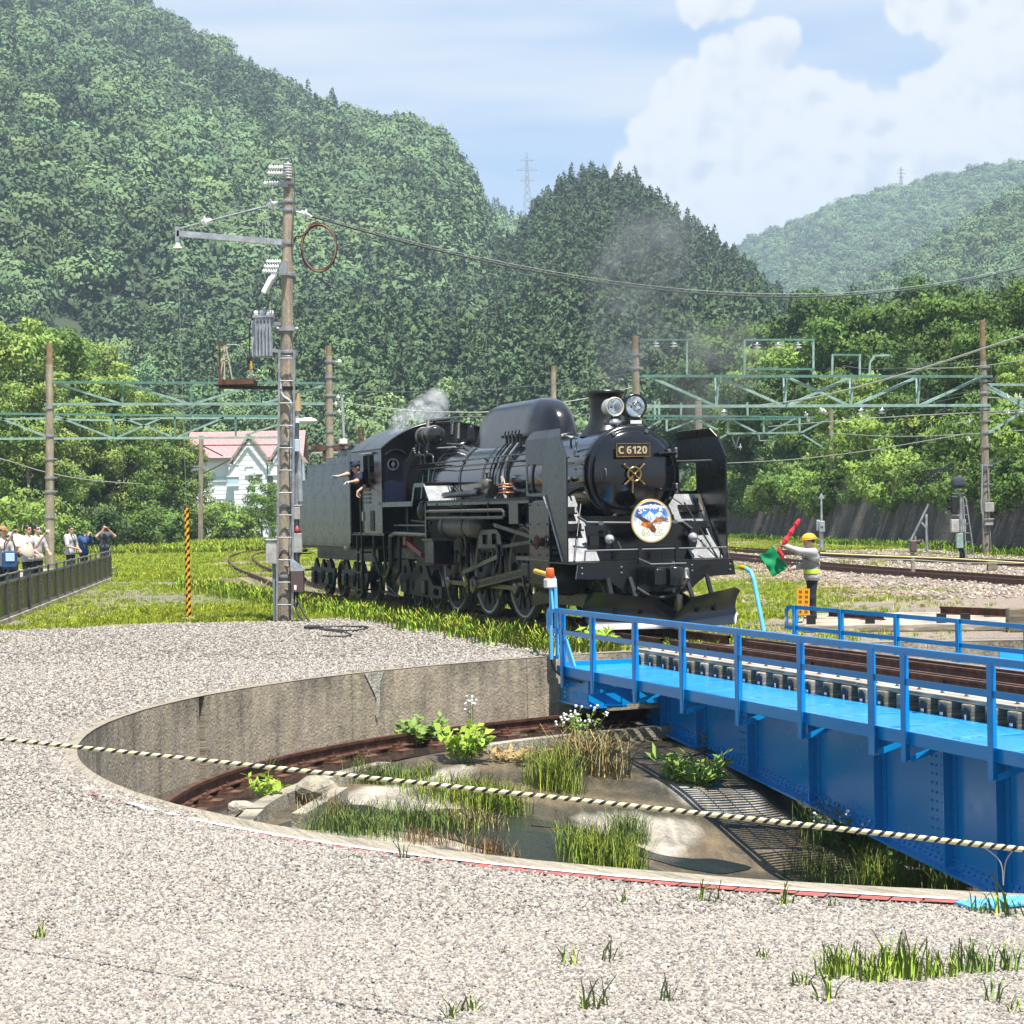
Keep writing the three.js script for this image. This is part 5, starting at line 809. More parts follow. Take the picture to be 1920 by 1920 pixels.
    for (const [x, nm] of [[-3.15, 'bogie_wheel'], [-0.95, 'bogie_wheel'], [-10.1, 'trailing_wheel'], [-11.5, 'trailing_wheel']]) { const w = new THREE.Group(); w.name = nm; w.position.set(x, 0.53, sd * 0.62); if (sd < 0) w.rotation.y = PI; t.add(w); meshOf(ts, M.tyre, 'tyre', w); meshOf(ws, M.wheel, 'wheel_centre', w); }
    const py = 0.705, zc = sd * 0.84;
    B().bar(V(-8.65, py, zc), V(-6.6, py, zc), 0.035, 0.085).bar(V(-6.6, py, zc), V(-4.55, py, zc), 0.035, 0.085).mesh('coupling_rod', M.rod, t);
    for (const x of [-8.65, -6.6, -4.55]) B().lathe([[0, 0.05], [0.1, 0.05], [0.13, 0.03], [0.13, -0.03]], V(x, py, zc), 'z', 20).mesh('rod_bush', M.rod, t);
    const big = V(-6.6, py, sd * 0.98), cross = V(-3.55, 1.03, sd * 0.98); B().bar(big, cross, 0.05, 0.15).mesh('main_rod', M.rod, t); const fl = big.clone().lerp(cross, 0.06), f2 = big.clone().lerp(cross, 0.93); B().bar(fl.clone().add(V(0, 0, sd * 0.027)), f2.clone().add(V(0, 0, sd * 0.027)), 0.012, 0.07).mesh('rod_flute', M.frame, t);
    B().lathe([[0, 0.06], [0.14, 0.055], [0.17, 0.03], [0.17, -0.04]], big, 'z', 20).mesh('big_end', M.rod, t);
    B().rbox(-3.5, 1.03, sd * 0.98, 0.4, 0.34, 0.14, 0.04).mesh('crosshead', M.frame, t); B().rod(V(-3.4, 1.03, sd * 0.98), V(-2.3, 1.03, sd * 0.98), 0.04).mesh('piston_rod', M.steel, t);
    B().box(-3.1, 1.27, sd * 0.98, 1.7, 0.07, 0.12).box(-3.1, 0.8, sd * 0.98, 1.7, 0.06, 0.1).mesh('slide_bars', M.rod, t);
    B().bar(V(-6.6, py, sd * 1.1), V(-6.85, 0.94, sd * 1.1), 0.05, 0.1).mesh('return_crank', M.rod, t); B().bar(V(-6.85, 0.94, sd * 1.13), V(-4.72, 1.28, sd * 1.13), 0.03, 0.075).mesh('eccentric_rod', M.rod, t);
    // expansion link hanger: the pierced bracket above the middle wheels
    B().plate([[-6.0, 1.76], [-4.95, 1.78], [-4.7, 1.68], [-4.55, 1.3], [-4.68, 1.3], [-4.85, 1.44], [-5.6, 1.42], [-6.0, 1.42]], 0.06, [0, 0, sd * 1.02], [[[-5.75, 1.5], [-5.75, 1.68], [-5.45, 1.68], [-5.45, 1.5]], [[-5.2, 1.5], [-5.2, 1.7], [-4.95, 1.7], [-4.88, 1.5]]]).mesh('motion_bracket', M.frame, t);
    B().tube([V(-4.95, 1.0, sd * 1.1), V(-4.78, 1.25, sd * 1.1), V(-4.82, 1.5, sd * 1.1)], 0.04).mesh('expansion_link', M.frame, t); B().bar(V(-4.8, 1.45, sd * 1.06), V(-2.3, 1.62, sd * 1.06), 0.03, 0.06).mesh('radius_rod', M.frame, t); B().bar(V(-3.5, 0.95, sd * 1.08), V(-3.3, 0.6, sd * 1.08), 0.03, 0.06).bar(V(-3.3, 0.6, sd * 1.08), V(-2.6, 1.5, sd * 1.08), 0.03, 0.05).mesh('combination_lever', M.frame, t);
    B().bar(V(-4.9, 1.86, sd * 1.12), V(-2.9, 1.66, sd * 1.12), 0.03, 0.07).mesh('reach_link', M.frame, t);
    for (const x of [-7.7, -5.62, -3.72]) B().bar(V(x, 1.5, sd * 0.75), V(x + 0.12, 0.55, sd * 0.78), 0.06, 0.1).box(x + 0.02, 0.75, sd * 0.68, 0.1, 0.36, 0.1).mesh('brake_hanger', M.frame, t);
    for (const x of [-7.78, -5.72]) B().tube([V(x, 1.5, sd * 0.9), V(x - 0.05, 0.9, sd * 0.85), V(x - 0.15, 0.4, sd * 0.72), V(x - 0.2, 0.22, sd * 0.66)], 0.018).mesh('sanding_pipe', M.rod, t);
    // running board with its raised parts, valance, and what hangs beneath
    B().box(-5.25, 2.315, sd * 1.07, 6.1, 0.05, 0.66).box(-5.25, 2.29, sd * 1.385, 6.1, 0.1, 0.03).mesh('running_board', M.tenderPaint, t);
    B().box(-10.55, 2.315, sd * 1.12, 2.6, 0.05, 0.6).box(-10.55, 2.29, sd * 1.4, 2.6, 0.1, 0.03).mesh('rear_running_board', M.tenderPaint, t);
    B().bar(V(-9.28, 2.3, sd * 1.4), V(-9.1, 2.66, sd * 1.4), 0.03, 0.1).bar(V(-9.1, 2.66, sd * 1.4), V(-8.4, 2.66, sd * 1.4), 0.03, 0.08).mesh('arched_valance', M.tenderPaint, t); B().box(-8.75, 2.69, sd * 1.1, 0.8, 0.03, 0.6).mesh('arch_top', M.locoDull, t);
    B().bar(V(-8.42, 2.68, sd * 1.12), V(-8.05, 2.33, sd * 1.12), 0.6, 0.014).mesh('white_tread_plate', M.tread, t);
    B().bar(V(-8.34, 2.3, sd * 1.39), V(-8.34, 1.55, sd * 1.39), 0.05, 0.08).mesh('board_stanchion', M.locoDull, t);
    B().rbox(-3.05, 2.08, sd * 1.36, 0.5, 0.4, 0.06, 0.01).mesh('oil_box', M.tenderPaint, t); B().box(-2.6, 2.05, sd * 1.2, 0.34, 0.44, 0.1).mesh('lubricator_cover', M.boxNavy, t);
    B().pipe([V(-8.3, 2.13, sd * 1.4), V(-3.62, 2.13, sd * 1.4), V(-3.5, 2.09, sd * 1.4), V(-3.5, 2.04, sd * 1.4), V(-3.62, 2.0, sd * 1.4), V(-8.3, 2.0, sd * 1.4)], 0.032, 10).mesh('cooling_pipe', M.tyreDull, t); for (const x of [-7.6, -6, -4.4]) B().rod(V(x, 2.28, sd * 1.4), V(x, 1.95, sd * 1.4), 0.018).mesh('pipe_hanger', M.frame, t);
    B().lathe([[0, -1.15], [0.14, -1.12], [0.225, -1.0], [0.225, 1.0], [0.14, 1.12], [0, 1.15]], V(-7.15, 1.83, sd * 1.0), 'x', 24).mesh('air_reservoir', M.tyreDull, t); for (const x of [-7.9, -6.6]) B().lathe([[0.226, -0.03], [0.238, -0.03], [0.238, 0.03], [0.226, 0.03]], V(x, 1.83, sd * 1.0), 'x', 24).mesh('reservoir_strap', M.frame, t);
    B().rbox(-8.15, 1.32, sd * 1.2, 0.62, 0.46, 0.42, 0.02).mesh('air_pump', M.locoDull, t); B().box(-8.15, 1.57, sd * 1.2, 0.7, 0.04, 0.5).mesh('pump_lid', M.tyreDull, t); B().box(-8.15, 1.08, sd * 1.2, 0.7, 0.03, 0.5).mesh('pump_base', M.rust, t);
    // trailing truck side frame
    B().plate([[-12.0, 0.42], [-12.05, 0.75], [-11.85, 1.1], [-11.35, 1.12], [-11.15, 0.85], [-10.85, 0.85], [-10.7, 1.12], [-10.15, 1.14], [-9.85, 0.8], [-9.55, 0.62], [-8.95, 0.6], [-8.95, 0.36], [-9.6, 0.35], [-10.6, 0.36], [-11.2, 0.38]], 0.06, [0, 0, sd * 0.86], [ellipse(-9.35, 0.48, 0.2, 0.08), ellipse(-11.6, 0.9, 0.11, 0.09), ellipse(-10.4, 0.92, 0.11, 0.09), ellipse(-11.0, 0.58, 0.09, 0.1)]).mesh('trailing_truck_frame', M.wheel, t);
    for (const x of [-10.1, -11.5]) B().rbox(x, 0.56, sd * 0.93, 0.28, 0.3, 0.1, 0.03).box(x - 0.2, 0.28, sd * 0.9, 0.04, 0.3, 0.05).box(x + 0.2, 0.28, sd * 0.9, 0.04, 0.3, 0.05).mesh('axlebox', M.frame, t);
    B().plate([[-3.6, 0.42], [-3.6, 0.62], [-2.9, 0.78], [-1.2, 0.78], [-0.5, 0.62], [-0.5, 0.42], [-1.3, 0.5], [-2.8, 0.5]], 0.05, [0, 0, sd * 0.82]).mesh('bogie_frame', M.frame, t);
  }
  // pipes and fittings under the cab and along the firebox
  const P = (name, pts, r, m) => B().pipe(pts, r).mesh(name, m ?? M.locoPipe, t);
  P('injector_pipe', [V(-8.6, 1.66, 1.28), V(-11.0, 1.68, 1.28), V(-11.3, 1.62, 1.3), V(-11.35, 1.0, 1.3), V(-11.8, 0.75, 1.25), V(-12.2, 0.72, 1.2)], 0.06); P('drain_pipe', [V(-11.75, 1.7, 1.35), V(-11.8, 1.1, 1.3), V(-12.0, 0.55, 1.2), V(-11.4, 0.3, 1.1)], 0.03); P('drain_pipe', [V(-12.5, 1.65, 1.35), V(-12.6, 1.2, 1.33), V(-12.45, 0.8, 1.25), V(-12.7, 0.4, 1.1), V(-12.0, 0.3, 1.0)], 0.035); P('steam_heat_pipe', [V(-11.0, 1.6, 1.2), V(-11.05, 0.9, 1.2), V(-11.6, 0.7, 1.15), V(-13.5, 0.6, 1.0)], 0.045);
  P('washout_pipe', [V(-10.4, 1.95, 1.1), V(-9.0, 1.9, 1.1)], 0.03, M.frame); P('washout_pipe', [V(-11.2, 1.85, 1.25), V(-8.8, 1.85, 1.25)], 0.025, M.frame);
  B().bar(V(-10.4, 1.5, 1.2), V(-9.3, 1.25, 1.2), 0.08, 0.1).box(-10.45, 1.55, 1.2, 0.2, 0.22, 0.12).mesh('red_lever', M.redLead, t); B().rod(V(-10.2, 2.2, 1.25), V(-10.2, 1.6, 1.25), 0.014).mesh('cock_rod', M.tyreDull, t);
  B().ball(V(-9.05, 2.16, 1.25), 0.15, 14, 1, 1.3, 0.8).mesh('dust_bowl', M.frame, t);
  for (const [x, y, z, r] of [[-5.3, 2.5, 1.05, 0.12], [-5.0, 2.46, 1.15, 0.1], [-6.9, 2.44, 1.1, 0.05], [-7.3, 2.5, 1.15, 0.05]]) B().rod(V(x - r, y, z), V(x + r, y, z), r, r, 14).rod(V(x, y, z), V(x, y + r * 2, z), r * 0.4).mesh('check_valve', M.frame, t);
  B().rod(V(-7.9, 2.44, 1.15), V(-5.7, 2.46, 1.15), 0.06, 0.06, 12).mesh('feed_pipe', M.frame, t); B().lathe([[0.0, 0.22], [0.08, 0.22], [0.08, 0.2], [0.02, 0.19], [0.02, 0.1], [0.09, 0.08], [0.12, -0.1], [0, -0.1]], V(-5.3, 2.62, 1.12), 'y', 16).mesh('feed_valve', M.tyreDull, t);
  for (let k = 0; k < 4; k++) B().ring(V(-4.1, 2.44 + k * 0.05, 1.15), 0.13 - (k % 2) * 0.02, 0.016, 'y', 20, 6).mesh('copper_coil', M.copper, t);
  B().tube([V(-4.25, 2.7, 1.15), V(-4.2, 2.62, 1.15), V(-4.0, 2.4, 1.2), V(-3.9, 2.2, 1.2)], 0.016).mesh('oil_pipe', M.copper, t); B().rod(V(-4.3, 2.62, 1.15), V(-4.34, 2.74, 1.15), 0.03).mesh('oil_cup', M.silver, t);
  // turbo-generator and cab-top fittings
  B().lathe([[0, -0.75], [0.13, -0.72], [0.16, -0.6], [0.16, 0.1], [0.19, 0.14], [0.19, 0.5], [0.15, 0.56], [0, 0.6]], V(-10.6, 3.72, 0.62), 'x', 22).mesh('turbo_generator', M.locoPipe, t); for (const x of [-11.0, -10.5, -10.2]) B().lathe([[0.165, -0.02], [0.205, -0.02], [0.205, 0.02], [0.165, 0.02]], V(x, 3.72, 0.62), 'x', 20).mesh('generator_band', M.tyreDull, t);
  P('roof_pipe', [V(-11.8, 4.08, 0.3), V(-10.2, 4.06, 0.25), V(-10.0, 3.9, 0.3), V(-9.9, 3.7, 0.35)], 0.035); P('roof_pipe', [V(-10.9, 4.04, 0.55), V(-10.8, 3.85, 0.6)], 0.04, M.tyreDull); P('exhaust_pipe', [V(-9.6, 3.55, 0.35), V(-9.55, 3.85, 0.35), V(-9.4, 3.9, 0.35), V(-9.3, 3.6, 0.4)], 0.03, M.tyreDull);
  for (const [x, z] of [[-10.9, 0.82], [-10.5, 0.85], [-10.1, 0.8]]) B().tube([V(x, 3.55, z), V(x + 0.05, 3.35, z + 0.05), V(x + 0.3, 3.28, z), V(x + 0.4, 3.1, z + 0.02)], 0.025).mesh('generator_pipe', M.locoPipe, t);
  B().box(-10.4, 3.42, 0.66, 0.5, 0.26, 0.2).mesh('fitting_box', M.locoDull, t); P('small_pipe', [V(-11.2, 3.15, 0.9), V(-10.8, 3.42, 0.9)], 0.02, M.tyreDull); P('small_pipe', [V(-11.2, 3.2, 0.94), V(-10.7, 3.46, 0.94)], 0.02, M.tyreDull); P('small_pipe', [V(-9.9, 3.52, 0.45), V(-8.6, 3.46, 0.5)], 0.02, M.tyreDull); P('small_pipe', [V(-10.2, 3.44, 0.6), V(-8.9, 3.42, 0.58)], 0.018, M.silver);
  P('whistle_pipe', [V(-9.8, 3.0, 0.88), V(-9.8, 2.4, 0.95)], 0.016, M.greenPipe); P('whistle_pipe', [V(-10.1, 2.9, 0.92), V(-10.1, 2.4, 0.98)], 0.014, M.greenPipe);
  // cab
  const roofArc = (z) => 4.05 - 0.55 * pow(abs(z) / 1.46, 2.3);
  const roof = B(); { const prof = []; for (let i = 0; i <= 24; i++) { const z = lerp(-1.47, 1.47, i / 24); prof.push([z, roofArc(z)]); } for (let i = 24; i >= 0; i--) { const z = lerp(-1.45, 1.45, i / 24); prof.push([z, roofArc(z) - 0.03]); } roof.plate(prof, 2.75, new THREE.Matrix4().makeBasis(V(0, 0, 1), V(0, 1, 0), V(-1, 0, 0)).setPosition(-11.35, 0, 0)); } roof.mesh('cab_roof', M.roofPaint, t);
  B().tube(Array.from({ length: 15 }, (_, i) => { const z = lerp(-1.46, 1.46, i / 14); return V(-11.36, roofArc(z) - 0.012, z); }), 0.026).mesh('roof_bead', M.locoPipe, t);
  for (const sd of [1, -1]) {
    B().plate([[-11.55, 1.68], [-11.55, 3.5], [-13.35, 3.5], [-13.35, 2.78], [-13.2, 2.6], [-13.2, 1.68]], 0.02, [0, 0, sd * 1.41 - 0.01], [[[-12.14, 2.78], [-12.14, 3.38], [-13.05, 3.38], [-13.05, 2.78]]]).mesh('cab_side', M.tenderPaint, t);
    B().box(-13.9, 3.4, sd * 1.41, 1.1, 0.24, 0.02).box(-14.2, 2.55, sd * 1.41, 0.05, 1.8, 0.03).mesh('cab_rear_post', M.tenderPaint, t);
    B().box(-12.6, 3.42, sd * 1.46, 1.0, 0.02, 0.13, 0, 0, sd * 0.25).mesh('window_rain_strip', M.silver, t); B().box(-12.6, 3.08, sd * 1.41, 0.035, 0.6, 0.035).mesh('window_bar', M.greenPipe, t); B().box(-12.6, 2.77, sd * 1.44, 0.95, 0.035, 0.1).mesh('arm_rest', M.tenderPaint, t);
    const lou = B(); for (let k = 0; k < 4; k++) lou.box(-12.75, 2.35 + k * 0.09, sd * 1.43, 0.5, 0.05, 0.02); lou.mesh('side_louvres', M.louvre, t);
    B().rod(V(-13.25, 1.6, sd * 1.45), V(-13.25, 2.7, sd * 1.45), 0.016).mesh('cab_grab_rail', M.tyreDull, t); B().rod(V(-14.1, 1.6, sd * 1.45), V(-14.1, 2.9, sd * 1.45), 0.016).mesh('cab_grab_rail', M.tyreDull, t); B().rod(V(-13.1, 2.15, sd * 1.44), V(-13.1, 1.95, sd * 1.44), 0.02).mesh('grab_bracket', M.white, t);
    for (const y of [1.25, 0.8, 0.42]) B().box(-13.6, y, sd * 1.3, 0.42, 0.035, 0.25).mesh('cab_step', M.locoDull, t); B().box(-13.4, 0.98, sd * 1.38, 0.035, 1.3, 0.05).box(-13.8, 0.98, sd * 1.38, 0.035, 1.3, 0.05).mesh('step_hanger', M.locoDull, t);
    B().box(-12.35, 1.95, sd * 1.425, 0.3, 0.44, 0.02).mesh('cab_side_opening', M.black, t);
  }
  const wall = (() => { const p = []; for (let i = 0; i <= 20; i++) { const z = lerp(1.4, -1.4, i / 20); p.push([z, roofArc(z) - 0.04]); } p.push([-1.4, 2.28], [1.4, 2.28]); return p; })();
  B().plate(wall, 0.02, new THREE.Matrix4().makeBasis(V(0, 0, 1), V(0, 1, 0), V(-1, 0, 0)).setPosition(-11.55, 0, 0)).mesh('cab_front', M.cabFront, t);
  for (const sd of [1, -1]) { B().box(-11.53, 3.07, sd * 1.16, 0.025, 0.62, 0.4).mesh('spectacle_plate', M.boxNavyLight, t); B().ring(V(-11.50, 3.15, sd * 1.17), 0.115, 0.016, 'x', 28, 8).rod(V(-11.50, 3.04, sd * 1.17), V(-11.50, 3.26, sd * 1.17), 0.008).lathe([[0, 0.02], [0.04, 0.015], [0.045, 0]], V(-11.50, 3.15, sd * 1.17), 'x', 14).mesh('clear_view_screen', M.silver, t); B().lathe([[0, 0], [0.11, 0]], V(-11.512, 3.15, sd * 1.17), 'x', 24).mesh('screen_glass', mat('dark glass', [0.005, 0.006, 0.007], 0.05, 0, { specularIntensity: 1 }), t);
    const vis = B(); for (let i = 0; i < 8; i++) { const z0 = 0.94 + i * 0.055, z1 = z0 + 0.055, h = (z) => 3.36 + 0.1 * (1 - pow((z - 1.16) / 0.22, 2)); vis.bar(V(-11.42, h(z0), sd * z0), V(-11.42, h(z1), sd * z1), 0.26, 0.02); } vis.mesh('screen_visor', M.black, t); B().box(-11.52, 2.55, sd * 1.16, 0.03, 0.46, 0.42).mesh('front_hatch', M.boxNavy, t); }
  B().box(-12.9, 1.66, 0, 2.7, 0.06, 2.78).mesh('cab_floor', M.locoDull, t); B().box(-11.7, 2.7, 0, 0.2, 1.6, 1.7).mesh('boiler_backhead', M.black, t);
  B().box(-12.4, 2.5, -0.9, 0.5, 0.1, 0.5).mesh('cab_seat', M.black, t);
}
{
  const t = thing('tender', 'black slab-sided tender coupled behind the locomotive cab', 'tender', onTrack(-12.4 - 14.4, 0, 0.07), TRACK_TURN);
  const side = [[0, 1.36], [0, 3.42], [-2.15, 3.42], [-2.2, 3.3], [-4.1, 3.3], [-4.15, 2.95], [-5.9, 2.93], [-5.9, 1.36]];
  B().plate(side, 2.76, [0, 0, -1.38], [], 0.012).mesh('water_tank', M.tenderPaint, t);
  B().box(-2.05, 3.27, 0, 4.12, 0.025, 2.81).box(-2.95, 1.4, 0, 5.95, 0.07, 2.84).mesh('tank_beading', M.locoPipe, t); B().box(-2.95, 1.345, 0, 5.95, 0.08, 2.8).mesh('tank_sill', M.tankSill, t);
  B().box(0.02, 2.4, 0, 0.05, 2.05, 2.7).mesh('tank_front', M.locoDull, t); B().box(-1.2, 3.5, 0, 1.9, 0.18, 2.2).mesh('coal_boards', M.locoDull, t);
  const coal = new THREE.IcosahedronGeometry(0.11, 0), R = rng(14), ms = []; for (let k = 0; k < 260; k++) ms.push(new THREE.Matrix4().compose(V(-0.2 - R() * 2.4, 3.42 + R() * 0.22, (R() - 0.5) * 2), new THREE.Quaternion().setFromEuler(new THREE.Euler(R() * 6, R() * 6, 0)), V(1, 1, 1).multiplyScalar(0.6 + R()))); instanced(coal, M.black, 'coal', ms, null, t);
  B().box(-2.95, 1.15, 0, 5.9, 0.3, 1.5).mesh('underframe', M.frame, t);
  B().pipe([V(-5.95, 2.9, 1.2), V(-6.05, 1.4, 1.2), V(-6.05, 0.6, 1.2)], 0.02).mesh('rear_ladder_rail', M.loco, t); for (let k = 0; k < 5; k++) B().box(-6.03, 0.7 + k * 0.42, 1.05, 0.04, 0.03, 0.34).mesh('rear_step', M.loco, t);
  B().tube([V(-6.05, 1.2, 1.0), V(-6.3, 1.15, 1.1), V(-6.45, 0.9, 1.15), V(-6.4, 0.6, 1.1), V(-6.2, 0.45, 1)], 0.04).mesh('rear_hose', M.rubber, t);
  B().ball(V(-0.4, 1.34, 1.35), 0.1, 12, 1.6, 0.6, 1).mesh('tank_filler_cap', M.silver, t);
  const [ts, ws] = wheelGeo(0.43, 'small');
  for (const cx of [-1.35, -4.45]) for (const sd of [1, -1]) {
    B().plate([[cx - 1.2, 0.62], [cx - 1.18, 0.8], [cx - 0.95, 0.78], [cx - 0.72, 1.02], [cx - 0.5, 0.8], [cx - 0.2, 0.8], [cx, 1.0], [cx + 0.2, 0.8], [cx + 0.5, 0.8], [cx + 0.72, 1.02], [cx + 0.95, 0.78], [cx + 1.18, 0.8], [cx + 1.2, 0.62], [cx + 0.95, 0.34], [cx + 0.5, 0.4], [cx + 0.3, 0.32], [cx - 0.3, 0.32], [cx - 0.5, 0.4], [cx - 0.95, 0.34]], 0.07, [0, 0, sd * 0.9], [ellipse(cx - 0.4, 0.62, 0.11, 0.09), ellipse(cx + 0.4, 0.62, 0.11, 0.09), ellipse(cx, 0.48, 0.13, 0.08)]).mesh('truck_frame', M.wheel, t);
    for (const dx of [-0.75, 0.75]) { const w = new THREE.Group(); w.name = 'tender_wheel'; w.position.set(cx + dx, 0.53, sd * 0.62); if (sd < 0) w.rotation.y = PI; t.add(w); meshOf(ts, M.tyre, 'tyre', w); meshOf(ws, M.wheel, 'wheel_centre', w); B().rbox(cx + dx, 0.55, sd * 0.98, 0.3, 0.3, 0.16, 0.04).mesh('axlebox', M.frame, t); }
    for (let k = 0; k < 3; k++) B().lathe([[0.07, -0.1], [0.09, -0.05], [0.07, 0], [0.09, 0.05], [0.07, 0.1]], V(cx - 0.12 + k * 0.12, 0.62, sd * 0.98), 'y', 10).mesh('coil_spring', M.frame, t);
  }
}

// ---------------------------------------------------------------- poles, wires and yard furniture
function insulator(b, p, dir, n, r = 0.07, step = 0.055) {      // a stack of porcelain sheds along dir
  const prof = []; for (let k = 0; k < n; k++) { const y = k * step; prof.push([0.022, y], [r, y + step * 0.25], [r * 0.92, y + step * 0.5], [0.022, y + step * 0.7]); } prof.push([0.02, n * step], [0, n * step]);
  return b.lathe(prof, p, dir, 14);
}
function taperPole(t, h, r0, r1, material, lean = V(0, 0, 0), name = 'pole_shaft') { return B().rod(V(0, -0.1, 0), V(lean.x, h, lean.z), r0, r1, 18).mesh(name, material, t); }
{
  const base = ground(533, 1165), Z = -base.z, t = thing('utility_pole', 'tall stained concrete utility pole with ladder, transformer and cable coil', 'utility pole', base);
  const Q = (x, y, dz = 0) => at(x, y, Z - dz).sub(base);
  const top = Q(540.5, 338);
  B().rod(V(0, -0.1, 0), top, 0.182, 0.098, 24).mesh('pole_shaft', M.poleConcrete, t);
  B().rod(top, Q(541, 312), 0.082, 0.05, 14).mesh('pole_cap', mat('ochre pole cap', [0.5, 0.27, 0.07], 0.7, 0, { map: tGrime }), t);
  for (const y of [344, 377, 394, 456, 515, 617, 660, 832, 948, 1080]) { const c = Q(533 + (1165 - y) * 0.0091, y), r = lerp(0.182, 0.098, c.y / top.y) + 0.008; B().lathe([[r, -0.035], [r + 0.012, -0.035], [r + 0.012, 0.035], [r, 0.035]], c, 'y', 22).box(c.x + r + 0.03, c.y, c.z, 0.07, 0.05, 0.04).mesh('pole_band', M.galv, t); }
  B().bar(Q(520, 617, 0.12), Q(556, 617, 0.12), 0.06, 0.07).ball(Q(521, 617, 0.12), 0.05).ball(Q(556, 617, 0.12), 0.05).mesh('clamp_bar', M.galv, t);
  insulator(B(), Q(540, 335, 0.14), V(0.03, 1, 0.05), 6, 0.085).mesh('insulator', M.porcelain, t);
  for (const [x0, x1, y, dz] of [[531, 504, 314, 0.15], [530, 501, 325, 0.32], [522, 494, 344, 0.2]]) { insulator(B(), Q(x0, y, dz), V(-1, 0.02, 0), 6, 0.055, 0.052).mesh('insulator', M.porcelain, t); B().bar(Q(x0 - 1, y + 1, dz), Q(540, y + 4, 0.06), 0.07, 0.09).mesh('insulator_bracket', M.galv, t); }
  B().tube([Q(504, 312, 0.15), Q(515, 302, 0.1), Q(532, 297, 0.1), Q(541, 297, 0.1)], 0.008).mesh('jumper_wire', M.wirePale, t); B().tube([Q(546, 300, 0.1), Q(551, 315, 0.1), Q(552, 370, 0.1), Q(549, 440, 0.15), Q(551, 460, 0.15)], 0.012).mesh('jumper_wire', M.wire, t);
  for (const [a, b] of [[494, 491], [499, 497], [504, 503]]) B().rod(Q(a, 348, 0.2), Q(b, 489, 0.2), 0.005, 0.005, 5).mesh('drop_wire', M.wirePale, t);
  // arm with its stay, end insulator and guard wire
  B().bar(Q(332, 438), Q(545, 456), 0.1, 0.12).mesh('cross_arm', M.galvLight, t); B().box(...Q(332.5, 439).toArray(), 0.08, 0.3, 0.1).mesh('arm_end_plate', M.galvLight, t);
  B().rod(Q(334, 429), Q(532, 378), 0.016).mesh('arm_stay', M.galvLight, t);
  for (const [x, y] of [[386, 415], [510, 383]]) { const d = Q(532, 378).sub(Q(334, 429)).normalize(); B().lathe([[0, -0.1], [0.05, -0.09], [0.06, -0.03], [0.115, -0.015], [0.12, 0.0], [0.05, 0.02], [0.03, 0.12], [0, 0.12]], Q(x, y), d, 18).mesh('strain_insulator', M.porcelain, t); }
  B().lathe([[0.02, 0.18], [0.035, 0.16], [0.045, 0.03], [0.1, -0.02], [0.1, -0.035], [0, -0.03]], Q(333, 463), 'y', 18).mesh('bell_insulator', M.porcelain, t);
  { const d = Q(600, 412).sub(Q(550, 394)).normalize(); B().rod(Q(552, 395), Q(586, 406), 0.012).lathe([[0, -0.1], [0.045, -0.09], [0.05, -0.02], [0.105, -0.01], [0.11, 0.01], [0.04, 0.03], [0.03, 0.1], [0, 0.1]], Q(572, 401), d, 18).mesh('strain_insulator', M.porcelain, t); }
  // coil of spare cable
  const cc = Q(598, 464, 0.15), R = rng(3); for (let k = 0; k < 7; k++) { const rr = 0.48 + (R() - 0.5) * 0.05, g = new THREE.TorusGeometry(rr, 0.014, 6, 48); g.rotateX((R() - 0.5) * 0.12); g.scale(0.8, 1, 1); g.rotateY(-0.35 + (R() - 0.5) * 0.15); g.rotateZ(0.06); g.translate(cc.x, cc.y + (R() - 0.5) * 0.03, cc.z + (R() - 0.5) * 0.06); B().add(g).mesh('cable_loop', [M.coilBrown, M.coilTan, M.coilBrown, M.black][k % 4], t); }
  B().tube([Q(551, 455, 0.1), Q(556, 443, 0.15), Q(566, 442, 0.18), Q(576, 432, 0.18), Q(584, 420, 0.15), Q(596, 414, 0.12)], 0.02).mesh('coil_lead', M.coilBrown, t);
  // lower insulators and fuse cut-outs
  for (const [x, y] of [[527, 491], [523, 500], [520, 509]]) insulator(B(), Q(x, y, 0.25), V(-1, 0.04, 0), 6, 0.05, 0.052).mesh('insulator', M.porcelain, t);
  B().box(...Q(531, 503, 0.2).toArray(), 0.16, 0.28, 0.12).mesh('insulator_bracket', M.galv, t); for (const k of [0, 1, 2]) B().rbox(...Q(506 - k * 4 + 3, 527 + k * 4, 0.2 + k * 0.12).toArray(), 0.1, 0.36, 0.09, 0.02, 0, -0.5).mesh('fuse_cutout', M.porcelain, t);
  B().tube([Q(508, 545, 0.25), Q(505, 565, 0.3), Q(497, 590, 0.3)], 0.01).mesh('transformer_lead', M.wire, t); B().tube([Q(512, 540, 0.25), Q(511, 565, 0.3), Q(508, 592, 0.3)], 0.01).mesh('transformer_lead', M.wire, t);
  // transformer
  const tc = Q(495.5, 633, 0.15), body = B().rbox(tc.x, tc.y, tc.z, 0.32, 0.82, 0.3, 0.03); body.mesh('transformer_tank', M.galvLight, t);
  for (let k = 0; k < 5; k++) B().box(tc.x - 0.14 + k * 0.07, tc.y - 0.02, tc.z + 0.185, 0.018, 0.74, 0.1).mesh('cooling_fin', M.galvLight, t); for (let k = 0; k < 3; k++) B().box(tc.x - 0.2, tc.y - 0.02, tc.z - 0.1 + k * 0.08, 0.1, 0.74, 0.018).mesh('cooling_fin', M.galvLight, t);
  B().box(tc.x, tc.y + 0.42, tc.z, 0.42, 0.05, 0.38).mesh('transformer_lid', M.galv, t); for (const dx of [-0.15, -0.03, 0.08, 0.17]) B().lathe([[0.02, 0], [0.05, 0.01], [0.04, 0.05], [0.05, 0.06], [0.03, 0.1], [0, 0.11]], V(tc.x + dx, tc.y + 0.44, tc.z + 0.1), 'y', 12).mesh('bushing', M.porcelain, t);
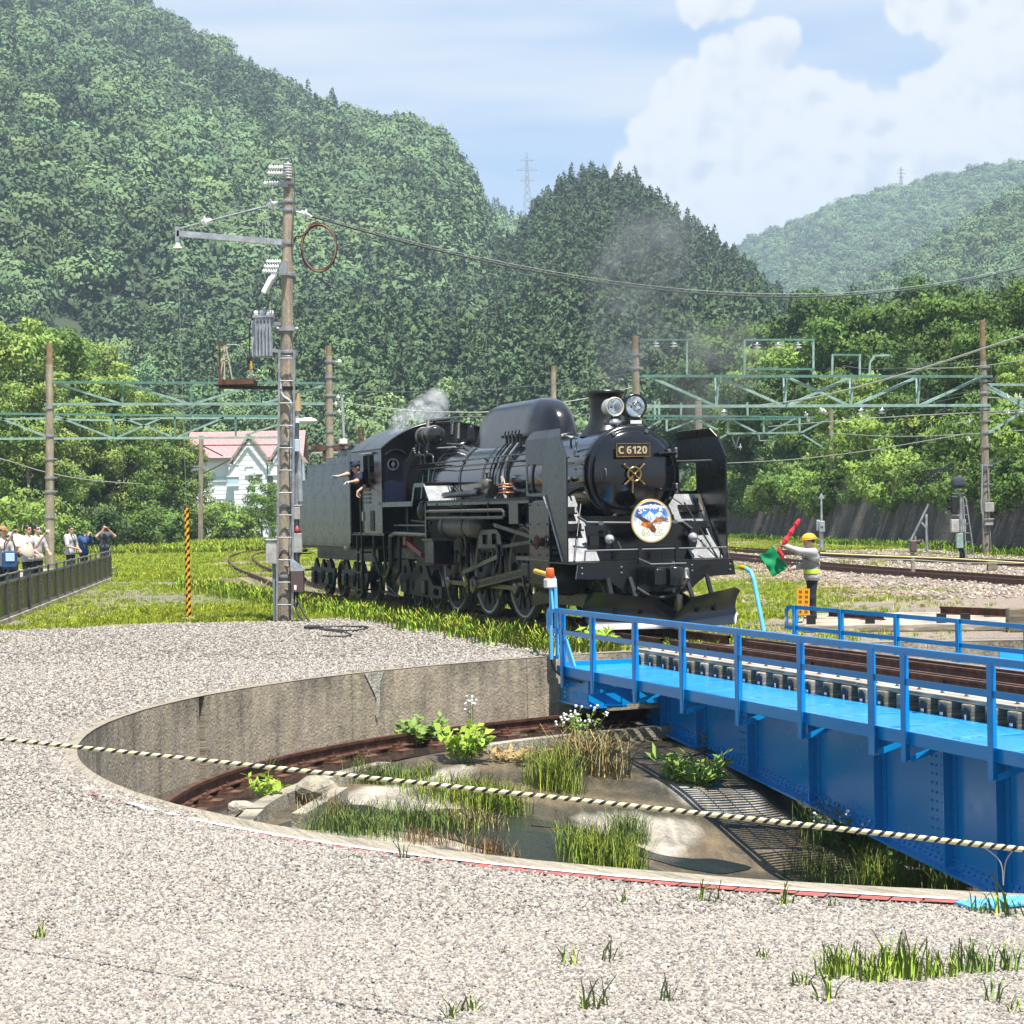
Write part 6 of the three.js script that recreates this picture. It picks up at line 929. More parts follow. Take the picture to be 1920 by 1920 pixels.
  B().bar(V(tc.x + 0.1, tc.y - 0.25, tc.z - 0.05), Q(530, 660), 0.05, 0.07).bar(V(tc.x + 0.1, tc.y + 0.3, tc.z - 0.05), Q(532, 608), 0.05, 0.07).mesh('transformer_bracket', M.galv, t);
  B().tube([Q(478, 590, 0.2), Q(470, 605, 0.2), Q(468, 640, 0.2), Q(468, 680, 0.2)], 0.016).mesh('black_cable', M.rubber, t); B().lathe([[0, 0], [0.035, 0], [0.05, 0.14], [0, 0.2]], Q(467, 682, 0.2), 'y', 10).mesh('cable_gland', M.rubber, t); B().rod(Q(470, 677, 0.2), Q(471, 692, 0.2), 0.03).mesh('yellow_tag', M.yellow, t);
  for (let k = 0; k < 5; k++) B().tube([Q(470, 692, 0.2), Q(464 + k * 4, 700, 0.2), Q(470 + k * 4, 710, 0.15), Q(486 + k * 2, 712 - k, 0.1)], 0.009).mesh('loose_lead', M.wirePale, t);
  // rusty side platform with its cage
  B().box(...Q(446, 718).toArray(), 0.72, 0.1, 0.7).mesh('platform_deck', M.rust, t); B().bar(Q(410, 725.5, 0.12), Q(558, 728, 0.12), 0.05, 0.075).mesh('platform_beam', M.frame, t);
  B().bar(Q(411, 642, 0.3), Q(413, 722, 0.3), 0.04).mesh('cage_post', M.rust, t); for (const [a, b, c, d] of [[423, 645, 436, 713], [423, 645, 412, 712], [421, 660, 421, 714], [412, 677, 432, 676]]) B().bar(Q(a, b, 0.3), Q(c, d, 0.3), 0.025).mesh('cage_bar', M.rustPale, t); B().bar(Q(413, 645, 0.3), Q(425, 644, 0.3), 0.03).mesh('cage_bar', M.rust, t); B().tube([Q(426, 646, 0.3), Q(448, 648, 0.3), Q(458, 660, 0.25), Q(466, 678, 0.2)], 0.008).mesh('cage_wire', M.wirePale, t);
  // ladder
  for (const [x0, x1] of [[524, 519], [552, 548]]) B().bar(Q(x0, 655, 0.26), Q(x1, 1163, 0.26), 0.03, 0.045).mesh('ladder_rail', M.galv, t);
  for (let k = 0; k < 13; k++) { const y = 672 + k * 42; const f = (y - 655) / 508; B().rod(Q(lerp(524, 519, f), y, 0.26), Q(lerp(552, 548, f), y, 0.26), 0.014).mesh('ladder_rung', M.galv, t); }
  for (const y of [800, 846, 990, 1060, 1104]) B().rod(Q(534, y, 0.16), Q(541, y + 3, 0.19), 0.02).mesh('pole_step', M.steelDull, t);
  B().tube([Q(528, 668, 0.2), Q(532, 668, 0.25), Q(545, 668, 0.25), Q(548, 672, 0.2)], 0.014).mesh('ladder_hoop', M.galv, t);
  // conduits, street light and the cabinets fixed round it
  B().tube([Q(524, 700, 0.1), Q(530, 742, 0.2), Q(544, 752, 0.2), Q(547, 775, 0.18), Q(546, 860, 0.18), Q(548, 960, 0.18), Q(545, 1040, 0.18), Q(550, 1056, 0.18)], 0.03).mesh('pale_conduit', M.galvLight, t);
  B().rod(Q(556, 738), Q(556, 1062), 0.055, 0.055, 12).mesh('side_pole', M.galv, t); B().rod(Q(556.5, 771), Q(556, 738), 0.09, 0.075, 12).mesh('side_pole_cap', M.coilTan, t); B().rod(Q(559, 850), Q(563, 940), 0.06, 0.06, 10).mesh('meter_tube', M.galvLight, t);
  { const p = Q(576, 789, 0.1); const g = new THREE.SphereGeometry(1, 20, 12); g.scale(0.2, 0.07, 0.12); g.translate(p.x, p.y, p.z); B().add(g).box(p.x - 0.15, p.y + 0.01, p.z, 0.16, 0.1, 0.14).mesh('street_light', M.white, t); }
  const cab = (x0, y0, x1, y1, d, m, name, dz = 0.1) => { const a = Q(x0, y0, dz), b = Q(x1, y1, dz); return B().rbox((a.x + b.x) / 2, (a.y + b.y) / 2, a.z - d / 2 + 0.1, abs(b.x - a.x), abs(a.y - b.y), d, 0.012).mesh(name, m, t); };
  cab(552.5, 824, 562, 847, 0.12, M.skyBox, 'small_blue_box'); cab(549, 951, 564, 974, 0.16, M.boxWhite, 'meter_box'); cab(548, 947, 567, 950, 0.2, M.galv, 'meter_box_hood'); cab(549, 1000, 567, 1036, 0.18, M.boxWhite, 'switch_box', 0.14); cab(499, 1013, 520, 1057, 0.3, M.boxWhite, 'left_cabinet', 0.2); cab(497, 1011, 521, 1014, 0.34, M.galv, 'left_cabinet_lid', 0.22);
  B().lathe([[0, 0.16], [0.03, 0.15], [0.06, 0.08], [0.09, 0.0], [0.0, 0.0]], Q(557, 1000, 0.15), 'y', 14).mesh('red_cover', mat('dark red cover', [0.22, 0.03, 0.035], 0.5), t);
  cab(546, 1070, 570, 1110, 0.24, M.boxBrown, 'brown_cabinet', 0.22); { const a = Q(545, 1070, 0.24), b = Q(571, 1070, 0.24), w = b.x - a.x; B().plate([[-w / 2, 0], [w / 2, 0], [w / 2, 0.03], [-w * 0.35, 0.24], [-w / 2, 0.24]], 0.3, [(a.x + b.x) / 2, a.y, a.z - 0.24]).mesh('cabinet_roof', M.galvLight, t); } cab(552, 1097, 557, 1106, 0.02, M.white, 'white_label', 0.34);
  cab(511, 1056, 519, 1165, 0.09, M.mintDark, 'cable_riser', 0.1);
  const hose = (...pts) => B().tube(pts.map(([x, y, h]) => h === undefined ? ground(x, y, 0.025).sub(base) : Q(x, y, h)), 0.022, pts.length * 10, 7).mesh('black_hose', M.rubber, t);
  hose([549, 1110, 0.2], [552, 1130, 0.25], [556, 1146, 0.3], [565, 1160, 0.5], [578, 1172, 0.7], [590, 1176], [640, 1175], [688, 1176], [660, 1183], [610, 1180], [590, 1178]); hose([556, 1110, 0.2], [558, 1122, 0.25], [570, 1150, 0.5], [582, 1168, 0.7], [588, 1176], [610, 1182], [650, 1187], [656, 1192], [640, 1194], [606, 1193]); hose([553, 1110, 0.2], [551, 1128, 0.2], [554, 1138, 0.22], [558, 1130, 0.22], [558, 1110, 0.2]);
  const hb = ground(585, 1178, 0.03).sub(base); B().rbox(hb.x, 0.05, hb.z, 0.3, 0.08, 0.18, 0.03).mesh('hose_bundle', M.rubber, t);
  // stay wire down to the striped guard post
  const gp = ground(354, 1164), wt = tag(B().rod(at(333, 470, Z), at(349.5, 952, -gp.z), 0.006, 0.006, 5).mesh('guy_wire', M.wirePale), 'thin wire hanging from the pole arm to the striped post', 'wire');
  const sp = thing('striped_post', 'slim guard post striped yellow and black on a small concrete block', 'guard post', gp);
  const cv = document.createElement('canvas'); cv.width = 64; cv.height = 1024; const c = cv.getContext('2d'); c.fillStyle = '#f2b21c'; c.fillRect(0, 0, 64, 1024); c.fillStyle = '#15130f'; for (let k = -1; k < 16; k++) { const y = k * 66; c.beginPath(); c.moveTo(0, y + 30); c.lineTo(64, y - 18); c.lineTo(64, y + 12); c.lineTo(0, y + 60); c.fill(); } const R2 = rng(6); for (let k = 0; k < 160; k++) { c.fillStyle = k % 2 ? 'rgba(120,90,40,0.5)' : 'rgba(230,215,170,0.4)'; c.fillRect(R2() * 64, R2() * 1024, 2 + R2() * 4, 2 + R2() * 6); }
  const st = new THREE.CanvasTexture(cv); st.colorSpace = THREE.SRGBColorSpace; st.wrapS = THREE.RepeatWrapping; const lean = at(349.5, 952, -gp.z).sub(gp);
  const pg = new THREE.CylinderGeometry(0.05, 0.055, 1, 18, 1, true); { const uv = pg.attributes.uv; for (let i = 0; i < uv.count; i++) uv.setX(i, uv.getX(i) * 2); } pg.translate(0, 0.5, 0); pg.scale(1, lean.length(), 1); pg.applyQuaternion(new THREE.Quaternion().setFromUnitVectors(UP, lean.clone().normalize())); B().add(pg).mesh('post_tube', mat('striped paint', [0.9, 0.9, 0.9], 0.5, 0, { map: st }), sp, true); B().ball(lean, 0.05, 10).mesh('post_cap', M.black, sp); B().rbox(0, 0.03, 0, 0.24, 0.1, 0.2, 0.015).mesh('footing', M.paleConcrete, sp);
  // the heavy cable across the valley, lashed to its carrier wire
  const a = at(586, 406, Z), b = at(2010, 472, 66), sag = (u, d) => a.clone().lerp(b, u).add(V(0, -d * 4 * u * (1 - u), 0)), ca = thing('overhead_cable', 'thick lashed cable sagging from the utility pole across the valley', 'cable');
  B().tube(Array.from({ length: 25 }, (_, i) => sag(i / 24, 1.55)), 0.022, 120, 6).mesh('cable', M.wire, ca); B().tube(Array.from({ length: 25 }, (_, i) => sag(i / 24, 1.52).add(V(0, 0.05, 0))), 0.008, 80, 5).mesh('carrier_wire', M.wirePale, ca);
  const spiral = []; for (let i = 0; i <= 900; i++) { const p = sag(i / 900, 1.535), w = i * 0.55; spiral.push(p.add(V(0, 0.022 + sin(w) * 0.04, cos(w) * 0.04))); } B().add(new THREE.TubeGeometry(new THREE.CatmullRomCurve3(spiral), 1800, 0.006, 4)).mesh('lashing', M.wire, ca);
}
// ---- catenary masts and lattice beams
const capMat = mat('ochre mast cap', [0.38, 0.25, 0.13], 0.75, 0, { map: tGrime });
function mast(label, px, topY, Z, { r0 = 0.19, r1 = 0.14, cap = 0, baseY = 0, bands = [], px1 = px } = {}) {
  const topP = at(px, topY, Z), base = at(px1, 960, Z).setY(baseY), t = thing('catenary_mast', label, 'mast', base), top = topP.clone().sub(base), k = 1 - cap / top.y;
  B().rod(V(0, -0.1, 0), top.clone().multiplyScalar(k), r0, r1, 16).mesh('mast_shaft', M.poleConcrete, t);
  if (cap) B().rod(top.clone().multiplyScalar(k), top, r1 * 0.92, r1 * 0.85, 14).mesh('mast_cap', capMat, t);
  for (const f of bands) { const r = lerp(r0, r1, f) + 0.012; B().lathe([[r, -0.05], [r + 0.015, -0.05], [r + 0.015, 0.05], [r, 0.05]], top.clone().multiplyScalar(f), 'y', 16).box(top.x * f + r + 0.05, top.y * f, 0, 0.14, 0.06, 0.08).mesh('mast_band', M.galv, t); }
  return t;
}
function beamThing(label, x0, y0, z0) { const o = at(x0, y0, z0); return [thing('lattice_beam', label, 'gantry beam', o), o]; }
const bars = (t, o, name, m, w, list, h) => { for (const [x0, y0, z0, x1, y1, z1] of list) B().bar(at(x0, y0, z0).sub(o), at(x1, y1, z1).sub(o), w, h ?? w).mesh(name, m, t); };
function disc(t, p, axis = 'x', r = 0.12) { B().lathe([[0, -0.08], [0.04, -0.07], [0.05, -0.02], [r, -0.01], [r, 0.015], [0.04, 0.03], [0.03, 0.08], [0, 0.08]], p, axis, 16).mesh('insulator_disc', M.porcelain, t); }
{
  mast('concrete mast with an ochre cap beside the left spectators', 93, 643, 80, { cap: 0.85, bands: [0.25, 0.36, 0.42, 0.5, 0.6, 0.72], px1: 91 });
  const m2 = mast('concrete mast with an ochre cap rising behind the tender', 616.5, 648, 78, { r0: 0.17, r1: 0.125, cap: 0.4, bands: [0.5, 0.56, 0.62, 0.7, 0.78, 0.86, 0.93], px1: 619 });
  { const o = m2.position; const q = (x, y) => at(x, y, 78).sub(o); B().bar(q(583, 840), q(665, 838), 0.12, 0.2).mesh('rusty_crossbeam', M.rust, m2); B().bar(q(585, 849), q(665, 847), 0.1, 0.06).mesh('pale_crossbeam', M.galvLight, m2); B().bar(q(608, 843), q(608, 866), 0.1, 0.12).mesh('rusty_strut', M.rust, m2); for (const x of [673, 680]) B().bar(q(x, 800), q(x + 1, 846), 0.08).mesh('rusty_strut', M.rust, m2); B().lathe([[0, 0.1], [0.05, 0.08], [0.1, 0.0], [0.06, -0.05], [0, -0.06]], q(636, 678), 'x', 14).mesh('floodlight', M.porcelain, m2); B().rod(q(618, 680), q(636, 679), 0.03).mesh('floodlight_arm', M.galv, m2); B().rod(q(641, 745), q(645, 825), 0.05).mesh('drop_pipe', M.galvLight, m2); B().rbox(...q(644, 828).toArray(), 0.3, 0.2, 0.2, 0.04).mesh('drop_box', M.white, m2); for (const [x, y] of [[634, 745], [630, 758], [636, 772]]) disc(m2, q(x, y)); const g = new THREE.TorusGeometry(0.42, 0.014, 6, 36); g.scale(0.8, 1, 1); const cp = q(648, 752); g.translate(cp.x, cp.y, cp.z); B().add(g).mesh('cable_loop', M.black, m2); }
  let [t, o] = beamThing('pale green lattice beam between the mast by the spectators and the mast behind the tender', 88, 717, 80);
  bars(t, o, 'top_chord', M.greenSteel, 0.09, [[86, 717, 80, 628, 718.5, 78]]); bars(t, o, 'bottom_chord', M.mint, 0.1, [[84, 758, 80, 628, 757, 78]]); bars(t, o, 'upright', M.greenSteel, 0.07, [[230, 719, 79.6, 230, 757, 79.6], [359, 719, 79, 359, 757, 79], [487, 719, 78.6, 487, 757, 78.6]]); bars(t, o, 'diagonal', M.mint, 0.08, [[106, 719, 80, 226, 757, 79.6], [236, 720, 79.6, 354, 757, 79], [364, 757, 79, 482, 720, 78.6], [492, 757, 78.6, 618, 720, 78.2]]);
  [t, o] = beamThing('longer pale green lattice beam crossing behind the left mast', -60, 775, 98);
  bars(t, o, 'top_chord', M.greenSteel, 0.1, [[-60, 775, 98, 560, 781, 98]]); bars(t, o, 'middle_pipe', M.mint, 0.09, [[-60, 788, 98, 87, 784, 98], [100, 786, 98, 200, 788, 98], [200, 788, 98, 300, 784, 98], [300, 784, 98, 560, 784, 98]]); bars(t, o, 'bottom_chord', M.mint, 0.11, [[-60, 823, 98, 560, 820, 98]]); bars(t, o, 'upright', M.greenSteel, 0.09, [[213, 778, 98, 213, 820, 98], [328, 778, 98, 328, 819, 98], [442, 778, 98, 442, 818, 98]]); bars(t, o, 'diagonal', M.mint, 0.09, [[-2, 783, 98, 88, 819, 98], [105, 780, 98, 208, 820, 98], [220, 820, 98, 300, 785, 98], [232, 784, 98, 322, 818, 98], [334, 819, 98, 420, 783, 98], [460, 816, 98, 560, 784, 98]]);
  const xf = thing('braced_frame', 'two grey posts joined by crossed steel braces in front of the house', 'frame', at(318, 960, 150).setY(0)); { const o2 = xf.position, q = (x, y) => at(x, y, 150).sub(o2); B().bar(V(0, 0, 0), q(318.5, 838), 0.34, 0.34).mesh('post', M.poleConcrete, xf); B().bar(q(376, 1024).setY(0), q(377.5, 817), 0.3, 0.3).mesh('post', M.poleConcrete, xf); bars(xf, o2, 'brace', M.steelDull, 0.09, [[318, 865, 150, 376, 832, 150], [320, 877, 150, 376, 877, 150], [318, 880, 150, 375, 942, 150], [318, 942, 150, 376, 878, 150], [320, 943, 150, 376, 943, 150], [377, 835, 150, 522, 834, 149], [377, 890, 150, 432, 862, 149.5], [380, 836, 150, 418, 855, 150]]); }
  const w = (label, pts, r, m, name = 'overhead_wire') => tag(B().tube(pts.map((p) => at(...p)), r, 60, 5).mesh(name, m), label, 'wire');
  w('pale wire sagging from the left edge to the braced frame', [[-60, 848, 90], [0, 860, 95], [80, 884, 105], [160, 899, 118], [240, 906, 132], [318, 908, 150]], 0.03, M.wirePale);
  w('pale wire from the mast behind the tender to the chimney side', [[628, 752, 78], [700, 763, 80], [780, 770, 83], [860, 773, 86], [920, 772, 88], [1110, 745, 96], [1190, 725, 100]], 0.025, M.wirePale);
  w('thin wire above the tender running behind the dome', [[628, 733, 78], [760, 735, 82], [900, 731, 88], [1040, 720, 94], [1190, 700, 100]], 0.018, M.wire);
  w('thin wire level with the cab roof', [[815, 783, 95], [960, 780, 95], [1110, 777, 95]], 0.02, M.wire);
  // right-hand gantry
  const r1 = mast('tall concrete mast with a brown top carrying the right-hand gantry', 1841.5, 600, 84, { r0: 0.185, r1: 0.135, cap: 1.7, bands: [0.3, 0.38, 0.46, 0.52, 0.57, 0.62, 0.69, 0.74, 0.8], px1: 1849 });
  { const o2 = r1.position, q = (x, y, dz = 0.2) => at(x, y, 84 - dz).sub(o2); for (const [x0, x1] of [[1841, 1845], [1851, 1858]]) B().bar(q(x0, 870), q(x1, 1030), 0.035).mesh('ladder_rail', M.galv, r1); for (let k = 0; k < 8; k++) B().bar(q(1843, 878 + k * 20), q(1853, 878 + k * 20), 0.03).mesh('ladder_rung', M.galv, r1); B().rbox(...q(1854.5, 951).toArray(), 0.38, 0.38, 0.2, 0.02).mesh('white_cabinet', M.boxWhite, r1); B().rbox(...q(1854, 979).toArray(), 0.34, 0.26, 0.2, 0.02).box(...q(1854, 973).toArray(), 0.4, 0.04, 0.28).mesh('white_cabinet', M.boxWhite, r1); B().tube([q(1842, 870), q(1841, 920), q(1841, 960), q(1846, 968), q(1850, 964)], 0.03).mesh('conduit', M.galvLight, r1); for (const [x, y] of [[1817, 790], [1817, 825], [1889, 745], [1912, 745], [1890, 774], [1914, 772]]) disc(r1, q(x, y), V(1, 0.05, 0.2), 0.16); bars(r1, o2, 'side_bracket', M.mint, 0.1, [[1849, 721, 84, 1985, 722, 84], [1851, 726, 84, 1940, 775, 84], [1850, 813, 84, 1925, 768, 84], [1940, 768, 84, 1850, 722, 84]]); bars(r1, o2, 'bracket_rod', M.wirePale, 0.04, [[1817, 790, 84, 1780, 794, 84], [1850, 745, 84, 1930, 748, 84], [1850, 776, 84, 1930, 772, 84]]); }
  mast('concrete mast left of the right-hand gantry, behind the chimney', 1191, 630, 77, { r0: 0.17, r1: 0.13, cap: 0.5, bands: [0.86, 0.92], px1: 1196 });
  [t, o] = beamThing('pale green lattice beam of the right-hand gantry above the sidings', 1190, 706, 77);
  const z = (x) => lerp(77, 84, (x - 1190) / 655);
  bars(t, o, 'top_chord', M.greenSteel, 0.1, [[1190, 705, 77, 1860, 706, 84]]); bars(t, o, 'bottom_chord', M.mint, 0.11, [[1205, 762, 77, 1856, 760, 84]]);
  for (const x of [1344, 1472, 1596, 1721]) bars(t, o, 'upright', M.mint, 0.07, [[x + 4, 709, z(x), x, 760, z(x)], [x - 3, 709, z(x) + 0.3, x - 1, 760, z(x)]]);
  const dg = (x0, x1, up) => [x0, up ? 760 : 709, z(x0), x1, up ? 709 : 760, z(x1)]; bars(t, o, 'diagonal', M.mint, 0.1, [dg(1224, 1338), dg(1352, 1466), dg(1480, 1590), dg(1478, 1592, 1), dg(1602, 1716, 1), dg(1726, 1836, 1)]);
  bars(t, o, 'stub_frame', M.mint, 0.08, [[1288, 704, 78, 1288, 638, 78], [1396, 704, 79, 1396, 638, 79], [1525, 704, 80.5, 1525, 638, 80.5], [1560, 704, 81, 1561, 664, 81], [1612, 704, 81.5, 1612, 664, 81.5], [1630, 704, 82, 1631, 680, 82], [1631, 680, 82, 1640, 667, 82], [1640, 667, 82, 1668, 666, 82]]); bars(t, o, 'stub_crossbar', M.greenSteel, 0.07, [[1200, 637, 77, 1290, 637, 78], [1394, 637, 79, 1527, 637, 80.5], [1394, 692, 79, 1527, 692, 80.5], [1563, 665, 81, 1612, 666, 81.5], [1232, 637, 77.4, 1232, 637.2, 77.6]]);
  for (const [x, y] of [[1230, 647], [1263, 647], [1420, 649], [1459, 649], [1497, 649], [1358, 775], [1615, 772], [1654, 772]]) B().lathe([[0, 0.16], [0.03, 0.15], [0.03, 0.1], [0.15, 0.05], [0.05, 0.04], [0.05, 0], [0.17, -0.06], [0.05, -0.07], [0, -0.1]], at(x, y, z(x)).sub(o), 'y', 16).mesh('insulator', M.porcelain, t);
  for (const [x, y] of [[1512, 778], [1516, 787], [1540, 770], [1546, 772]]) disc(t, at(x, y, z(x)).sub(o), V(1, 0.3, 0.2), 0.15);
  mast('far concrete mast between the two green gantries', 1309, 752, 128, { r0: 0.26, r1: 0.22, px1: 1314 });
  mast('far mast with climbing ivy below the gantry', 1558, 768, 118, { r0: 0.17, r1: 0.13, px1: 1562 });
  mast('slim weathered mast standing behind the dome', 1037.5, 686, 112, { r0: 0.17, r1: 0.14, cap: 0.3, px1: 1040 });
  [t, o] = beamThing('far green lattice beam hung beyond the right-hand gantry', 1212, 790, 128);
  bars(t, o, 'top_chord', M.greenSteel, 0.11, [[1180, 779, 128, 1530, 782, 124], [1212, 786, 128, 1500, 786, 124]]); bars(t, o, 'bottom_chord', M.mint, 0.12, [[1364, 813, 126, 1502, 811, 124]]); bars(t, o, 'upright', M.mint, 0.12, [[1364, 783, 126, 1365, 813, 126], [1432, 783, 125, 1432, 812, 125], [1499, 783, 124, 1499, 811, 124], [1228, 752, 128, 1228, 786, 128], [1236, 752, 128, 1236, 786, 128], [1277, 755, 127, 1277, 786, 127], [1401, 754, 126, 1402, 782, 126], [1250, 787, 127, 1250, 808, 127]]); bars(t, o, 'diagonal', M.mint, 0.1, [[1310, 785, 127, 1250, 808, 127], [1300, 784, 127, 1345, 806, 126], [1368, 785, 126, 1418, 811, 125], [1325, 835, 126, 1362, 815, 126], [1502, 811, 124, 1560, 782, 124], [1505, 815, 124, 1545, 840, 124], [1440, 811, 125, 1490, 786, 124], [1240, 787, 128, 1215, 803, 128]]); bars(t, o, 'hanger', M.galvLight, 0.06, [[1372, 818, 126, 1381, 841, 126], [1386, 818, 126, 1379, 841, 126], [1379, 838, 126, 1392, 839, 126], [1423, 815, 125, 1424, 826, 125], [1424, 826, 125, 1451, 826, 125], [1451, 826, 125, 1451, 818, 125]]); for (const [x, y] of [[1388, 838], [1449, 833]]) disc(t, at(x, y, 125).sub(o), 'x', 0.2);
  w('thick pale wire rising from behind the headlamp past the right mast', [[1205, 759, 100], [1300, 764, 92], [1400, 762, 85], [1500, 750, 78], [1560, 738, 74], [1700, 700, 66], [1843, 654, 58], [1930, 626, 54]], 0.032, M.wirePale);
  w('wire just above the gantry, upper of two at the right edge', [[1580, 686, 95], [1640, 692, 90], [1760, 684, 84], [1930, 660, 76]], 0.018, M.wire); w('wire just above the gantry, lower of two at the right edge', [[1700, 692, 90], [1820, 688, 84], [1930, 674, 76]], 0.018, M.wirePale);
  w('wire crossing below the gantry to the right mast', [[1440, 800, 110], [1600, 787, 98], [1720, 779, 90], [1841, 773, 84], [1930, 768, 78]], 0.022, M.wirePale); w('lowest pale wire crossing the trees from the deflector to the mast', [[1335, 870, 115], [1480, 862, 105], [1620, 846, 95], [1740, 826, 88], [1820, 812, 84]], 0.022, M.wirePale); w('nearly level wire in front of the trees at the right', [[1560, 812, 112], [1660, 818, 104], [1780, 816, 94], [1930, 806, 80]], 0.018, M.wirePale); w('thin wire between the gantry chords at the right', [[1600, 770, 100], [1720, 752, 92], [1841, 730, 84]], 0.016, M.wire); w('second thin wire between the gantry chords at the right', [[1580, 782, 100], [1720, 760, 92], [1841, 736, 84]], 0.016, M.wire);
  w('dark wire crossing the smoke under the gantry', [[1190, 781, 110], [1330, 783, 104], [1420, 778, 98], [1500, 752, 92], [1560, 724, 88]], 0.018, M.wire);
  // signals and small posts by the sidings
  const sg = thing('railway_signal', 'colour-light signal seen from the side with a hood, ladder and white cabinet', 'signal', ground(1803, 1056)); { const Z = -sg.position.z, q = (x, y, dz = 0) => at(x, y, Z - dz).sub(sg.position); B().rod(V(0, 0, 0), q(1801, 925), 0.075, 0.065, 14).mesh('signal_post', M.galv, sg); B().rbox(...q(1797, 905).toArray(), 0.5, 0.42, 0.45, 0.16).mesh('hood_cover', mat('grey crumpled hood', [0.075, 0.09, 0.12], 0.85, 0, { bumpMap: rep(tConcreteBump, 3), bumpScale: 0.05 }), sg); B().rbox(...q(1789, 940).toArray(), 0.26, 0.4, 0.3, 0.06).mesh('lamp_unit', M.black, sg); B().rbox(...q(1789, 955).toArray(), 0.24, 0.34, 0.3, 0.06).mesh('lamp_unit', M.black, sg); for (const [x, y] of [[1784, 937], [1784, 953], [1790, 957]]) B().lathe([[0.05, 0], [0.07, 0.14], [0.06, 0.14], [0.045, 0.01]], q(x, y), V(-1, 0, 0.3), 12).mesh('lamp_visor', M.black, sg); B().box(...q(1797, 925).toArray(), 0.4, 0.05, 0.1).box(...q(1795, 966).toArray(), 0.34, 0.04, 0.08).mesh('unit_bracket', M.galvLight, sg); B().rbox(...q(1790, 986, 0.1).toArray(), 0.28, 0.46, 0.26, 0.02).mesh('white_cabinet', M.boxWhite, sg); B().rbox(...q(1806, 986, -0.1).toArray(), 0.16, 0.46, 0.2, 0.02).mesh('cabinet_back', M.boxWhite, sg); B().rbox(...q(1799, 1014, 0.12).toArray(), 0.24, 0.52, 0.2, 0.02).mesh('green_cabinet', M.mint, sg); B().tube([q(1798, 1027, 0.1), q(1802, 1040, 0.15), q(1799, 1052, 0.1)], 0.05).tube([q(1804, 1027, 0.1), q(1808, 1040, 0.12), q(1806, 1054, 0.1)], 0.04).mesh('cable_tail', M.black, sg); for (const d of [0, 1]) B().bar(q(1806 + d * 5, 934), q(1812 + d * 16, 1050), 0.035).mesh('ladder_rail', M.galv, sg); B().tube([q(1800, 936), q(1808, 932), q(1812, 940)], 0.02).mesh('ladder_hoop', M.galv, sg); for (let k = 0; k < 6; k++) B().bar(q(1806.5 + k * 1, 948 + k * 17), q(1812 + k * 1.9, 948 + k * 17), 0.028).mesh('ladder_rung', M.galv, sg); B().box(0, 0.05, 0, 0.5, 0.16, 0.5).mesh('signal_footing', M.concrete, sg); }
  const ds = thing('dwarf_signal', 'small brown-hooded shunting signal on a short grey post', 'signal', ground(1712, 1079)); { const Z = -ds.position.z, q = (x, y) => at(x, y, Z).sub(ds.position); B().rod(V(0, 0, 0), q(1711, 1036), 0.065, 0.06, 12).mesh('signal_post', M.paleConcrete, ds); B().rbox(...q(1712, 1024).toArray(), 0.2, 0.36, 0.2, 0.04).mesh('signal_head', M.boxBrown, ds); B().lathe([[0.05, 0], [0.085, 0.16], [0.075, 0.16], [0.04, 0.01]], q(1717, 1016), V(1, -0.05, 0.5), 14).mesh('signal_hood', M.boxBrown, ds); }
  const ap = thing('arrow_post', 'white post with an arrow-shaped top and a grey box', 'post', ground(1541, 1034)); { const Z = -ap.position.z, q = (x, y, d = 0) => at(x, y, Z - d).sub(ap.position); B().rod(V(0, 0, 0), q(1540, 932), 0.06, 0.045, 12).mesh('post_shaft', M.galvLight, ap); B().plate([[-0.14, -0.1], [0.14, -0.1], [0, 0.18]], 0.03, q(1540, 931).toArray()).mesh('arrow_top', M.galvLight, ap); B().rod(V(0, 0, 0), q(1540, 997), 0.1, 0.1, 12).mesh('lower_sleeve', M.galvLight, ap); B().rbox(...q(1541, 987, 0.12).toArray(), 0.26, 0.5, 0.18, 0.02).rbox(...q(1534, 985).toArray(), 0.16, 0.5, 0.16, 0.02).mesh('grey_box', M.galvLight, ap); B().box(...q(1541, 988, 0.22).toArray(), 0.1, 0.05, 0.01).mesh('dark_label', M.black, ap); }
  const bp = thing('propped_pole', 'pale pole propped at a slant on a galvanised stand', 'post', ground(1738, 1037)); { const Z = -bp.position.z, q = (x, y) => at(x, y, Z).sub(bp.position); B().bar(V(0, 0, 0), q(1737, 964), 0.09).mesh('stand', M.galvLight, bp); B().rod(q(1708, 1014), q(1742, 945), 0.06).mesh('slanted_pole', M.galv, bp); B().bar(q(1737, 990), q(1727, 978), 0.07).mesh('prop', M.galvLight, bp); B().bar(q(1717, 1036), q(1716, 1005), 0.08).mesh('rear_leg', M.paleConcrete, bp); }
  for (const [x, y, l] of [[1860, 1070, 'dark wooden block between the two tracks, right of the signal'], [1905, 1185, 'stubby dark post at the right edge by the timbers']]) { const p = ground(x, y), k = tag(B().rbox(p.x, 0.2, p.z, 0.3, 0.42, 0.24, 0.03).mesh('timber_block', M.sleeper), l, 'block'); }
  // timber crossing with loose rail pieces beyond the bridge
  const dk = thing('timber_deck', 'weathered timber deck with loose rail pieces beyond the bridge', 'timber deck', onTrack(-14.2, -5.6)); dk.rotation.y = -0.14; const R = rng(12);
  for (let k = 0; k < 9; k++) { const m = meshOf(B().rbox(0, 0.06, 0, 3.6 + R() * 0.5, 0.13, 0.24, 0.02).geo(), R() < 0.5 ? M.plank : M.sleeperPale, 'plank', dk); m.position.set((R() - 0.5) * 0.3, R() * 0.02, -1.5 + k * 0.42); m.rotation.y = (R() - 0.5) * 0.03; }
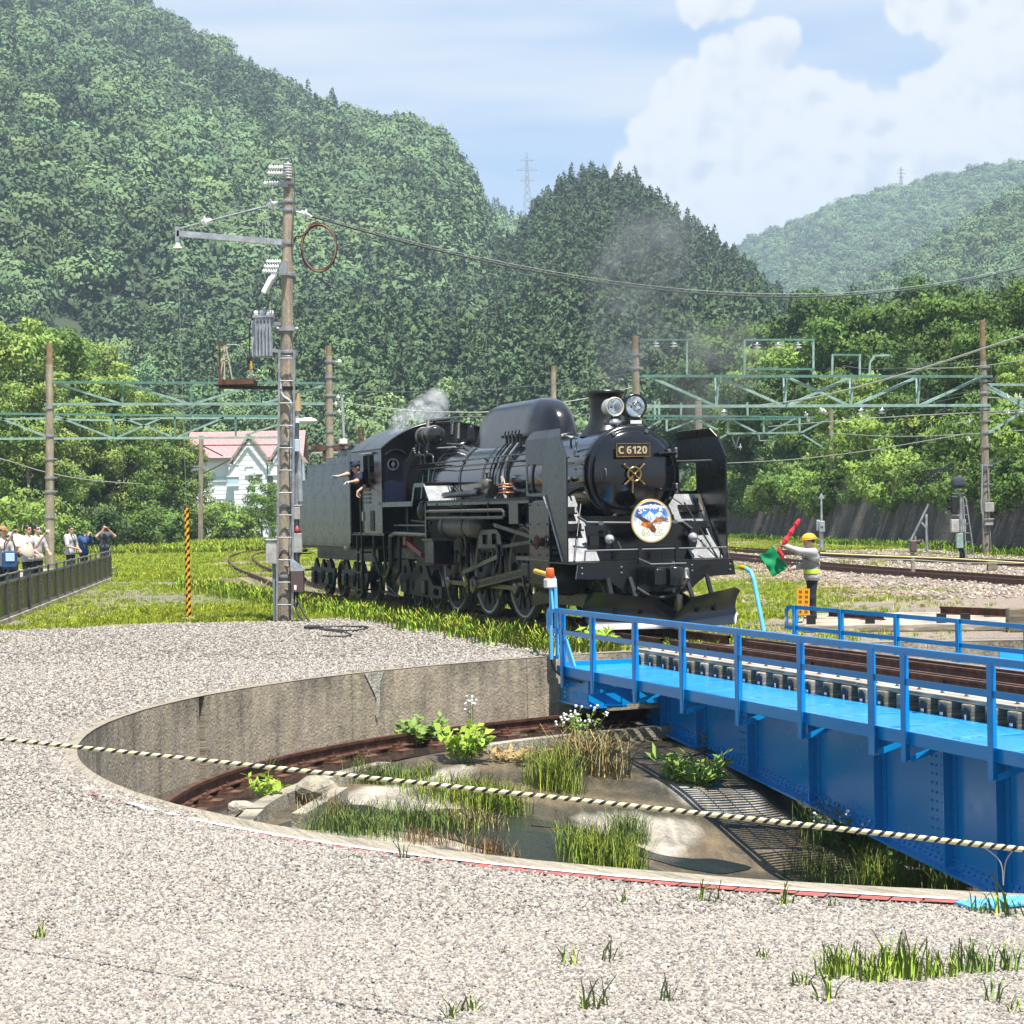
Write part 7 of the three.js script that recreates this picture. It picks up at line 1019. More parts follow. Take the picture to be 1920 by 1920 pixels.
  for (const [x, zz, l, r] of [[-0.9, 0.1, 1.5, 0.9], [1.2, -0.4, 1.6, 0.85]]) { const m = meshOf(sweep(RAIL_PROFILE, (u) => V((u - 0.5) * l, 0.13, 0), 2), M.rail, 'loose_rail', dk); m.position.set(x, 0, zz); m.rotation.y = -r; }
  for (const x of [-1.7, -0.7, 0.5, 0.9]) B().box(x, 0.2, 1.75, 0.16, 0.18, 0.14).mesh('black_bracket', M.black, dk);
  // barrier rope on the near side
  const ra = at(-220, 1354, 11.1).setY(1.2), rb = at(2140, 1620, 6.7).setY(1.1); const rope = thing('barrier_rope', 'cream and black twisted rope stretched across the foreground', 'rope'); const mid = (u) => { const p = ra.clone().lerp(rb, u); p.y -= 0.16 * u * (1 - u); return p; };
  { const a = at(0, 1386, 10.2), b = at(960, 1487, 8.35), c = at(1920, 1593, 6.9), curve = new THREE.QuadraticBezierCurve3(a, b.clone().multiplyScalar(2).sub(a.clone().add(c).multiplyScalar(0.5)), c); const P = (u) => curve.getPoint(u); const n = 560, tw = 560; const strand = (ph, r, off) => { const pts = []; for (let i = 0; i <= n; i++) { const u = lerp(-0.12, 1.12, i / n), p = P(u), w = u * tw + ph; pts.push(p.add(V(cos(w) * off * 0.3, sin(w) * off, cos(w) * off))); } return new THREE.TubeGeometry(new THREE.CatmullRomCurve3(pts), n * 3, r, 6); };
    for (const ph of [0, 0.9, 1.8, 2.7]) B().add(strand(ph, 0.0052, 0.0055)).mesh('cream_strand', mat('cream rope', [0.78, 0.69, 0.40], 0.9), rope); for (const ph of [3.6, 4.5, 5.4]) B().add(strand(ph, 0.0046, 0.0052)).mesh('black_strand', M.rubber, rope);
    const tie = P(0.975); B().tube([P(0.955), tie.clone().add(V(0, -0.05, 0)), tie.clone().add(V(0.01, -0.13, 0))], 0.0022).tube([P(0.99), tie.clone().add(V(0.02, -0.05, 0)), tie.clone().add(V(0.01, -0.12, 0))], 0.0022).mesh('loose_thread', M.wirePale, rope); }
  // plate at the right-hand pit edge
  const pp = thing('anchor_plate', 'light blue steel plate with bolts on the pit edge', 'plate', ground(1880, 1692, 0.02)); pp.rotation.y = 0.32; B().rbox(0.12, 0.0, 0, 0.72, 0.02, 0.2, 0.006).mesh('plate', M.cyan, pp); for (const [x, zz] of [[-0.17, -0.03], [0.02, 0.0], [0.3, 0.02]]) B().lathe([[0, 0.035], [0.022, 0.035], [0.022, 0.018], [0.034, 0.016], [0.034, 0.008]], V(x, 0, zz), 'y', 8).mesh('bolt', M.cyan, pp);
}
// ---- fence on the left with its panels
{
  const a = ground(207, 1088), b = ground(0, 1172), d = a.clone().sub(b).normalize(), far = a.clone(), len = a.distanceTo(b), start = -9, t = thing('panel_fence', 'black panelled fence with a pipe rail in front of the spectators', 'fence', b), ang = atan2(-d.z, d.x), n = Math.round((len - start) / 2.06);
  const L = (x, y, z) => V(x, y, z); const g = new THREE.Group(); t.rotation.y = ang;
  B().box((start + len) / 2, 0.05, 0, len - start, 0.1, 0.18).mesh('fence_kerb', M.concrete, t); B().box((start + len) / 2, 0.86, 0, len - start, 0.055, 0.05).mesh('panel_rail', M.fenceRail, t); B().rod(V(start, 1.02, 0), V(len, 1.02, 0), 0.024).mesh('hand_rail', M.fenceRail, t); B().box((start + len) / 2, 0.13, 0, len - start, 0.05, 0.045).mesh('bottom_rail', M.fenceRail, t);
  for (let k = 0; k <= n; k++) { const x = start + (len - start) * k / n, w = (len - start) / n; B().box(x, 0.52, 0.03, 0.05, 1.0, 0.05).ball(V(x, 1.03, 0.02), 0.04).ball(V(x, 0.62, 0.065), 0.02).ball(V(x, 0.72, 0.065), 0.02).ball(V(x, 0.2, 0.065), 0.02).mesh('fence_post', M.fencePost, t); if (k < n) B().box(x + w / 2, 0.49, 0, w - 0.08, 0.68, 0.02).mesh('fence_panel', M.fence, t); }
}

// ---------------------------------------------------------------- retaining wall, bank and what grows on it
const WALL = [[-46, 24.2], [-60, 22.8], [-83, 20.9], [-100, 20.2], [-116, 17.8], [-150, 15.2], [-200, 11.5]].map(([z, x]) => [-z, x]);
const wallX = (z) => along(WALL, -z), WALL_H = (z) => 3.55 + 0.25 * sin(z * 0.11) + (fbm(z * 0.3, 2, 9, 2) - 0.5) * 0.3;
{
  const wm = mat('soot-dark retaining wall', [0.165, 0.16, 0.152], 0.92, 0, { map: rep(tConcrete, 0.16), bumpMap: rep(tConcreteBump, 0.5), bumpScale: 0.05 });
  const t = thing('retaining_wall', 'tall dark stained concrete retaining wall behind the sidings', 'wall');
  const zs = []; for (let z = -46; z > -196; z -= 9) zs.push(z);
  zs.forEach((z0, k) => { const z1 = z0 - 8.97, g = grid(12, 10, (u, v) => { const z = lerp(z0, z1, u), p = V(wallX(z) + v * 1.0 + (fbm(z * 0.8, v * 4, k, 3) - 0.5) * 0.1, v * WALL_H(z), z); p.uv = [z, v * WALL_H(z)]; return p; }, 'wall_panel', wm, t); const m2 = grid(12, 2, (u, v) => { const z = lerp(z0, z1, u); return V(wallX(z) + 1.0 + v * 0.5, WALL_H(z) + 0.01, z); }, 'wall_top', M.concrete, t); });
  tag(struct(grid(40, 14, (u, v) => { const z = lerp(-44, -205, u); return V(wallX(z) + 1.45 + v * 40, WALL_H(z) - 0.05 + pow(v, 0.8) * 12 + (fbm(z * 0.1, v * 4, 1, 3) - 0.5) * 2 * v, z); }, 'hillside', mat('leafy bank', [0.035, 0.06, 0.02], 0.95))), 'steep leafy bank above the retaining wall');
  const st = thing('wall_staircase', 'narrow mossy stair climbing the dark wall beside a pointed buttress', 'stair', ground(1492, 1004)); const Z = -st.position.z, q = (x, y, d = 0) => at(x, y, Z - d).sub(st.position), o = (x, y) => { const p = q(x, y); return [p.x, p.y]; };
  B().plate([o(1462, 1003), o(1486, 913), o(1491, 906), o(1496, 912), o(1512, 1003)], 0.4, [0, 0, 0], [[o(1478, 990), o(1488, 935), o(1493, 932), o(1494, 990)]]).mesh('buttress', mat('grey buttress', [0.2, 0.195, 0.185], 0.9, 0, { map: rep(tConcrete, 0.4) }), st); B().box(q(1488, 970).x, q(1488, 970).y, -0.35, 0.8, 2.6, 0.05).mesh('niche_back', M.black, st);
  for (let k = 0; k < 14; k++) { const p = q(1518 - k * 1.2, 1002 - k * 7); B().box(p.x, p.y, -0.3, 0.7, 0.12, 0.4).mesh('stair_step', M.mossStone, st); } B().rod(q(1518, 985, 0.2), q(1496, 890, 0.2), 0.03).mesh('stair_rail', M.galv, st); B().rod(q(1508, 955, 0.2), q(1493, 906, 0.2), 0.045).mesh('stair_pipe', M.galvLight, st);
}
function bush(name, seed, o) { const t = thing(name, o.label, o.category ?? 'bush', V(0, 0, 0), 0, o.group); meshOf(crown(seed, { base: 0.05, ...o }), o.material ?? MF.leaf, 'foliage', t); meshOf(trunkGeo(seed + 3, o.h * 0.6, 0.05, 5, o.w * 0.7), M.bark, 'stem', t); return t; }
{
  const R = rng(404);
  const LB = 'leafy shrub spilling over the top of the dark retaining wall', shrubs = [0, 1, 2].map((k) => bush('shrub', 510 + k * 9, { label: LB, group: 'shrubs along the top of the retaining wall', w: 2.3, h: 2.3, lumps: 26, per: 190, size: 0.22, lumpR: 0.36, hueVar: 0.5, open: 0.4, spread: 0.9, material: [MF.leaf, MF.pale, MF.leaf][k] }));
  for (let k = 0; k < 44; k++) { const z = lerp(-62, -168, pow((k + R() * 0.7) / 44, 1.15)), front = k % 2, p = V(wallX(z) + 1.1 + (front ? -0.25 + R() * 0.5 : 1.5 + R() * 1.6), WALL_H(z) - (front ? 1.35 + R() * 0.7 : 0.1), z), s = 0.7 + R() * 0.55; if (k < 3) { shrubs[k].position.copy(p); shrubs[k].scale.setScalar(s); } else copyOf(shrubs[floor(R() * 3)], null, p, R() * 6.28, s); }
  const LT = 'broadleaf tree in the wood above the retaining wall', trees = [0, 1, 2, 3].map((k) => makeTree('broadleaf_tree', LT, 'tree', 'trees in the wood above the retaining wall', 610 + k * 11, { w: 4.0, h: 9.5, lumps: 46, per: 260, size: 0.29, lumpR: 0.29, base: 0.2, open: 0.5, spread: 0.85, hueVar: 0.35, trunk: 0.24, material: [MF.leaf, MF.dark, MF.leaf, MF.pale][k] }));
  const spots = [[1260, 690, 150], [1330, 640, 165], [1390, 600, 175], [1450, 650, 150], [1500, 600, 165], [1560, 585, 160], [1610, 640, 140], [1650, 570, 155], [1700, 600, 140], [1750, 560, 150], [1790, 620, 125], [1830, 565, 140], [1880, 600, 120], [1920, 555, 130], [1965, 590, 115], [1600, 690, 125], [1680, 690, 118], [1740, 700, 112], [1860, 690, 105], [1930, 680, 100], [1530, 700, 135], [1420, 720, 140], [2020, 620, 110], [1360, 730, 150]];
  spots.forEach(([px, py, Z], k) => { const top = at(px, py, Z), x0 = wallX(-Z) + 2, g = max(WALL_H(-Z), WALL_H(-Z) + clamp((top.x - x0) / 40) * 12) - 0.3, p = V(max(top.x, x0 + 0.5), g, -Z), s = max(0.5, (top.y - g) / 10.2); if (k < 4) { trees[k].position.copy(p); trees[k].scale.setScalar(s); trees[k].rotation.y = k; } else copyOf(trees[k % 4], null, p, R() * 6.28, s); });
  // stand of tall trees at the left
  const LL = 'tall leafy tree in the dense stand at the left behind the lattice beams', left = [0, 1, 2].map((k) => makeTree('tall_tree', LL, 'tree', 'trees of the stand at the left', 810 + k * 17, { w: 4.3, h: 14, lumps: 64, per: 270, size: 0.27, lumpR: 0.25, base: 0.12, open: 0.4, spread: 0.75, hueVar: 0.3, trunk: 0.3, limbs: 9, tint: 1.1, material: [MF.paleLeft, MF.paleLeft, MF.leaf][k] }));
  [[-70, 600, 130], [8, 590, 134], [75, 610, 140], [140, 640, 146], [190, 690, 142], [245, 740, 148], [295, 770, 150], [330, 820, 152], [-130, 580, 124], [50, 720, 128], [140, 760, 134], [225, 800, 138]].forEach(([px, py, Z], k) => { const top = at(px, py, Z), p = V(top.x, 0.3, -Z), s = (top.y - 0.3) / 14.6; if (k < 3) { left[k].position.copy(p); left[k].scale.setScalar(s); } else copyOf(left[k % 3], null, p, R() * 6.28, s); });
  // broad creepers and bushes along the back of the yard
  const vine = (k, label, px, py, Z, w, h, m, size = 0.3) => { const p = at(px, py, Z).setY(0), t = bush('creeper_hedge', 900 + k * 7, { label, category: 'hedge', w, h, lumps: 34, per: 150, size: size * 0.72, lumpR: 0.3, open: 0.25, spread: 0.8, hueVar: 0.35, material: m ?? MF.pale }); t.position.copy(p); return t; };
  vine(1, 'big-leaved creeper hedge at the far left behind the spectators', 20, 1000, 120, 2.6, 3.0, MF.pale); vine(2, 'big-leaved creeper hedge just left of the ochre-capped mast', 85, 1000, 124, 2.2, 2.7, MF.pale); vine(3, 'dull dark bush between the mast and the braced frame', 165, 1000, 130, 2.3, 2.6, MF.dark); vine(4, 'creeper on the fence left of the braced frame', 235, 1000, 134, 2.2, 2.7, MF.leaf); vine(5, 'creeper hedge behind the first post of the braced frame', 300, 1000, 138, 2.0, 2.4, MF.leaf); vine(6, 'light green creeper mound between the frame posts', 345, 1000, 156, 2.0, 2.8, MF.pale);
  vine(7, 'light green creeper mound right of the second frame post', 405, 1000, 158, 2.3, 2.8, MF.pale); vine(8, 'low creeper beside the round bush below the house', 440, 1005, 154, 1.5, 2.0, MF.pale); vine(9, 'rounded dark green bush below the house gable', 488, 1000, 160, 1.55, 3.6, MF.leaf, 0.2); vine(10, 'bush with upright shoots against the house, above the round bush', 493, 960, 172, 1.6, 5.3, MF.leaf, 0.22); vine(11, 'green bush glimpsed between the utility pole and the tender', 545, 1000, 165, 1.8, 4.0, MF.leaf);
  for (const [x0, y0, x1, y1] of [[220, 985, 236, 1012], [243, 982, 260, 1008]]) { }
  // the house
  const Z = 200, hp = at(430, 960, Z).setY(0), h = thing('house', 'white boarded house with a faded pink roof and pointed gables', 'house', hp, 0.03), q = (x, y, d = 0) => { const p = at(x, y, Z - d).sub(hp); return p; };
  const xl = q(340, 0).x, xr = q(545, 0).x, ye = q(400, 857).y, yr = q(400, 808).y, gl = q(424, 0).x, gr = q(486, 0).x, ga = q(453, 817), wallM = mat('white siding', [0.80, 0.82, 0.83], 0.7), roofM = mat('faded pink roof', [0.66, 0.34, 0.33], 0.75, 0, { map: tGrime }), dpt = 7;
  B().box((xl + xr) / 2, ye / 2, -dpt / 2, xr - xl, ye, dpt).mesh('wall', wallM, h);
  for (let k = 0; k < 15; k++) B().box((xl + gl) / 2, 1.6 + k * (ye - 1.8) / 15, 0.03, gl - xl, (ye - 1.8) / 15 - 0.05, 0.05).mesh('siding_board', wallM, h);
  const slope = (x0, x1, name) => { const g = B(); g.bar(V((x0 + x1) / 2, ye - 0.15, 0.7), V((x0 + x1) / 2, yr, -dpt / 2), x1 - x0, 0.12); g.mesh(name, roofM, h); const g2 = B(); g2.bar(V((x0 + x1) / 2, ye - 0.15, -dpt - 0.7), V((x0 + x1) / 2, yr, -dpt / 2), x1 - x0, 0.12); g2.mesh(name, roofM, h); }; slope(xl - 0.4, xr + 0.4, 'roof');
  B().box((xl + gl) / 2, ye - 0.2, 0.75, gl - xl + 0.6, 0.14, 0.1).mesh('eave_board', M.steelDull, h);
  const gable = (x0, x1, ap) => { const gy = ye - 0.3, w = x1 - x0, gx = (x0 + x1) / 2, dz = 1.6; B().plate([[x0, 0], [x1, 0], [x1, gy], [gx, ap - 0.35], [x0, gy]], dz, [0, 0, 0]).mesh('gable_wall', wallM, h); for (let k = 0; k < 17; k++) { const y = 1.6 + k * 0.47, ww = y < gy ? w : w * clamp((ap - 0.35 - y) / (ap - 0.35 - gy)); if (ww > 0.3) B().box(gx, y, dz + 0.03, ww - 0.05, 0.41, 0.05).mesh('siding_board', wallM, h); }
    for (const s of [-1, 1]) { const e = V(gx + s * (w / 2 + 0.45), gy - 0.45, 0), a = V(gx, ap, 0); B().bar(e.clone().setZ(dz / 2 - 0.6), a.clone().setZ(dz / 2 - 0.6), 3.3, 0.1).mesh('gable_roof', roofM, h); B().bar(e.clone().setZ(dz + 0.5), a.clone().setZ(dz + 0.5), 0.1, 0.22).mesh('barge_board', M.paleConcrete, h); } };
  gable(gl, gr, ga.y); gable(q(497, 0).x, q(550, 0).x, ga.y);
  for (const [x0, y0, x1, y1, m, n] of [[432, 873, 450, 893, wallM, 'boarded_window'], [464, 876, 477, 890, wallM, 'boarded_window'], [430, 895, 450, 910, M.skyBox, 'window'], [400, 894, 424, 901, M.skyBox, 'window'], [402, 936, 421, 945, wallM, 'boarded_window'], [505, 872, 522, 890, wallM, 'boarded_window'], [484, 890, 494, 896, M.mintDark, 'window']]) { const a = q(x0, y0), b = q(x1, y1), d = x0 < 426 ? 0.08 : 1.7; B().box((a.x + b.x) / 2, (a.y + b.y) / 2, d, b.x - a.x, a.y - b.y, 0.06).mesh(n, m, h); B().box((a.x + b.x) / 2, a.y + 0.05, d + 0.03, b.x - a.x + 0.15, 0.09, 0.12).box((a.x + b.x) / 2, b.y - 0.05, d + 0.03, b.x - a.x + 0.15, 0.09, 0.14).mesh('window_trim', M.white, h); }
  const cart = thing('scrap_trolley', 'small weathered trolley with grey boards on the grass behind the curve', 'trolley', ground(462, 1020)); const cz = -cart.position.z; B().box(0, 0.42, 0, 1.7, 0.1, 0.9, 0.2, 0.08).box(0.5, 0.55, 0.1, 0.9, 0.08, 0.5, 0.3, 0.12).mesh('boards', M.sleeperPale, cart); for (const x of [-0.45, 0.45]) B().lathe([[0, -0.06], [0.22, -0.06], [0.22, 0.06], [0, 0.06]], V(x, 0.22, 0.4), 'z', 14).mesh('wheel', M.rust, cart);
  // lattice pylons far up on the hills
  const pylon = (label, px, py, base, Z, arms, m = M.galvLight) => { const b0 = at(px, base, Z), top = at(px, py, Z), H = top.y - b0.y, t = thing('pylon', label, 'pylon', b0), w0 = H * 0.085, th = max(0.16, Z * 0.00022); const leg = (s, k, f) => { const w = f < 0.55 ? lerp(w0, w0 * 0.32, f / 0.55) : lerp(w0 * 0.32, w0 * 0.08, (f - 0.55) / 0.45); return V(s * w, H * f, k * w); };
    for (const s of [-1, 1]) for (const k of [-1, 1]) B().bar(leg(s, k, 0), leg(s, k, 0.55), th).bar(leg(s, k, 0.55), leg(s, k, 1), th).mesh('leg', m, t); for (const k of [-1, 1]) for (let i = 0; i < 9; i++) { const f0 = i * 0.1, f1 = f0 + 0.1; B().bar(leg(-1, k, f0), leg(1, k, f1), th * 0.6).bar(leg(1, k, f0), leg(-1, k, f1), th * 0.6).mesh('lattice', m, t); }
    for (const [f, l] of arms) { B().bar(V(-l * H, H * f, 0), V(l * H, H * f, 0), th * 0.9).bar(V(-l * H, H * f, 0), V(0, H * (f + 0.045), 0), th * 0.6).bar(V(l * H, H * f, 0), V(0, H * (f + 0.045), 0), th * 0.6).mesh('cross_arm', m, t); for (const s of [-1, 1]) B().rod(V(s * l * H, H * f, 0), V(s * l * H, H * (f - 0.04), 0), th * 0.5, th * 0.5, 5).mesh('insulator', M.porcelain, t); } return t; };
  pylon('tall lattice pylon standing on the mountain saddle', 990, 286, 425, 1130, [[0.76, 0.15], [0.89, 0.1], [0.62, 0.1]], M.galv); pylon('tiny lattice pylon on the ridge of the far blue mountain', 1690, 313, 362, 1830, [[0.75, 0.17], [0.88, 0.12], [0.6, 0.12]], M.galv); pylon('small white pylon among the trees of the mountainside', 815, 546, 600, 520, [[0.5, 0.16], [0.66, 0.12]], M.white); pylon('slim pylon seen through the cable coil', 604, 432, 560, 560, [[0.8, 0.1], [0.68, 0.12], [0.56, 0.1]], M.galvLight);
}

// ---------------------------------------------------------------- grass, stones and weeds
{
  const tuft = (seed, n, h, spread, hue) => { const L = new Leaves(seed); for (let k = 0; k < n; k++) { const a = L.R() * 6.28, r = sqrt(L.R()) * spread; L.blade(V(cos(a) * r, -0.01, sin(a) * r), h * (0.5 + 0.7 * L.R()), 0.010 + 0.006 * L.R(), 0.25 + 0.6 * L.R(), 0.75 + 0.5 * L.R(), hue * (L.R() - 0.3)); } return L.geo(); };
  const kinds = [0, 1, 2, 3].map((k) => tuft(70 + k, 16, 0.14, 0.13, 0.25)), lists = kinds.map(() => [[], []]), R = rng(99), q = new THREE.Quaternion();
  const put = (x, z, s, c) => { const k = floor(R() * 4); lists[k][0].push(new THREE.Matrix4().compose(V(x, 0, z), q.setFromAxisAngle(UP, R() * 6.28), V(s, s * (0.7 + 0.6 * R()), s))); lists[k][1].push(c); };
  for (let i = 0; i < 260000 && lists[0][0].length < 17000; i++) {
    const Z = 30 + 105 * pow(R(), 1.5), x = (R() - 0.5) * Z * 0.56, z = -Z, g = grassiness(x, z);
    if (R() > g * 1.05) continue; const r = hypot(x - PIT.x, z - PIT.z); if (r < PIT_R + 0.3) continue;
    const dry = fbm(x * 0.5, 9, z * 0.5, 3), l = 0.8 + 0.45 * R(); put(x, z, (0.25 + 0.35 * R()) * (Z > 70 ? 1.7 : 1) * (1 + 0.5 * smooth(0.55, 0.7, dry)), rgb(l * (1 + 0.25 * (dry - 0.4)), l, l * 0.9));
  }
  for (let k = 0; k < 9500; k++) { const px = R() * 560 - 10, Z = 120 + R() * 34, p = at(px, 960, Z); put(p.x, p.z, 1.7 + R() * 1.9, rgb(0.75 + 0.3 * R(), 0.8 + 0.25 * R(), 0.8)); }
  for (let k = 0; k < 2200; k++) { const z = -62 - R() * 110; put(wallX(z) - 0.2 - pow(R(), 2) * 1.4, z, 1.0 + R() * 1.7, rgb(0.45 + 0.2 * R(), 0.62 + 0.25 * R(), 0.6)); }
  for (let k = 0; k < 900; k++) { const s = -10.9 - R() * 34, p = onTrack(s, 1.15 + R() * 0.9 + (R() < 0.3 ? 0.5 : 0)); put(p.x, p.z, 0.8 + R() * 1.6, rgb(0.6 + 0.4 * R(), 0.7 + 0.3 * R(), 0.8)); }
  const f = thing('grass', 'bright green grass growing over the yard', 'grass'); f.userData.kind = 'stuff'; kinds.forEach((g, k) => instanced(g, MF.grass, 'grass_tufts', lists[k][0], lists[k][1], f));
  // loose stones
  const sg = [0, 1, 2].map((k) => { const g = new THREE.IcosahedronGeometry(1, 1), p = g.attributes.position; for (let i = 0; i < p.count; i++) { const n = 0.72 + 0.5 * noise3(p.getX(i) * 1.3 + k * 9, p.getY(i) * 1.3, p.getZ(i) * 1.3); p.setXYZ(i, p.getX(i) * n, p.getY(i) * n * 0.72, p.getZ(i) * n * 1.15); } g.computeVertexNormals(); return g; });
  const sl = sg.map(() => [[], []]), tones = [[0.31, 0.283, 0.248], [0.40, 0.372, 0.33], [0.21, 0.19, 0.168], [0.29, 0.25, 0.205], [0.15, 0.138, 0.125], [0.37, 0.325, 0.27]];
  const stone = (x, z, s, tr = 1, tb = 1) => { const k = floor(R() * 3), c = tones[floor(pow(R(), 1.2) * 6)], l = 0.8 + 0.35 * R(); sl[k][0].push(new THREE.Matrix4().compose(V(x, s * 0.25 + R() * 0.006, z), q.setFromEuler(new THREE.Euler(R() * 6, R() * 6, R() * 6)), V(s, s, s).multiplyScalar(0.8 + 0.4 * R()))); sl[k][1].push(rgb(c[0] * l * tr, c[1] * l * (tr + tb) / 2, c[2] * l * tb)); };
  const fill = (z0, z1, dens, size, n) => { for (let i = 0; i < n; i++) { const Z = lerp(z0, z1, R()); const w = Z * 0.262 + 0.25, x = (R() * 2 - 1) * w; if (R() > w / (z1 * 0.262 + 0.25)) continue; const r = hypot(x - PIT.x, -Z - PIT.z); if (r < PIT_R + (-Z > -15 ? (x > -3 ? lerp(0.2, 0.42, smooth(-2, 1.5, x)) : 0.12) : 0.07) + 0.1 * R()) continue; const e = along(GRAVEL_EDGE, x); if (-Z < e) continue; stone(x, -Z, size * (0.65 + 0.75 * R())); } };
  fill(8.0, 11, 0, 0.0078, 170000); fill(11, 15, 0, 0.009, 140000); fill(15, 22, 0, 0.011, 110000); fill(22, 31, 0, 0.014, 90000); fill(31, 43, 0, 0.016, 70000);
  for (let i = 0; i < 16000; i++) { const Z = 46 + R() * 60, x = 4 + R() * 16; if (x > wallX(-Z) - 0.6 || x > Z * 0.27 + 2 || grassiness(x, -Z) > 0.35) continue; stone(x, -Z, 0.02 + 0.032 * R(), x > 9.5 ? 1.15 : 1.0, x > 9.5 ? 1 : 0.72); }
  const gs = thing('gravel', 'loose pale stones of the gravel yard', 'gravel'); gs.userData.kind = 'stuff'; const gm = mat('stones', [1, 1, 1], 0.9, 0, {}); sg.forEach((g, k) => instanced(g, gm, 'stones', sl[k][0], sl[k][1], gs));
  // weeds in the near gravel
  const weedGeo = (seed, n, h, spread, lean = 0.5) => { const L = new Leaves(seed); for (let k = 0; k < n; k++) { const a = L.R() * 6.28, r = sqrt(L.R()) * spread; L.blade(V(cos(a) * r, -0.01, sin(a) * r), h * (0.45 + 0.6 * L.R()), 0.007 + 0.005 * L.R(), lean * (0.3 + L.R()), 0.8 + 0.4 * L.R(), 0.2 * (L.R() - 0.4)); } return L.geo(); };
  const patch = thing('weed_patch', 'largest patch of bright green weeds in the near gravel', 'weeds', ground(1665, 1835)); for (const [dx, dz, n, h] of [[-0.24, -0.02, 60, 0.19], [-0.08, 0.05, 70, 0.17], [0.06, -0.03, 70, 0.23], [0.13, 0.04, 60, 0.2], [0.25, 0.0, 50, 0.15], [-0.17, -0.1, 40, 0.16], [0.0, -0.14, 40, 0.14]]) { const m = meshOf(weedGeo(200 + n + h * 100, n, h, 0.085, 0.45), MF.weedBright, 'tuft', patch); m.position.set(dx, 0, dz); }
  const p2 = thing('weed_patch', 'smaller weed patch right of the largest one in the gravel', 'weeds', ground(1815, 1826)); for (const [dx, n, h] of [[0, 36, 0.2], [0.07, 26, 0.17], [0.2, 20, 0.19]]) meshOf(weedGeo(300 + n, n, h, 0.05, 0.4), MF.weed, 'tuft', p2).position.set(dx, 0, 0);
  const wl = 'small green weed sprouting from the near gravel', protos = [0, 1, 2].map((k) => { const t = thing('weed', wl, 'weed', V(0, 0, 0), 0, 'small weeds sprouting from the near gravel'); meshOf(weedGeo(400 + k, [12, 7, 9][k], [0.13, 0.16, 0.1][k], 0.035, 0.9), k === 1 ? MF.weed : MF.weedBright, 'blades', t); return t; });
  [[1068, 1812, 1.1], [1138, 1806, 1], [1500, 1852, 1.2], [1105, 1895, 1.1], [1130, 1890, 0.9], [880, 1900, 1.0], [845, 1912, 0.8], [1248, 1880, 1], [1428, 1800, 0.8], [1548, 1880, 1.2], [1865, 1880, 1.3], [1905, 1900, 0.9], [1320, 1690, 1], [1350, 1692, 0.8], [1170, 1693, 0.9], [1475, 1698, 1.1], [755, 1612, 1], [1835, 1712, 1.2], [1870, 1716, 1.3], [1905, 1722, 1.6], [1560, 1702, 0.7], [75, 1762, 0.9], [1890, 1820, 1.4], [945, 1790, 0.5]].forEach(([x, y, s], k) => { const p = ground(x, y); if (k < 3) { protos[k].position.copy(p); protos[k].scale.setScalar(s); } else copyOf(protos[k % 3], null, p, R() * 6.28, s); });
  // plants in the pit
  const floorAt = (px, py) => { let y = -1.3, p; for (let i = 0; i < 12; i++) { p = ground(px, py, y); const r = hypot(p.x - PIT.x, p.z - PIT.z); y = pitFloor(r, atan2(p.z - PIT.z, p.x - PIT.x)); } return p; };
  const grassClump = (label, px, py, w, h, n, m, name = 'grass_clump', lean = 0.6, wide = 0.008) => { n = floor(n * 1.7); const p = floorAt(px, py), t = thing(name, label, 'grass', p), L = new Leaves(px * 7 + py); for (let k = 0; k < n; k++) { const x = (L.R() + L.R() - 1) * w, z = (L.R() + L.R() - 1) * w * 0.8, rr = hypot(p.x + x - PIT.x, p.z + z - PIT.z); L.blade(V(x, pitFloor(rr, atan2(p.z + z - PIT.z, p.x + x - PIT.x)) - p.y - 0.01, z), h * (0.4 + 0.7 * L.R()), wide * (0.5 + 0.6 * L.R()), lean * (0.2 + 1.5 * L.R()), 0.5 + 0.75 * L.R(), 0.9 * (L.R() - 0.3) * L.R()); } meshOf(L.geo(), m, 'blades', t); return t; };
  const herb = (label, px, py, w, h, n, size, m, opts = {}) => { const p = opts.at ?? floorAt(px, py), t = thing(opts.name ?? 'weed', label, 'weed', p), L = new Leaves(px * 3 + py), st = B(); const fl = B(); let nf = 0;
    for (let k = 0; k < n; k++) { const a = L.R() * 6.28, tip = V(cos(a) * w * sqrt(L.R()), h * (0.45 + 0.55 * L.R()), sin(a) * w * sqrt(L.R())); st.rod(V(tip.x * 0.2, -0.02, tip.z * 0.2), tip, 0.005, 0.003, 5); const nl = opts.leaves ?? 9; for (let i = 0; i < nl; i++) { const q2 = tip.clone().multiplyScalar(0.25 + 0.75 * (i + 1) / nl), d = V(L.R() - 0.5, 0.15 + L.R() * 0.3, L.R() - 0.5); L.leaf(q2, d, size * (0.6 + 0.7 * L.R()), 0.75 + 0.5 * L.R(), opts.aspect ?? 0.6, 0.3 * (L.R() - 0.4), V(d.x * 0.6, 1, d.z * 0.6 + 0.3).normalize(), 0.8); } if (opts.flowers) for (let i = 0; i < opts.flowers; i++) { fl.ball(tip.clone().add(V((L.R() - 0.5) * 0.12, (L.R() - 0.3) * 0.08, (L.R() - 0.5) * 0.12)), 0.014 + 0.008 * L.R(), 6); nf++; } }
    st.mesh('stems', opts.stem ?? M.stem, t); meshOf(L.geo(), m, 'leaves', t); if (nf) fl.mesh('flowers', opts.flower ?? M.white, t); return t; };
  grassClump('plump bright green grass clump beside the dark water in the pit', 1130, 1622, 0.52, 0.46, 900, MF.weedBright, 'grass_clump', 0.5, 0.008); grassClump('thin green grass tuft behind the plump clump', 1180, 1575, 0.3, 0.4, 240, MF.weed);
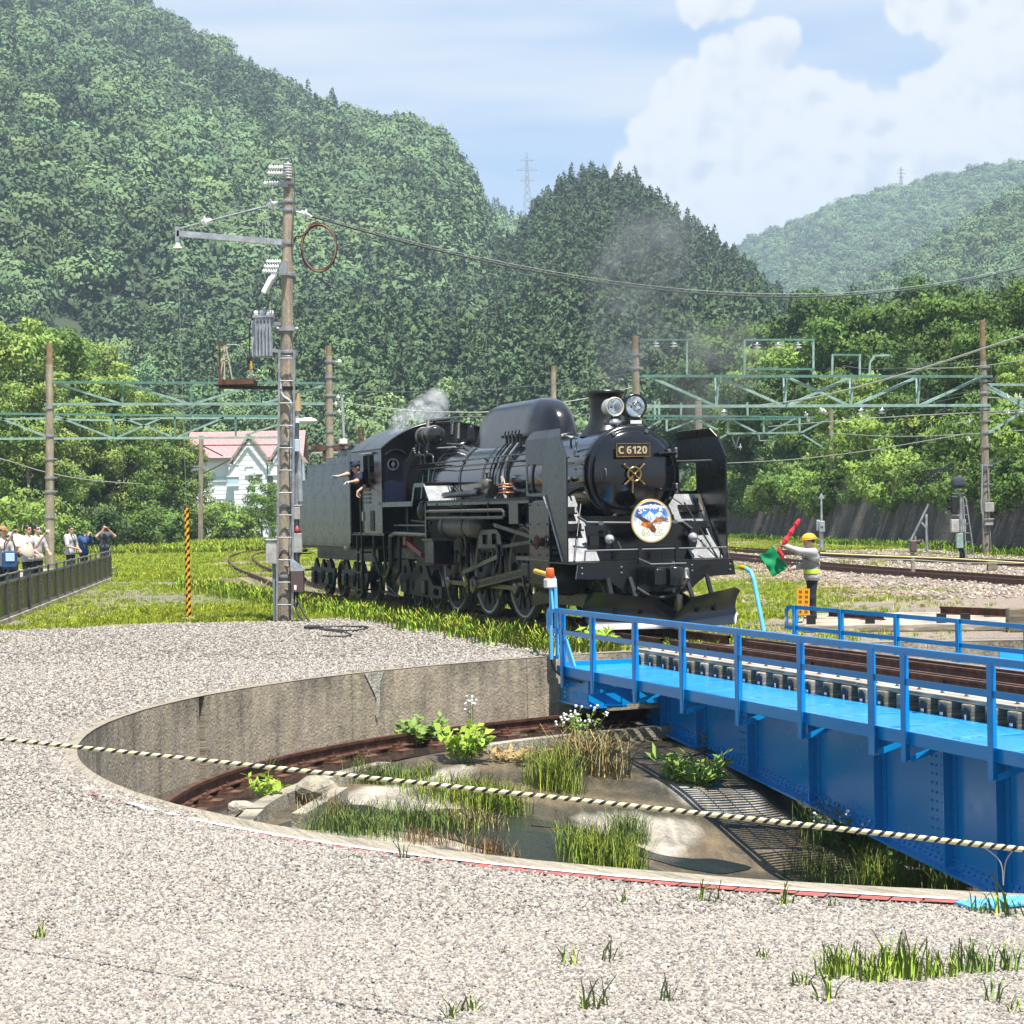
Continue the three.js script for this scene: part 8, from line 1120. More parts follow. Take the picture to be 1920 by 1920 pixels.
  grassClump('mixed green grass at the camera end of the pit near the kerb strip', 660, 1560, 0.62, 0.34, 500, MF.weed); grassClump('green grass bed in the middle left of the pit floor', 790, 1548, 0.7, 0.3, 460, MF.weed); grassClump('yellow-green grass behind the rope in the pit', 860, 1500, 0.75, 0.34, 620, MF.weedBright); grassClump('dense low grass along the kerb stones', 720, 1470, 0.55, 0.3, 420, MF.weed); grassClump('green grass in the middle of the pit floor', 930, 1520, 0.45, 0.42, 380, MF.weedBright); grassClump('tall soft grass left of the pale slab in the pit', 1040, 1490, 0.42, 0.62, 420, MF.weedBright); grassClump('yellowish dry grass mat in the pit centre', 880, 1545, 0.5, 0.2, 320, MF.straw); grassClump('pale dry grass beside the kerb strip', 610, 1530, 0.3, 0.3, 160, MF.straw);
  grassClump('arching straw-coloured grass below the bridge end', 1110, 1445, 0.55, 0.62, 330, MF.straw, 'dry_grass', 0.9, 0.014); grassClump('reddish dead stalks by the pit water', 920, 1606, 0.34, 0.26, 130, MF.dry, 'dry_grass'); grassClump('short brown stubble in front of the kerb strip', 800, 1580, 0.4, 0.18, 160, MF.dry, 'dry_grass'); grassClump('grass fringe at the near pit edge, left of the anchor plate', 1540, 1650, 0.5, 0.42, 260, MF.weed); grassClump('bright grass clump at the girder foot', 1660, 1665, 0.42, 0.5, 420, MF.weedBright); grassClump('tangled grass at the girder foot, right of the bright clump', 1760, 1668, 0.45, 0.5, 300, MF.weed); grassClump('thin grass in front of the girder, behind the rope', 1560, 1590, 0.5, 0.6, 220, MF.weed); grassClump('small tuft growing from the wet trough by the ring rail', 800, 1452, 0.16, 0.24, 60, MF.weed);
  herb('broad-leaved green weed on the kerb, left of two', 785, 1402, 0.34, 0.42, 26, 0.13, MF.weed); herb('broad-leaved green weed on the kerb, right of two', 868, 1430, 0.36, 0.5, 34, 0.14, MF.weedBright); herb('low leafy weeds at the foot of the mortar repair', 712, 1368, 0.28, 0.2, 20, 0.09, MF.weed); herb('spiky weed on the pit wall beside the mortar repair', 690, 1345, 0.12, 0.42, 7, 0.14, MF.leaf, { aspect: 0.25 }); herb('leafy dock plant with rusty seed stalks under the girder', 1300, 1492, 0.5, 0.5, 36, 0.2, MF.weed, { aspect: 0.45 }); herb('rust-red seed stalks rising by the dock plant', 1335, 1470, 0.22, 0.75, 9, 0.07, MF.dry, { leaves: 22 }); herb('reddish creeping weeds on the middle kerb', 965, 1428, 0.5, 0.16, 22, 0.09, MF.dry); herb('tall thin stalk with white flower heads in front of the pit wall', 886, 1395, 0.12, 0.95, 5, 0.05, MF.weed, { flowers: 5, leaves: 5 }); herb('white-flowered weed by the bridge end', 1085, 1395, 0.4, 0.5, 12, 0.07, MF.weed, { flowers: 4 }); herb('white-flowered bushy weed by the girder', 1605, 1605, 0.5, 0.62, 30, 0.12, MF.leaf, { flowers: 3 }); herb('leafy weed at the girder foot, behind the bright clump', 1690, 1625, 0.45, 0.6, 24, 0.13, MF.weed); herb('small pointed weed growing through the ring rail near the edge', 322, 1508, 0.1, 0.36, 8, 0.08, MF.weed, { at: around(10.3, angleOf(ground(322, 1508)), -1.0), aspect: 0.3 }); herb('greyish weed with thin stalks on the pale slab', 1270, 1470, 0.35, 0.35, 14, 0.06, MF.weed); herb('pale flowering weed at the girder edge', 1400, 1530, 0.4, 0.35, 14, 0.06, MF.weed, { flowers: 2 }); herb('yellow-green herb growing at the kerb end', 500, 1502, 0.22, 0.3, 10, 0.1, MF.weedBright);
  grassClump('long-bladed weed in the middle of the wet trough', 505, 1470, 0.1, 0.42, 24, MF.weed); herb('weed on the bridge-end bank', 1130, 1228, 0.35, 0.35, 18, 0.16, MF.weedBright, { at: ground(1112, 1216), aspect: 0.35 });
  const rock = (label, x, y, s, m) => { const p = floorAt(x, y), g = new THREE.IcosahedronGeometry(s, 1), a = g.attributes.position; for (let i = 0; i < a.count; i++) { const n = 0.75 + 0.5 * noise3(a.getX(i) * 6 + x, a.getY(i) * 6, a.getZ(i) * 6); a.setXYZ(i, a.getX(i) * n * 1.4, a.getY(i) * n * 0.8, a.getZ(i) * n); } g.computeVertexNormals(); tag(B().add(g.translate(p.x, p.y + s * 0.3, p.z)).mesh('stone', m), label, 'stone'); };
  rock('pale stone lying against the kerb end', 453, 1522, 0.13, M.paleConcrete); rock('flat grey stone slab beside the kerb strip', 590, 1490, 0.2, M.concrete); rock('rounded grey stone in the weeds by the girder', 1702, 1652, 0.17, M.paleConcrete); rock('white pebble in the wet trough', 515, 1460, 0.06, M.white);
}

// ---------------------------------------------------------------- people: one skin each, clothes over it
function surfaceNet(f, lo, hi, cell) {       // a smooth closed surface where f turns from negative (inside) to positive
  const n = ['x', 'y', 'z'].map((k) => Math.ceil((hi[k] - lo[k]) / cell) + 1), [nx, ny, nz] = n, val = new Float32Array(nx * ny * nz), id = (i, j, k) => (k * ny + j) * nx + i;
  for (let k = 0; k < nz; k++) for (let j = 0; j < ny; j++) for (let i = 0; i < nx; i++) val[id(i, j, k)] = f(lo.x + i * cell, lo.y + j * cell, lo.z + k * cell);
  const vert = new Int32Array(nx * ny * nz).fill(-1), pos = [], ix = [];
  for (let k = 0; k < nz - 1; k++) for (let j = 0; j < ny - 1; j++) for (let i = 0; i < nx - 1; i++) {
    let c = 0, sx = 0, sy = 0, sz = 0, inside = 0; const g = []; for (let q = 0; q < 8; q++) { const v = val[id(i + (q & 1), j + (q >> 1 & 1), k + (q >> 2))]; g.push(v); if (v < 0) inside++; }
    if (!inside || inside === 8) continue;
    for (let a = 0; a < 8; a++) for (const b of [1, 2, 4]) { const e = a | b; if (a & b) continue; if (g[a] < 0 === g[e] < 0) continue; const t = g[a] / (g[a] - g[e]); sx += (a & 1) + (b === 1 ? t : 0); sy += (a >> 1 & 1) + (b === 2 ? t : 0); sz += (a >> 2) + (b === 4 ? t : 0); c++; }
    vert[id(i, j, k)] = pos.length / 3; pos.push(lo.x + (i + sx / c) * cell, lo.y + (j + sy / c) * cell, lo.z + (k + sz / c) * cell);
  }
  const quad = (a, b, c, d, flip) => { if (min(a, b, c, d) < 0) return; flip ? ix.push(a, c, b, a, d, c) : ix.push(a, b, c, a, c, d); };
  for (let k = 1; k < nz - 1; k++) for (let j = 1; j < ny - 1; j++) for (let i = 1; i < nx - 1; i++) {
    const v = val[id(i, j, k)] < 0;
    if (v !== val[id(i + 1, j, k)] < 0) quad(vert[id(i, j - 1, k - 1)], vert[id(i, j, k - 1)], vert[id(i, j, k)], vert[id(i, j - 1, k)], !v);
    if (v !== val[id(i, j + 1, k)] < 0) quad(vert[id(i - 1, j, k - 1)], vert[id(i, j, k - 1)], vert[id(i, j, k)], vert[id(i - 1, j, k)], v);
    if (v !== val[id(i, j, k + 1)] < 0) quad(vert[id(i - 1, j - 1, k)], vert[id(i, j - 1, k)], vert[id(i, j, k)], vert[id(i - 1, j, k)], !v);
  }
  const nor = new Float32Array(pos.length), e = cell * 0.5; for (let i = 0; i < pos.length; i += 3) { const [x, y, z] = [pos[i], pos[i + 1], pos[i + 2]], a = f(x + e, y, z) - f(x - e, y, z), b = f(x, y + e, z) - f(x, y - e, z), c = f(x, y, z + e) - f(x, y, z - e), l = hypot(a, b, c) || 1; nor[i] = a / l; nor[i + 1] = b / l; nor[i + 2] = c / l; }
  const g = new THREE.BufferGeometry(); g.setAttribute('position', new THREE.Float32BufferAttribute(pos, 3)); g.setAttribute('normal', new THREE.BufferAttribute(nor, 3)); g.setIndex(ix); return normalized(g);
}
function capsule(a, b, ra, rb) { const d = b.clone().sub(a), L = d.dot(d) || 1e-9; return (x, y, z) => { const px = x - a.x, py = y - a.y, pz = z - a.z, t = clamp((px * d.x + py * d.y + pz * d.z) / L); return hypot(px - d.x * t, py - d.y * t, pz - d.z * t) - lerp(ra, rb, t); }; }
const smin = (a, b, k) => { const h = max(k - abs(a - b), 0) / k; return min(a, b) - h * h * k * 0.25; };
function fieldMesh(bones, k, cell, grow = 0) {
  const lo = V(1e9, 1e9, 1e9), hi = V(-1e9, -1e9, -1e9), fs = bones.map(([a, b, ra, rb]) => { const r = max(ra, rb ?? ra) + grow + 2.5 * cell; for (const p of [a, b]) { lo.min(p.clone().addScalar(-r)); hi.max(p.clone().addScalar(r)); } return capsule(a, b, ra + grow, (rb ?? ra) + grow); });
  return surfaceNet((x, y, z) => { let d = 1e3; for (const f of fs) d = smin(d, f(x, y, z), k); return d; }, lo, hi, cell);
}
function handGeo(wrist, dir, palm, side, curl = 0.3, spread = 0.12) {   // palm with five unequal fingers
  const d = dir.clone().normalize(), n = palm.clone().addScaledVector(d, -palm.dot(d)).normalize(), s = V().crossVectors(d, n).multiplyScalar(side), bones = [], knuckle = wrist.clone().addScaledVector(d, 0.085);
  bones.push([wrist, wrist.clone().addScaledVector(d, 0.03), 0.025, 0.028]); for (const o of [-0.026, -0.009, 0.009, 0.026]) bones.push([wrist.clone().addScaledVector(d, 0.03).addScaledVector(s, o * 0.7), knuckle.clone().addScaledVector(s, o), 0.015, 0.0125]);
  [[-0.028, 0.8], [-0.01, 0.98], [0.009, 1.0], [0.027, 0.92]].forEach(([o, l], k) => { let p = knuckle.clone().addScaledVector(s, o), a = curl * 0.6; const fd = d.clone().addScaledVector(s, (k - 1.5) * spread).normalize(); for (const [seg, r] of [[0.04, 0.0105], [0.026, 0.0095], [0.02, 0.0085]]) { const q = p.clone().addScaledVector(fd, cos(a) * seg * l).addScaledVector(n, sin(a) * seg * l); bones.push([p, q, r, r * 0.92]); p = q; a += curl; } });
  let p = wrist.clone().addScaledVector(d, 0.03).addScaledVector(s, 0.024), td = d.clone().multiplyScalar(0.65).addScaledVector(s, 0.75).addScaledVector(n, 0.25 + curl * 0.3).normalize(); for (const [seg, r] of [[0.042, 0.014], [0.03, 0.011], [0.024, 0.0095]]) { const q = p.clone().addScaledVector(td, seg); bones.push([p, q, r, r * 0.9]); p = q; td.addScaledVector(d, 0.25).addScaledVector(n, curl * 0.25).normalize(); }
  return fieldMesh(bones, 0.010, 0.0055);
}
function headGeo(c, fwd, up) {               // skull, jaw, nose, ears, eye hollows, lips; c is the middle of the head
  const f = fwd.clone().normalize(), s = V().crossVectors(up, f).normalize(), u = V().crossVectors(f, s), W = (x, y, z) => c.clone().addScaledVector(s, x).addScaledVector(u, y).addScaledVector(f, z);
  const el = (x, y, z, rx, ry, rz) => (X, Y, Z) => { const a = (X - x) / rx, b = (Y - y) / ry, d = (Z - z) / rz, l = hypot(a, b, d); return (l - 1) * min(rx, ry, rz); };
  const A = [el(0, 0.03, -0.012, 0.074, 0.085, 0.092), el(0, -0.045, 0.03, 0.054, 0.066, 0.058), el(0, -0.085, 0.052, 0.026, 0.022, 0.026), el(0, 0.028, 0.068, 0.05, 0.02, 0.02)], nose = el(0, -0.02, 0.093, 0.0125, 0.022, 0.018), bridge = el(0, 0.005, 0.083, 0.009, 0.022, 0.012), lips = el(0, -0.058, 0.083, 0.022, 0.009, 0.010), eyes = [el(0.031, 0.008, 0.086, 0.017, 0.011, 0.012), el(-0.031, 0.008, 0.086, 0.017, 0.011, 0.012)], ears = [el(0.075, -0.005, -0.01, 0.012, 0.031, 0.019), el(-0.075, -0.005, -0.01, 0.012, 0.031, 0.019)];
  const F = (x, y, z) => { let d = 1e3; for (const a of A) d = smin(d, a(x, y, z), 0.03); d = smin(d, nose(x, y, z), 0.012); d = smin(d, bridge(x, y, z), 0.012); d = smin(d, lips(x, y, z), 0.008); for (const e of eyes) d = -smin(-d, e(x, y, z), 0.01); for (const e of ears) d = smin(d, e(x, y, z), 0.008); return d; };
  const g = surfaceNet(F, V(-0.1, -0.125, -0.125), V(0.1, 0.13, 0.125), 0.0065); g.applyMatrix4(new THREE.Matrix4().makeBasis(s, u, f).setPosition(c)); return [g, W, new THREE.Matrix4().makeBasis(s, u, f).setPosition(c)];
}
const cloth = (n, c, r = 0.9) => mat(n, c, r, 0, { map: tGrime, bumpMap: rep(tConcreteBump, 4), bumpScale: 0.004 });
const C = { skin: mat('skin', [0.50, 0.30, 0.21], 0.55), hair: mat('black hair', [0.012, 0.010, 0.009], 0.5), white: cloth('white cotton', [0.76, 0.76, 0.77]), navy: cloth('navy cloth', [0.018, 0.028, 0.07]), trousers: cloth('dark trousers', [0.03, 0.033, 0.05]), jeans: cloth('blue denim', [0.05, 0.09, 0.2]), grey: cloth('grey patterned shirt', [0.12, 0.13, 0.15]), jacket: cloth('bright blue jacket', [0.03, 0.12, 0.33]), glove: cloth('white glove', [0.82, 0.82, 0.8]), vest: cloth('pale grey vest', [0.48, 0.51, 0.54]), band: mat('reflective lime band', [0.62, 0.8, 0.05], 0.5), khaki: cloth('khaki cloth', [0.3, 0.25, 0.18]), tanCap: cloth('tan orange cap', [0.58, 0.33, 0.14]), boot: mat('black boots', [0.015, 0.015, 0.015], 0.4), eye: mat('dark eyes', [0.01, 0.008, 0.008], 0.2), blueShirt: cloth('blue shirt', [0.04, 0.13, 0.26]) };
function figure(label, base, j, o = {}) {
  // j: hip, chest, neck, head, look, and per side [shoulder, elbow, wrist], [hip, knee, ankle, toe]
  const t = thing('person', label, 'person', base), up = o.up ?? UP, bodyBones = [], shirt = [], legs = [], geo = [];
  const across = j.sh[1].clone().sub(j.sh[0]), mid = j.sh[0].clone().add(j.sh[1]).multiplyScalar(0.5), hipL = j.hip.clone().addScaledVector(across.clone().normalize(), -0.075), hipR = j.hip.clone().addScaledVector(across.clone().normalize(), 0.075), waist = j.hip.clone().lerp(mid, 0.4);
  const torso = [[hipL, hipR, 0.105, 0.105], [hipL, waist, 0.1, 0.1], [hipR, waist, 0.1, 0.1], [waist, mid.clone().add(V(0, -0.1, 0)), 0.115, 0.135], [j.sh[0].clone().lerp(mid, 0.35).add(V(0, -0.09, 0)), j.sh[1].clone().lerp(mid, 0.35).add(V(0, -0.09, 0)), 0.105, 0.105], [j.sh[0], j.sh[1], 0.055, 0.055]];
  bodyBones.push(...torso, [mid, j.head.clone().add(V(0, -0.07, 0)), 0.06, 0.052]); shirt.push(...torso);
  j.arms.forEach(([e, w], k) => { const s = j.sh[k]; bodyBones.push([s, e, 0.052, 0.041], [e, w, 0.041, 0.026]); const f = o.sleeve?.[k] ?? 0.7; if (f <= 1) shirt.push([s, s.clone().lerp(e, f), 0.058, 0.054]); else { shirt.push([s, e, 0.058, 0.048], [e, e.clone().lerp(w, f - 1), 0.048, 0.036]); } });
  (j.legs ?? []).forEach(([kn, an], k) => { const h = k ? hipR : hipL; bodyBones.push([h, kn, 0.085, 0.058], [kn, an, 0.056, 0.036]); legs.push([h, kn, 0.094, 0.07], [kn, an.clone().add(V(0, -0.01, 0)), 0.068, 0.058]); });
  geo.push(fieldMesh(bodyBones, 0.05, o.cell ?? 0.02));
  const [hg, W, HM] = headGeo(j.head, j.look, up); geo.push(hg);
  const hands = j.arms.map(([e, w], k) => handGeo(w, o.handDir?.[k] ?? w.clone().sub(e), o.palm?.[k] ?? V(0, -1, 0.2), k ? 1 : -1, o.curl?.[k] ?? 0.5, o.spread?.[k] ?? 0.08));
  hands.forEach((h, k) => { if (o.gloves) meshOf(h, C.glove, 'glove', t); else geo.push(h); });
  const bodyM = meshOf(mergeGeometries(geo), o.skin ?? C.skin, 'body', t);
  meshOf(fieldMesh(shirt, 0.05, o.cell ?? 0.02, 0.012), o.shirt ?? C.white, 'shirt', t);
  if (legs.length) { legs.push([hipL, hipR, 0.112, 0.112]); meshOf(fieldMesh(legs, 0.05, 0.022, 0.0), o.trousers ?? C.trousers, 'trousers', t); j.legs.forEach(([kn, an], k) => { const f = j.feet?.[k] ?? V(0, 0, 0.2); meshOf(fieldMesh([[an.clone().add(V(0, -0.02, 0)), an.clone().add(V(0, 0.1, 0)), 0.05, 0.05], [an.clone().add(V(0, -0.035, 0)), an.clone().add(V(0, -0.045, 0)).addScaledVector(f, 0.8), 0.045, 0.036]], 0.03, 0.016), C.boot, 'boot', t); }); }
  const local = (g) => g.applyMatrix4(HM);
  if (o.hair !== false) { const g = new THREE.SphereGeometry(1, 20, 12, 0, 2 * PI, 0, PI * 0.62); g.scale(0.083, 0.096, 0.1); g.rotateX(-0.42); g.translate(0, 0.035, -0.018); meshOf(normalized(local(g)), o.hairMat ?? C.hair, 'hair', t); }
  const eb = B(); for (const s of [-1, 1]) eb.ball(W(s * 0.031, 0.008, 0.078), 0.009, 8).box(...W(s * 0.031, 0.03, 0.083).toArray(), 0.03, 0.006, 0.008); eb.mesh('eyes', C.eye, t);
  if (o.cap) { const b = B(); const g = new THREE.SphereGeometry(1, 20, 8, 0, 2 * PI, 0, PI / 2); g.scale(0.094, 0.085, 0.108); g.translate(0, 0.055, -0.012); b.add(local(g)); const v = new THREE.CylinderGeometry(0.085, 0.09, 0.008, 16, 1, false, -PI / 2, PI); v.scale(1, 1, 1.1); v.rotateX(0.18); v.translate(0, 0.052, 0.05); b.add(local(v)); b.mesh('cap', o.cap, t); }
  return [t, W, HM];
}
{
  const S = (base) => (x, y, d = 0) => at(x, y, -base.z - d).sub(base);
  // the man with the flags
  { const base = ground(1522, 1173), J = S(base), mk = (x, h, z) => V(x, h, z);
    const [t, W, HM] = figure('person in a yellow helmet signalling with a red and a green flag', base, { hip: mk(0.02, 0.9, 0), head: mk(-0.03, 1.52, 0.02), look: V(-1, -0.12, 0.12), sh: [mk(0.03, 1.33, 0.17), mk(-0.01, 1.33, -0.17)], arms: [[mk(-0.24, 1.36, 0.2), mk(-0.47, 1.45, 0.14)], [mk(-0.08, 1.08, -0.2), mk(-0.31, 1.04, -0.1)]], legs: [[mk(0.0, 0.5, 0.09), mk(0.03, 0.09, 0.1)], [mk(0.02, 0.5, -0.08), mk(0.06, 0.09, -0.1)]], feet: [V(-0.19, 0, 0.03), V(-0.19, 0, -0.05)] },
      { shirt: C.white, sleeve: [1.85, 1.85], trousers: C.trousers, curl: [1.25, 1.25], palm: [V(0.2, 0.1, -1), V(0.2, 0.1, 1)], cell: 0.016 });
    const b = B(); const g = new THREE.SphereGeometry(1, 26, 12, 0, 2 * PI, 0, PI / 2); g.scale(0.118, 0.115, 0.14); g.translate(0, 0.045, -0.01); b.add(g.applyMatrix4(HM)); b.mesh('helmet', mat('yellow helmet', [0.86, 0.42, 0.01], 0.22, 0, { clearcoat: 0.6 }), t); const br = new THREE.TorusGeometry(1, 0.1, 8, 30); br.rotateX(PI / 2); br.scale(0.126, 0.11, 0.15); br.translate(0, 0.045, -0.008); B().add(br.applyMatrix4(HM)).mesh('helmet_brim', M.yellow, t); const ln = new THREE.TorusGeometry(1, 0.03, 6, 30); ln.rotateX(PI / 2); ln.scale(0.12, 0.12, 0.142); ln.translate(0, 0.066, -0.01); B().add(ln.applyMatrix4(HM)).mesh('helmet_line', M.orange, t);
    const vest = [[mk(0.02, 0.93, -0.07), mk(0.02, 0.93, 0.07), 0.125, 0.125], [mk(0.02, 1.0, 0), mk(0.01, 1.22, 0), 0.135, 0.15], [mk(0.02, 1.22, 0.08), mk(0.0, 1.22, -0.08), 0.125, 0.125]]; meshOf(fieldMesh(vest, 0.05, 0.016, 0.006), C.vest, 'vest', t); const wb = new THREE.CylinderGeometry(1, 1, 0.075, 28, 1, true); wb.scale(0.15, 1, 0.218); wb.translate(0.02, 0.985, 0); B().add(wb).mesh('reflective_band', C.band, t); const w2 = new THREE.CylinderGeometry(1, 1, 0.05, 28, 1, true); w2.scale(0.146, 1, 0.212); w2.translate(0.02, 0.9, 0); B().add(w2).mesh('vest_hem', C.white, t); B().bar(mk(0.06, 1.36, 0.12), mk(0.15, 1.1, 0.1), 0.05, 0.012).mesh('shoulder_strap', C.band, t); const st = new THREE.TorusGeometry(1, 0.03, 6, 28, PI * 1.2); st.rotateX(PI / 2); st.rotateZ(-0.4); st.scale(0.17, 0.17, 0.2); st.translate(0.02, 1.16, 0.03); B().add(st).mesh('chest_strap', C.trousers, t);
    // flags held in the hands
    const rf = thing('red_flag', 'red flag rolled round its stick in the raised hand', 'flag', base), h0 = mk(-0.54, 1.44, 0.13); const tip = mk(-0.2, 1.93, 0.1), bt = mk(-0.6, 1.33, 0.14); B().rod(bt, tip, 0.011).mesh('flag_stick', M.black, rf); const rr = B(), dir = tip.clone().sub(h0).normalize(); for (let k = 0; k < 9; k++) { const a = h0.clone().lerp(tip, 0.14 + k * 0.095), c = h0.clone().lerp(tip, 0.14 + (k + 1.15) * 0.095); rr.rod(a, c, 0.04 + 0.011 * sin(k * 1.9) + 0.008 - k * 0.0015, 0.038 + 0.010 * sin(k * 1.9 + 1.3) - k * 0.001, 10); } rr.mesh('rolled_cloth', mat('red cloth', [0.62, 0.02, 0.035], 0.75), rf); B().tube([h0.clone().addScaledVector(dir, -0.03), mk(-0.58, 1.36, 0.15), mk(-0.53, 1.27, 0.16), mk(-0.55, 1.22, 0.15)], 0.04, 16, 8).mesh('loose_fold', mat('red cloth fold', [0.42, 0.02, 0.03], 0.8), rf);
    const gf = thing('green_flag', 'green flag hanging spread from its short stick', 'flag', base), hh = mk(-0.37, 1.03, -0.06), top = mk(-0.68, 1.46, -0.02); B().rod(mk(-0.33, 0.98, -0.07), top, 0.009).mesh('flag_stick', M.sleeperPale, gf); const fb = mk(-0.70, 0.90, 0.1), ft = mk(-0.95, 1.33, 0.06), fR = mk(-0.40, 1.06, -0.05); grid(26, 26, (u, v) => { const p = top.clone().lerp(fR, v).lerp(ft.clone().lerp(fb, v), u); p.z += sin(u * 6 + v * 5) * 0.03 * u + 0.02 * sin(v * 13 + u * 2) * u; p.y -= 0.05 * sin(u * PI) * (1 - v); return p; }, 'flag_cloth', mat('green cloth', [0.0, 0.24, 0.085], 0.6, 0, { transmission: 0.25, thickness: 0, specularIntensity: 0.5 }), gf);
  }
  // signs, near rope
  { const p = at(1504, 1150, 36.2).setY(0), t = thing('yellow_sign', 'small orange-yellow notice with black writing on thin stakes', 'sign', p); const cv = document.createElement('canvas'); cv.width = 128; cv.height = 256; const c = cv.getContext('2d'); c.fillStyle = '#f5a40f'; c.fillRect(0, 0, 128, 256); c.fillStyle = '#c9780c'; c.fillRect(62, 0, 3, 256); c.strokeStyle = '#1a1006'; c.lineWidth = 6; const R = rng(17); for (const x of [14, 76]) for (let k = 0; k < 5; k++) { const y = 10 + k * 49; for (let s = 0; s < 4; s++) { c.beginPath(); if (s % 2) { c.moveTo(x + 4, y + 6 + s * 9); c.lineTo(x + 36, y + 6 + s * 9); } else { c.moveTo(x + 8 + s * 9, y + 2); c.lineTo(x + 6 + s * 9 + R() * 6, y + 36); } c.stroke(); } c.strokeRect(x + 8, y + 14, 24, 16); } const tx = new THREE.CanvasTexture(cv); tx.colorSpace = THREE.SRGBColorSpace; const top = at(1506, 1104, 36.2).y, bot = at(1500, 1153, 36.2).y; const face = new THREE.PlaneGeometry(0.22, top - bot); face.translate(0, (top + bot) / 2, 0.012); const r0 = -0.06; B().add(face).mesh('sign_face', mat('printed notice', [0.9, 0.9, 0.9], 0.5, 0, { map: tx }), t, true); B().box(0, (top + bot) / 2, 0, 0.23, top - bot + 0.01, 0.02).mesh('sign_board', M.yellow, t); for (const x of [-0.08, 0.02, 0.09]) B().rod(V(x, 0, 0), V(x, bot + 0.05, 0), 0.006).mesh('stake', M.black, t); t.rotation.z = -0.04; }
  tag(B().tube([at(1537, 1037, 39), at(1650, 1042, 43), at(1780, 1047, 48), at(1930, 1056, 54)], 0.014).mesh('barrier_rope', mat('yellow rope', [0.72, 0.62, 0.28], 0.8)), 'upper of two pale yellow ropes strung to the right of the signalling person', 'rope'); tag(B().tube([at(1537, 1044, 39), at(1620, 1048, 42), at(1720, 1050, 45), at(1800, 1055, 48), at(1930, 1056, 54)], 0.011).mesh('barrier_rope', M.wirePale), 'lower of two pale ropes strung to the right of the signalling person', 'rope');
  // the crew leaning out of the cab
  { const Z = 45.0, base = at(690, 1000, Z + 0.6), Q = (x, y, d = 0) => at(x, y, Z - d).sub(base);
    figure('person in a navy cap leaning from the cab with gloved arm stretched back', base, { hip: Q(697, 922, -0.5), head: Q(667.5, 877, 0.12), look: V(-0.8, -0.42, 0.42), sh: [Q(661, 889, 0.0), Q(680, 891, 0.1)], arms: [[Q(651, 889, 0.22), Q(634, 893, 0.34)], [Q(669, 902, 0.3), Q(655, 904, 0.42)]] }, { shirt: C.navy, sleeve: [0.6, 0.75], gloves: true, cap: C.navyCap ?? C.navy, curl: [0.05, 0.5], spread: [0.22, 0.05], palm: [V(0, -0.6, 1), V(0.2, -1, 0.2)], cell: 0.016 });
    const b2 = at(700, 1000, Z + 0.8), Q2 = (x, y, d = 0) => at(x, y, Z - d).sub(b2); figure('person in navy behind the first, one forearm resting out of the cab window', b2, { hip: Q2(706, 935, -0.8), head: Q2(697, 886, -0.35), look: V(-0.7, -0.3, 0.6), sh: [Q2(688, 903, -0.3), Q2(704, 903, -0.35)], arms: [[Q2(684, 912, 0.15), Q2(671, 921, 0.3)], [Q2(706, 915, -0.2), Q2(700, 925, -0.1)]] }, { shirt: C.navy, sleeve: [0.7, 0.7], cap: C.navy, curl: [0.6, 0.6], handDir: [V(-0.15, -1, 0.15), V(-0.5, -0.5, 0.4)], palm: [V(1, -0.1, 0.4), V(0, -1, 0)] });
  }
  // spectators on the viewing platform behind the fence
  const pa = ground(207, 1088), pb = ground(0, 1172), fd = pa.clone().sub(pb).normalize(), out = V(fd.z, 0, -fd.x).multiplyScalar(fd.z < 0 ? 1 : -1); const plat = B(); { const c = pa.clone().add(pb).multiplyScalar(0.5).addScaledVector(out, 2.3), L = 44; plat.box(0, 0.14, 0, L, 0.28, 3.8); const m = plat.mesh('viewing_path', M.concrete); m.position.copy(c); m.rotation.y = atan2(-fd.z, fd.x); tag(struct(m), 'raised concrete path behind the fence'); }
  const stand = (x, headY, Z, label, look, arms, o = {}) => { const hp = at(x, headY, Z), h = o.h ?? 1.66, base = V(hp.x, 0.28, -Z), k = (hp.y - 0.28) / (h - 0.11), sc = (a, b, c) => V(a * k, b * k, c * k), f = look.clone().setY(0).normalize(), r = V(-f.z, 0, f.x), P = (rt, up, fw) => r.clone().multiplyScalar(rt * k).addScaledVector(f, fw * k).add(V(0, up * k, 0)); const H = P(0, h - 0.11, 0.02);
    return figure(label, base, { hip: P(0, 0.88, 0), head: H, look, sh: [P(-0.17, 1.34, 0), P(0.17, 1.34, 0)], arms: arms.map((q) => q.map((v) => P(...v))), legs: [[P(-0.09, 0.48, 0.02), P(-0.1, 0.08, 0)], [P(0.09, 0.48, 0.02), P(0.1, 0.08, 0)]], feet: [f.clone().multiplyScalar(0.19), f.clone().multiplyScalar(0.19)] }, { cell: 0.024, ...o }).concat([P, k]); };
  const right = V(0.85, 0, 0.5), phone = (t, p, m = M.black, w = 0.075, h = 0.15) => B().rbox(p.x, p.y, p.z, w, h, 0.012, 0.006).mesh('phone', m, t);
  { const [t, , , P] = stand(4, 997, 46.5, 'person in a tan cap and white shirt at the left edge, holding up a phone', right, [[[-0.22, 1.05, 0.12], [-0.1, 1.2, 0.34]], [[0.24, 1.2, 0.26], [0.14, 1.5, 0.42]]], { cap: C.tanCap, curl: [0.8, 0.7] }); phone(t, P(0.1, 1.62, 0.47)); }
  { const [t, , , P] = stand(21, 1008, 49, 'person in a white sun hat holding a beige parasol low', right, [[[-0.2, 1.06, 0.1], [-0.06, 1.1, 0.3]], [[0.2, 1.06, 0.15], [0.12, 1.12, 0.36]]], { h: 1.55, shirt: C.khaki, cap: C.white, curl: [1, 1] }); }
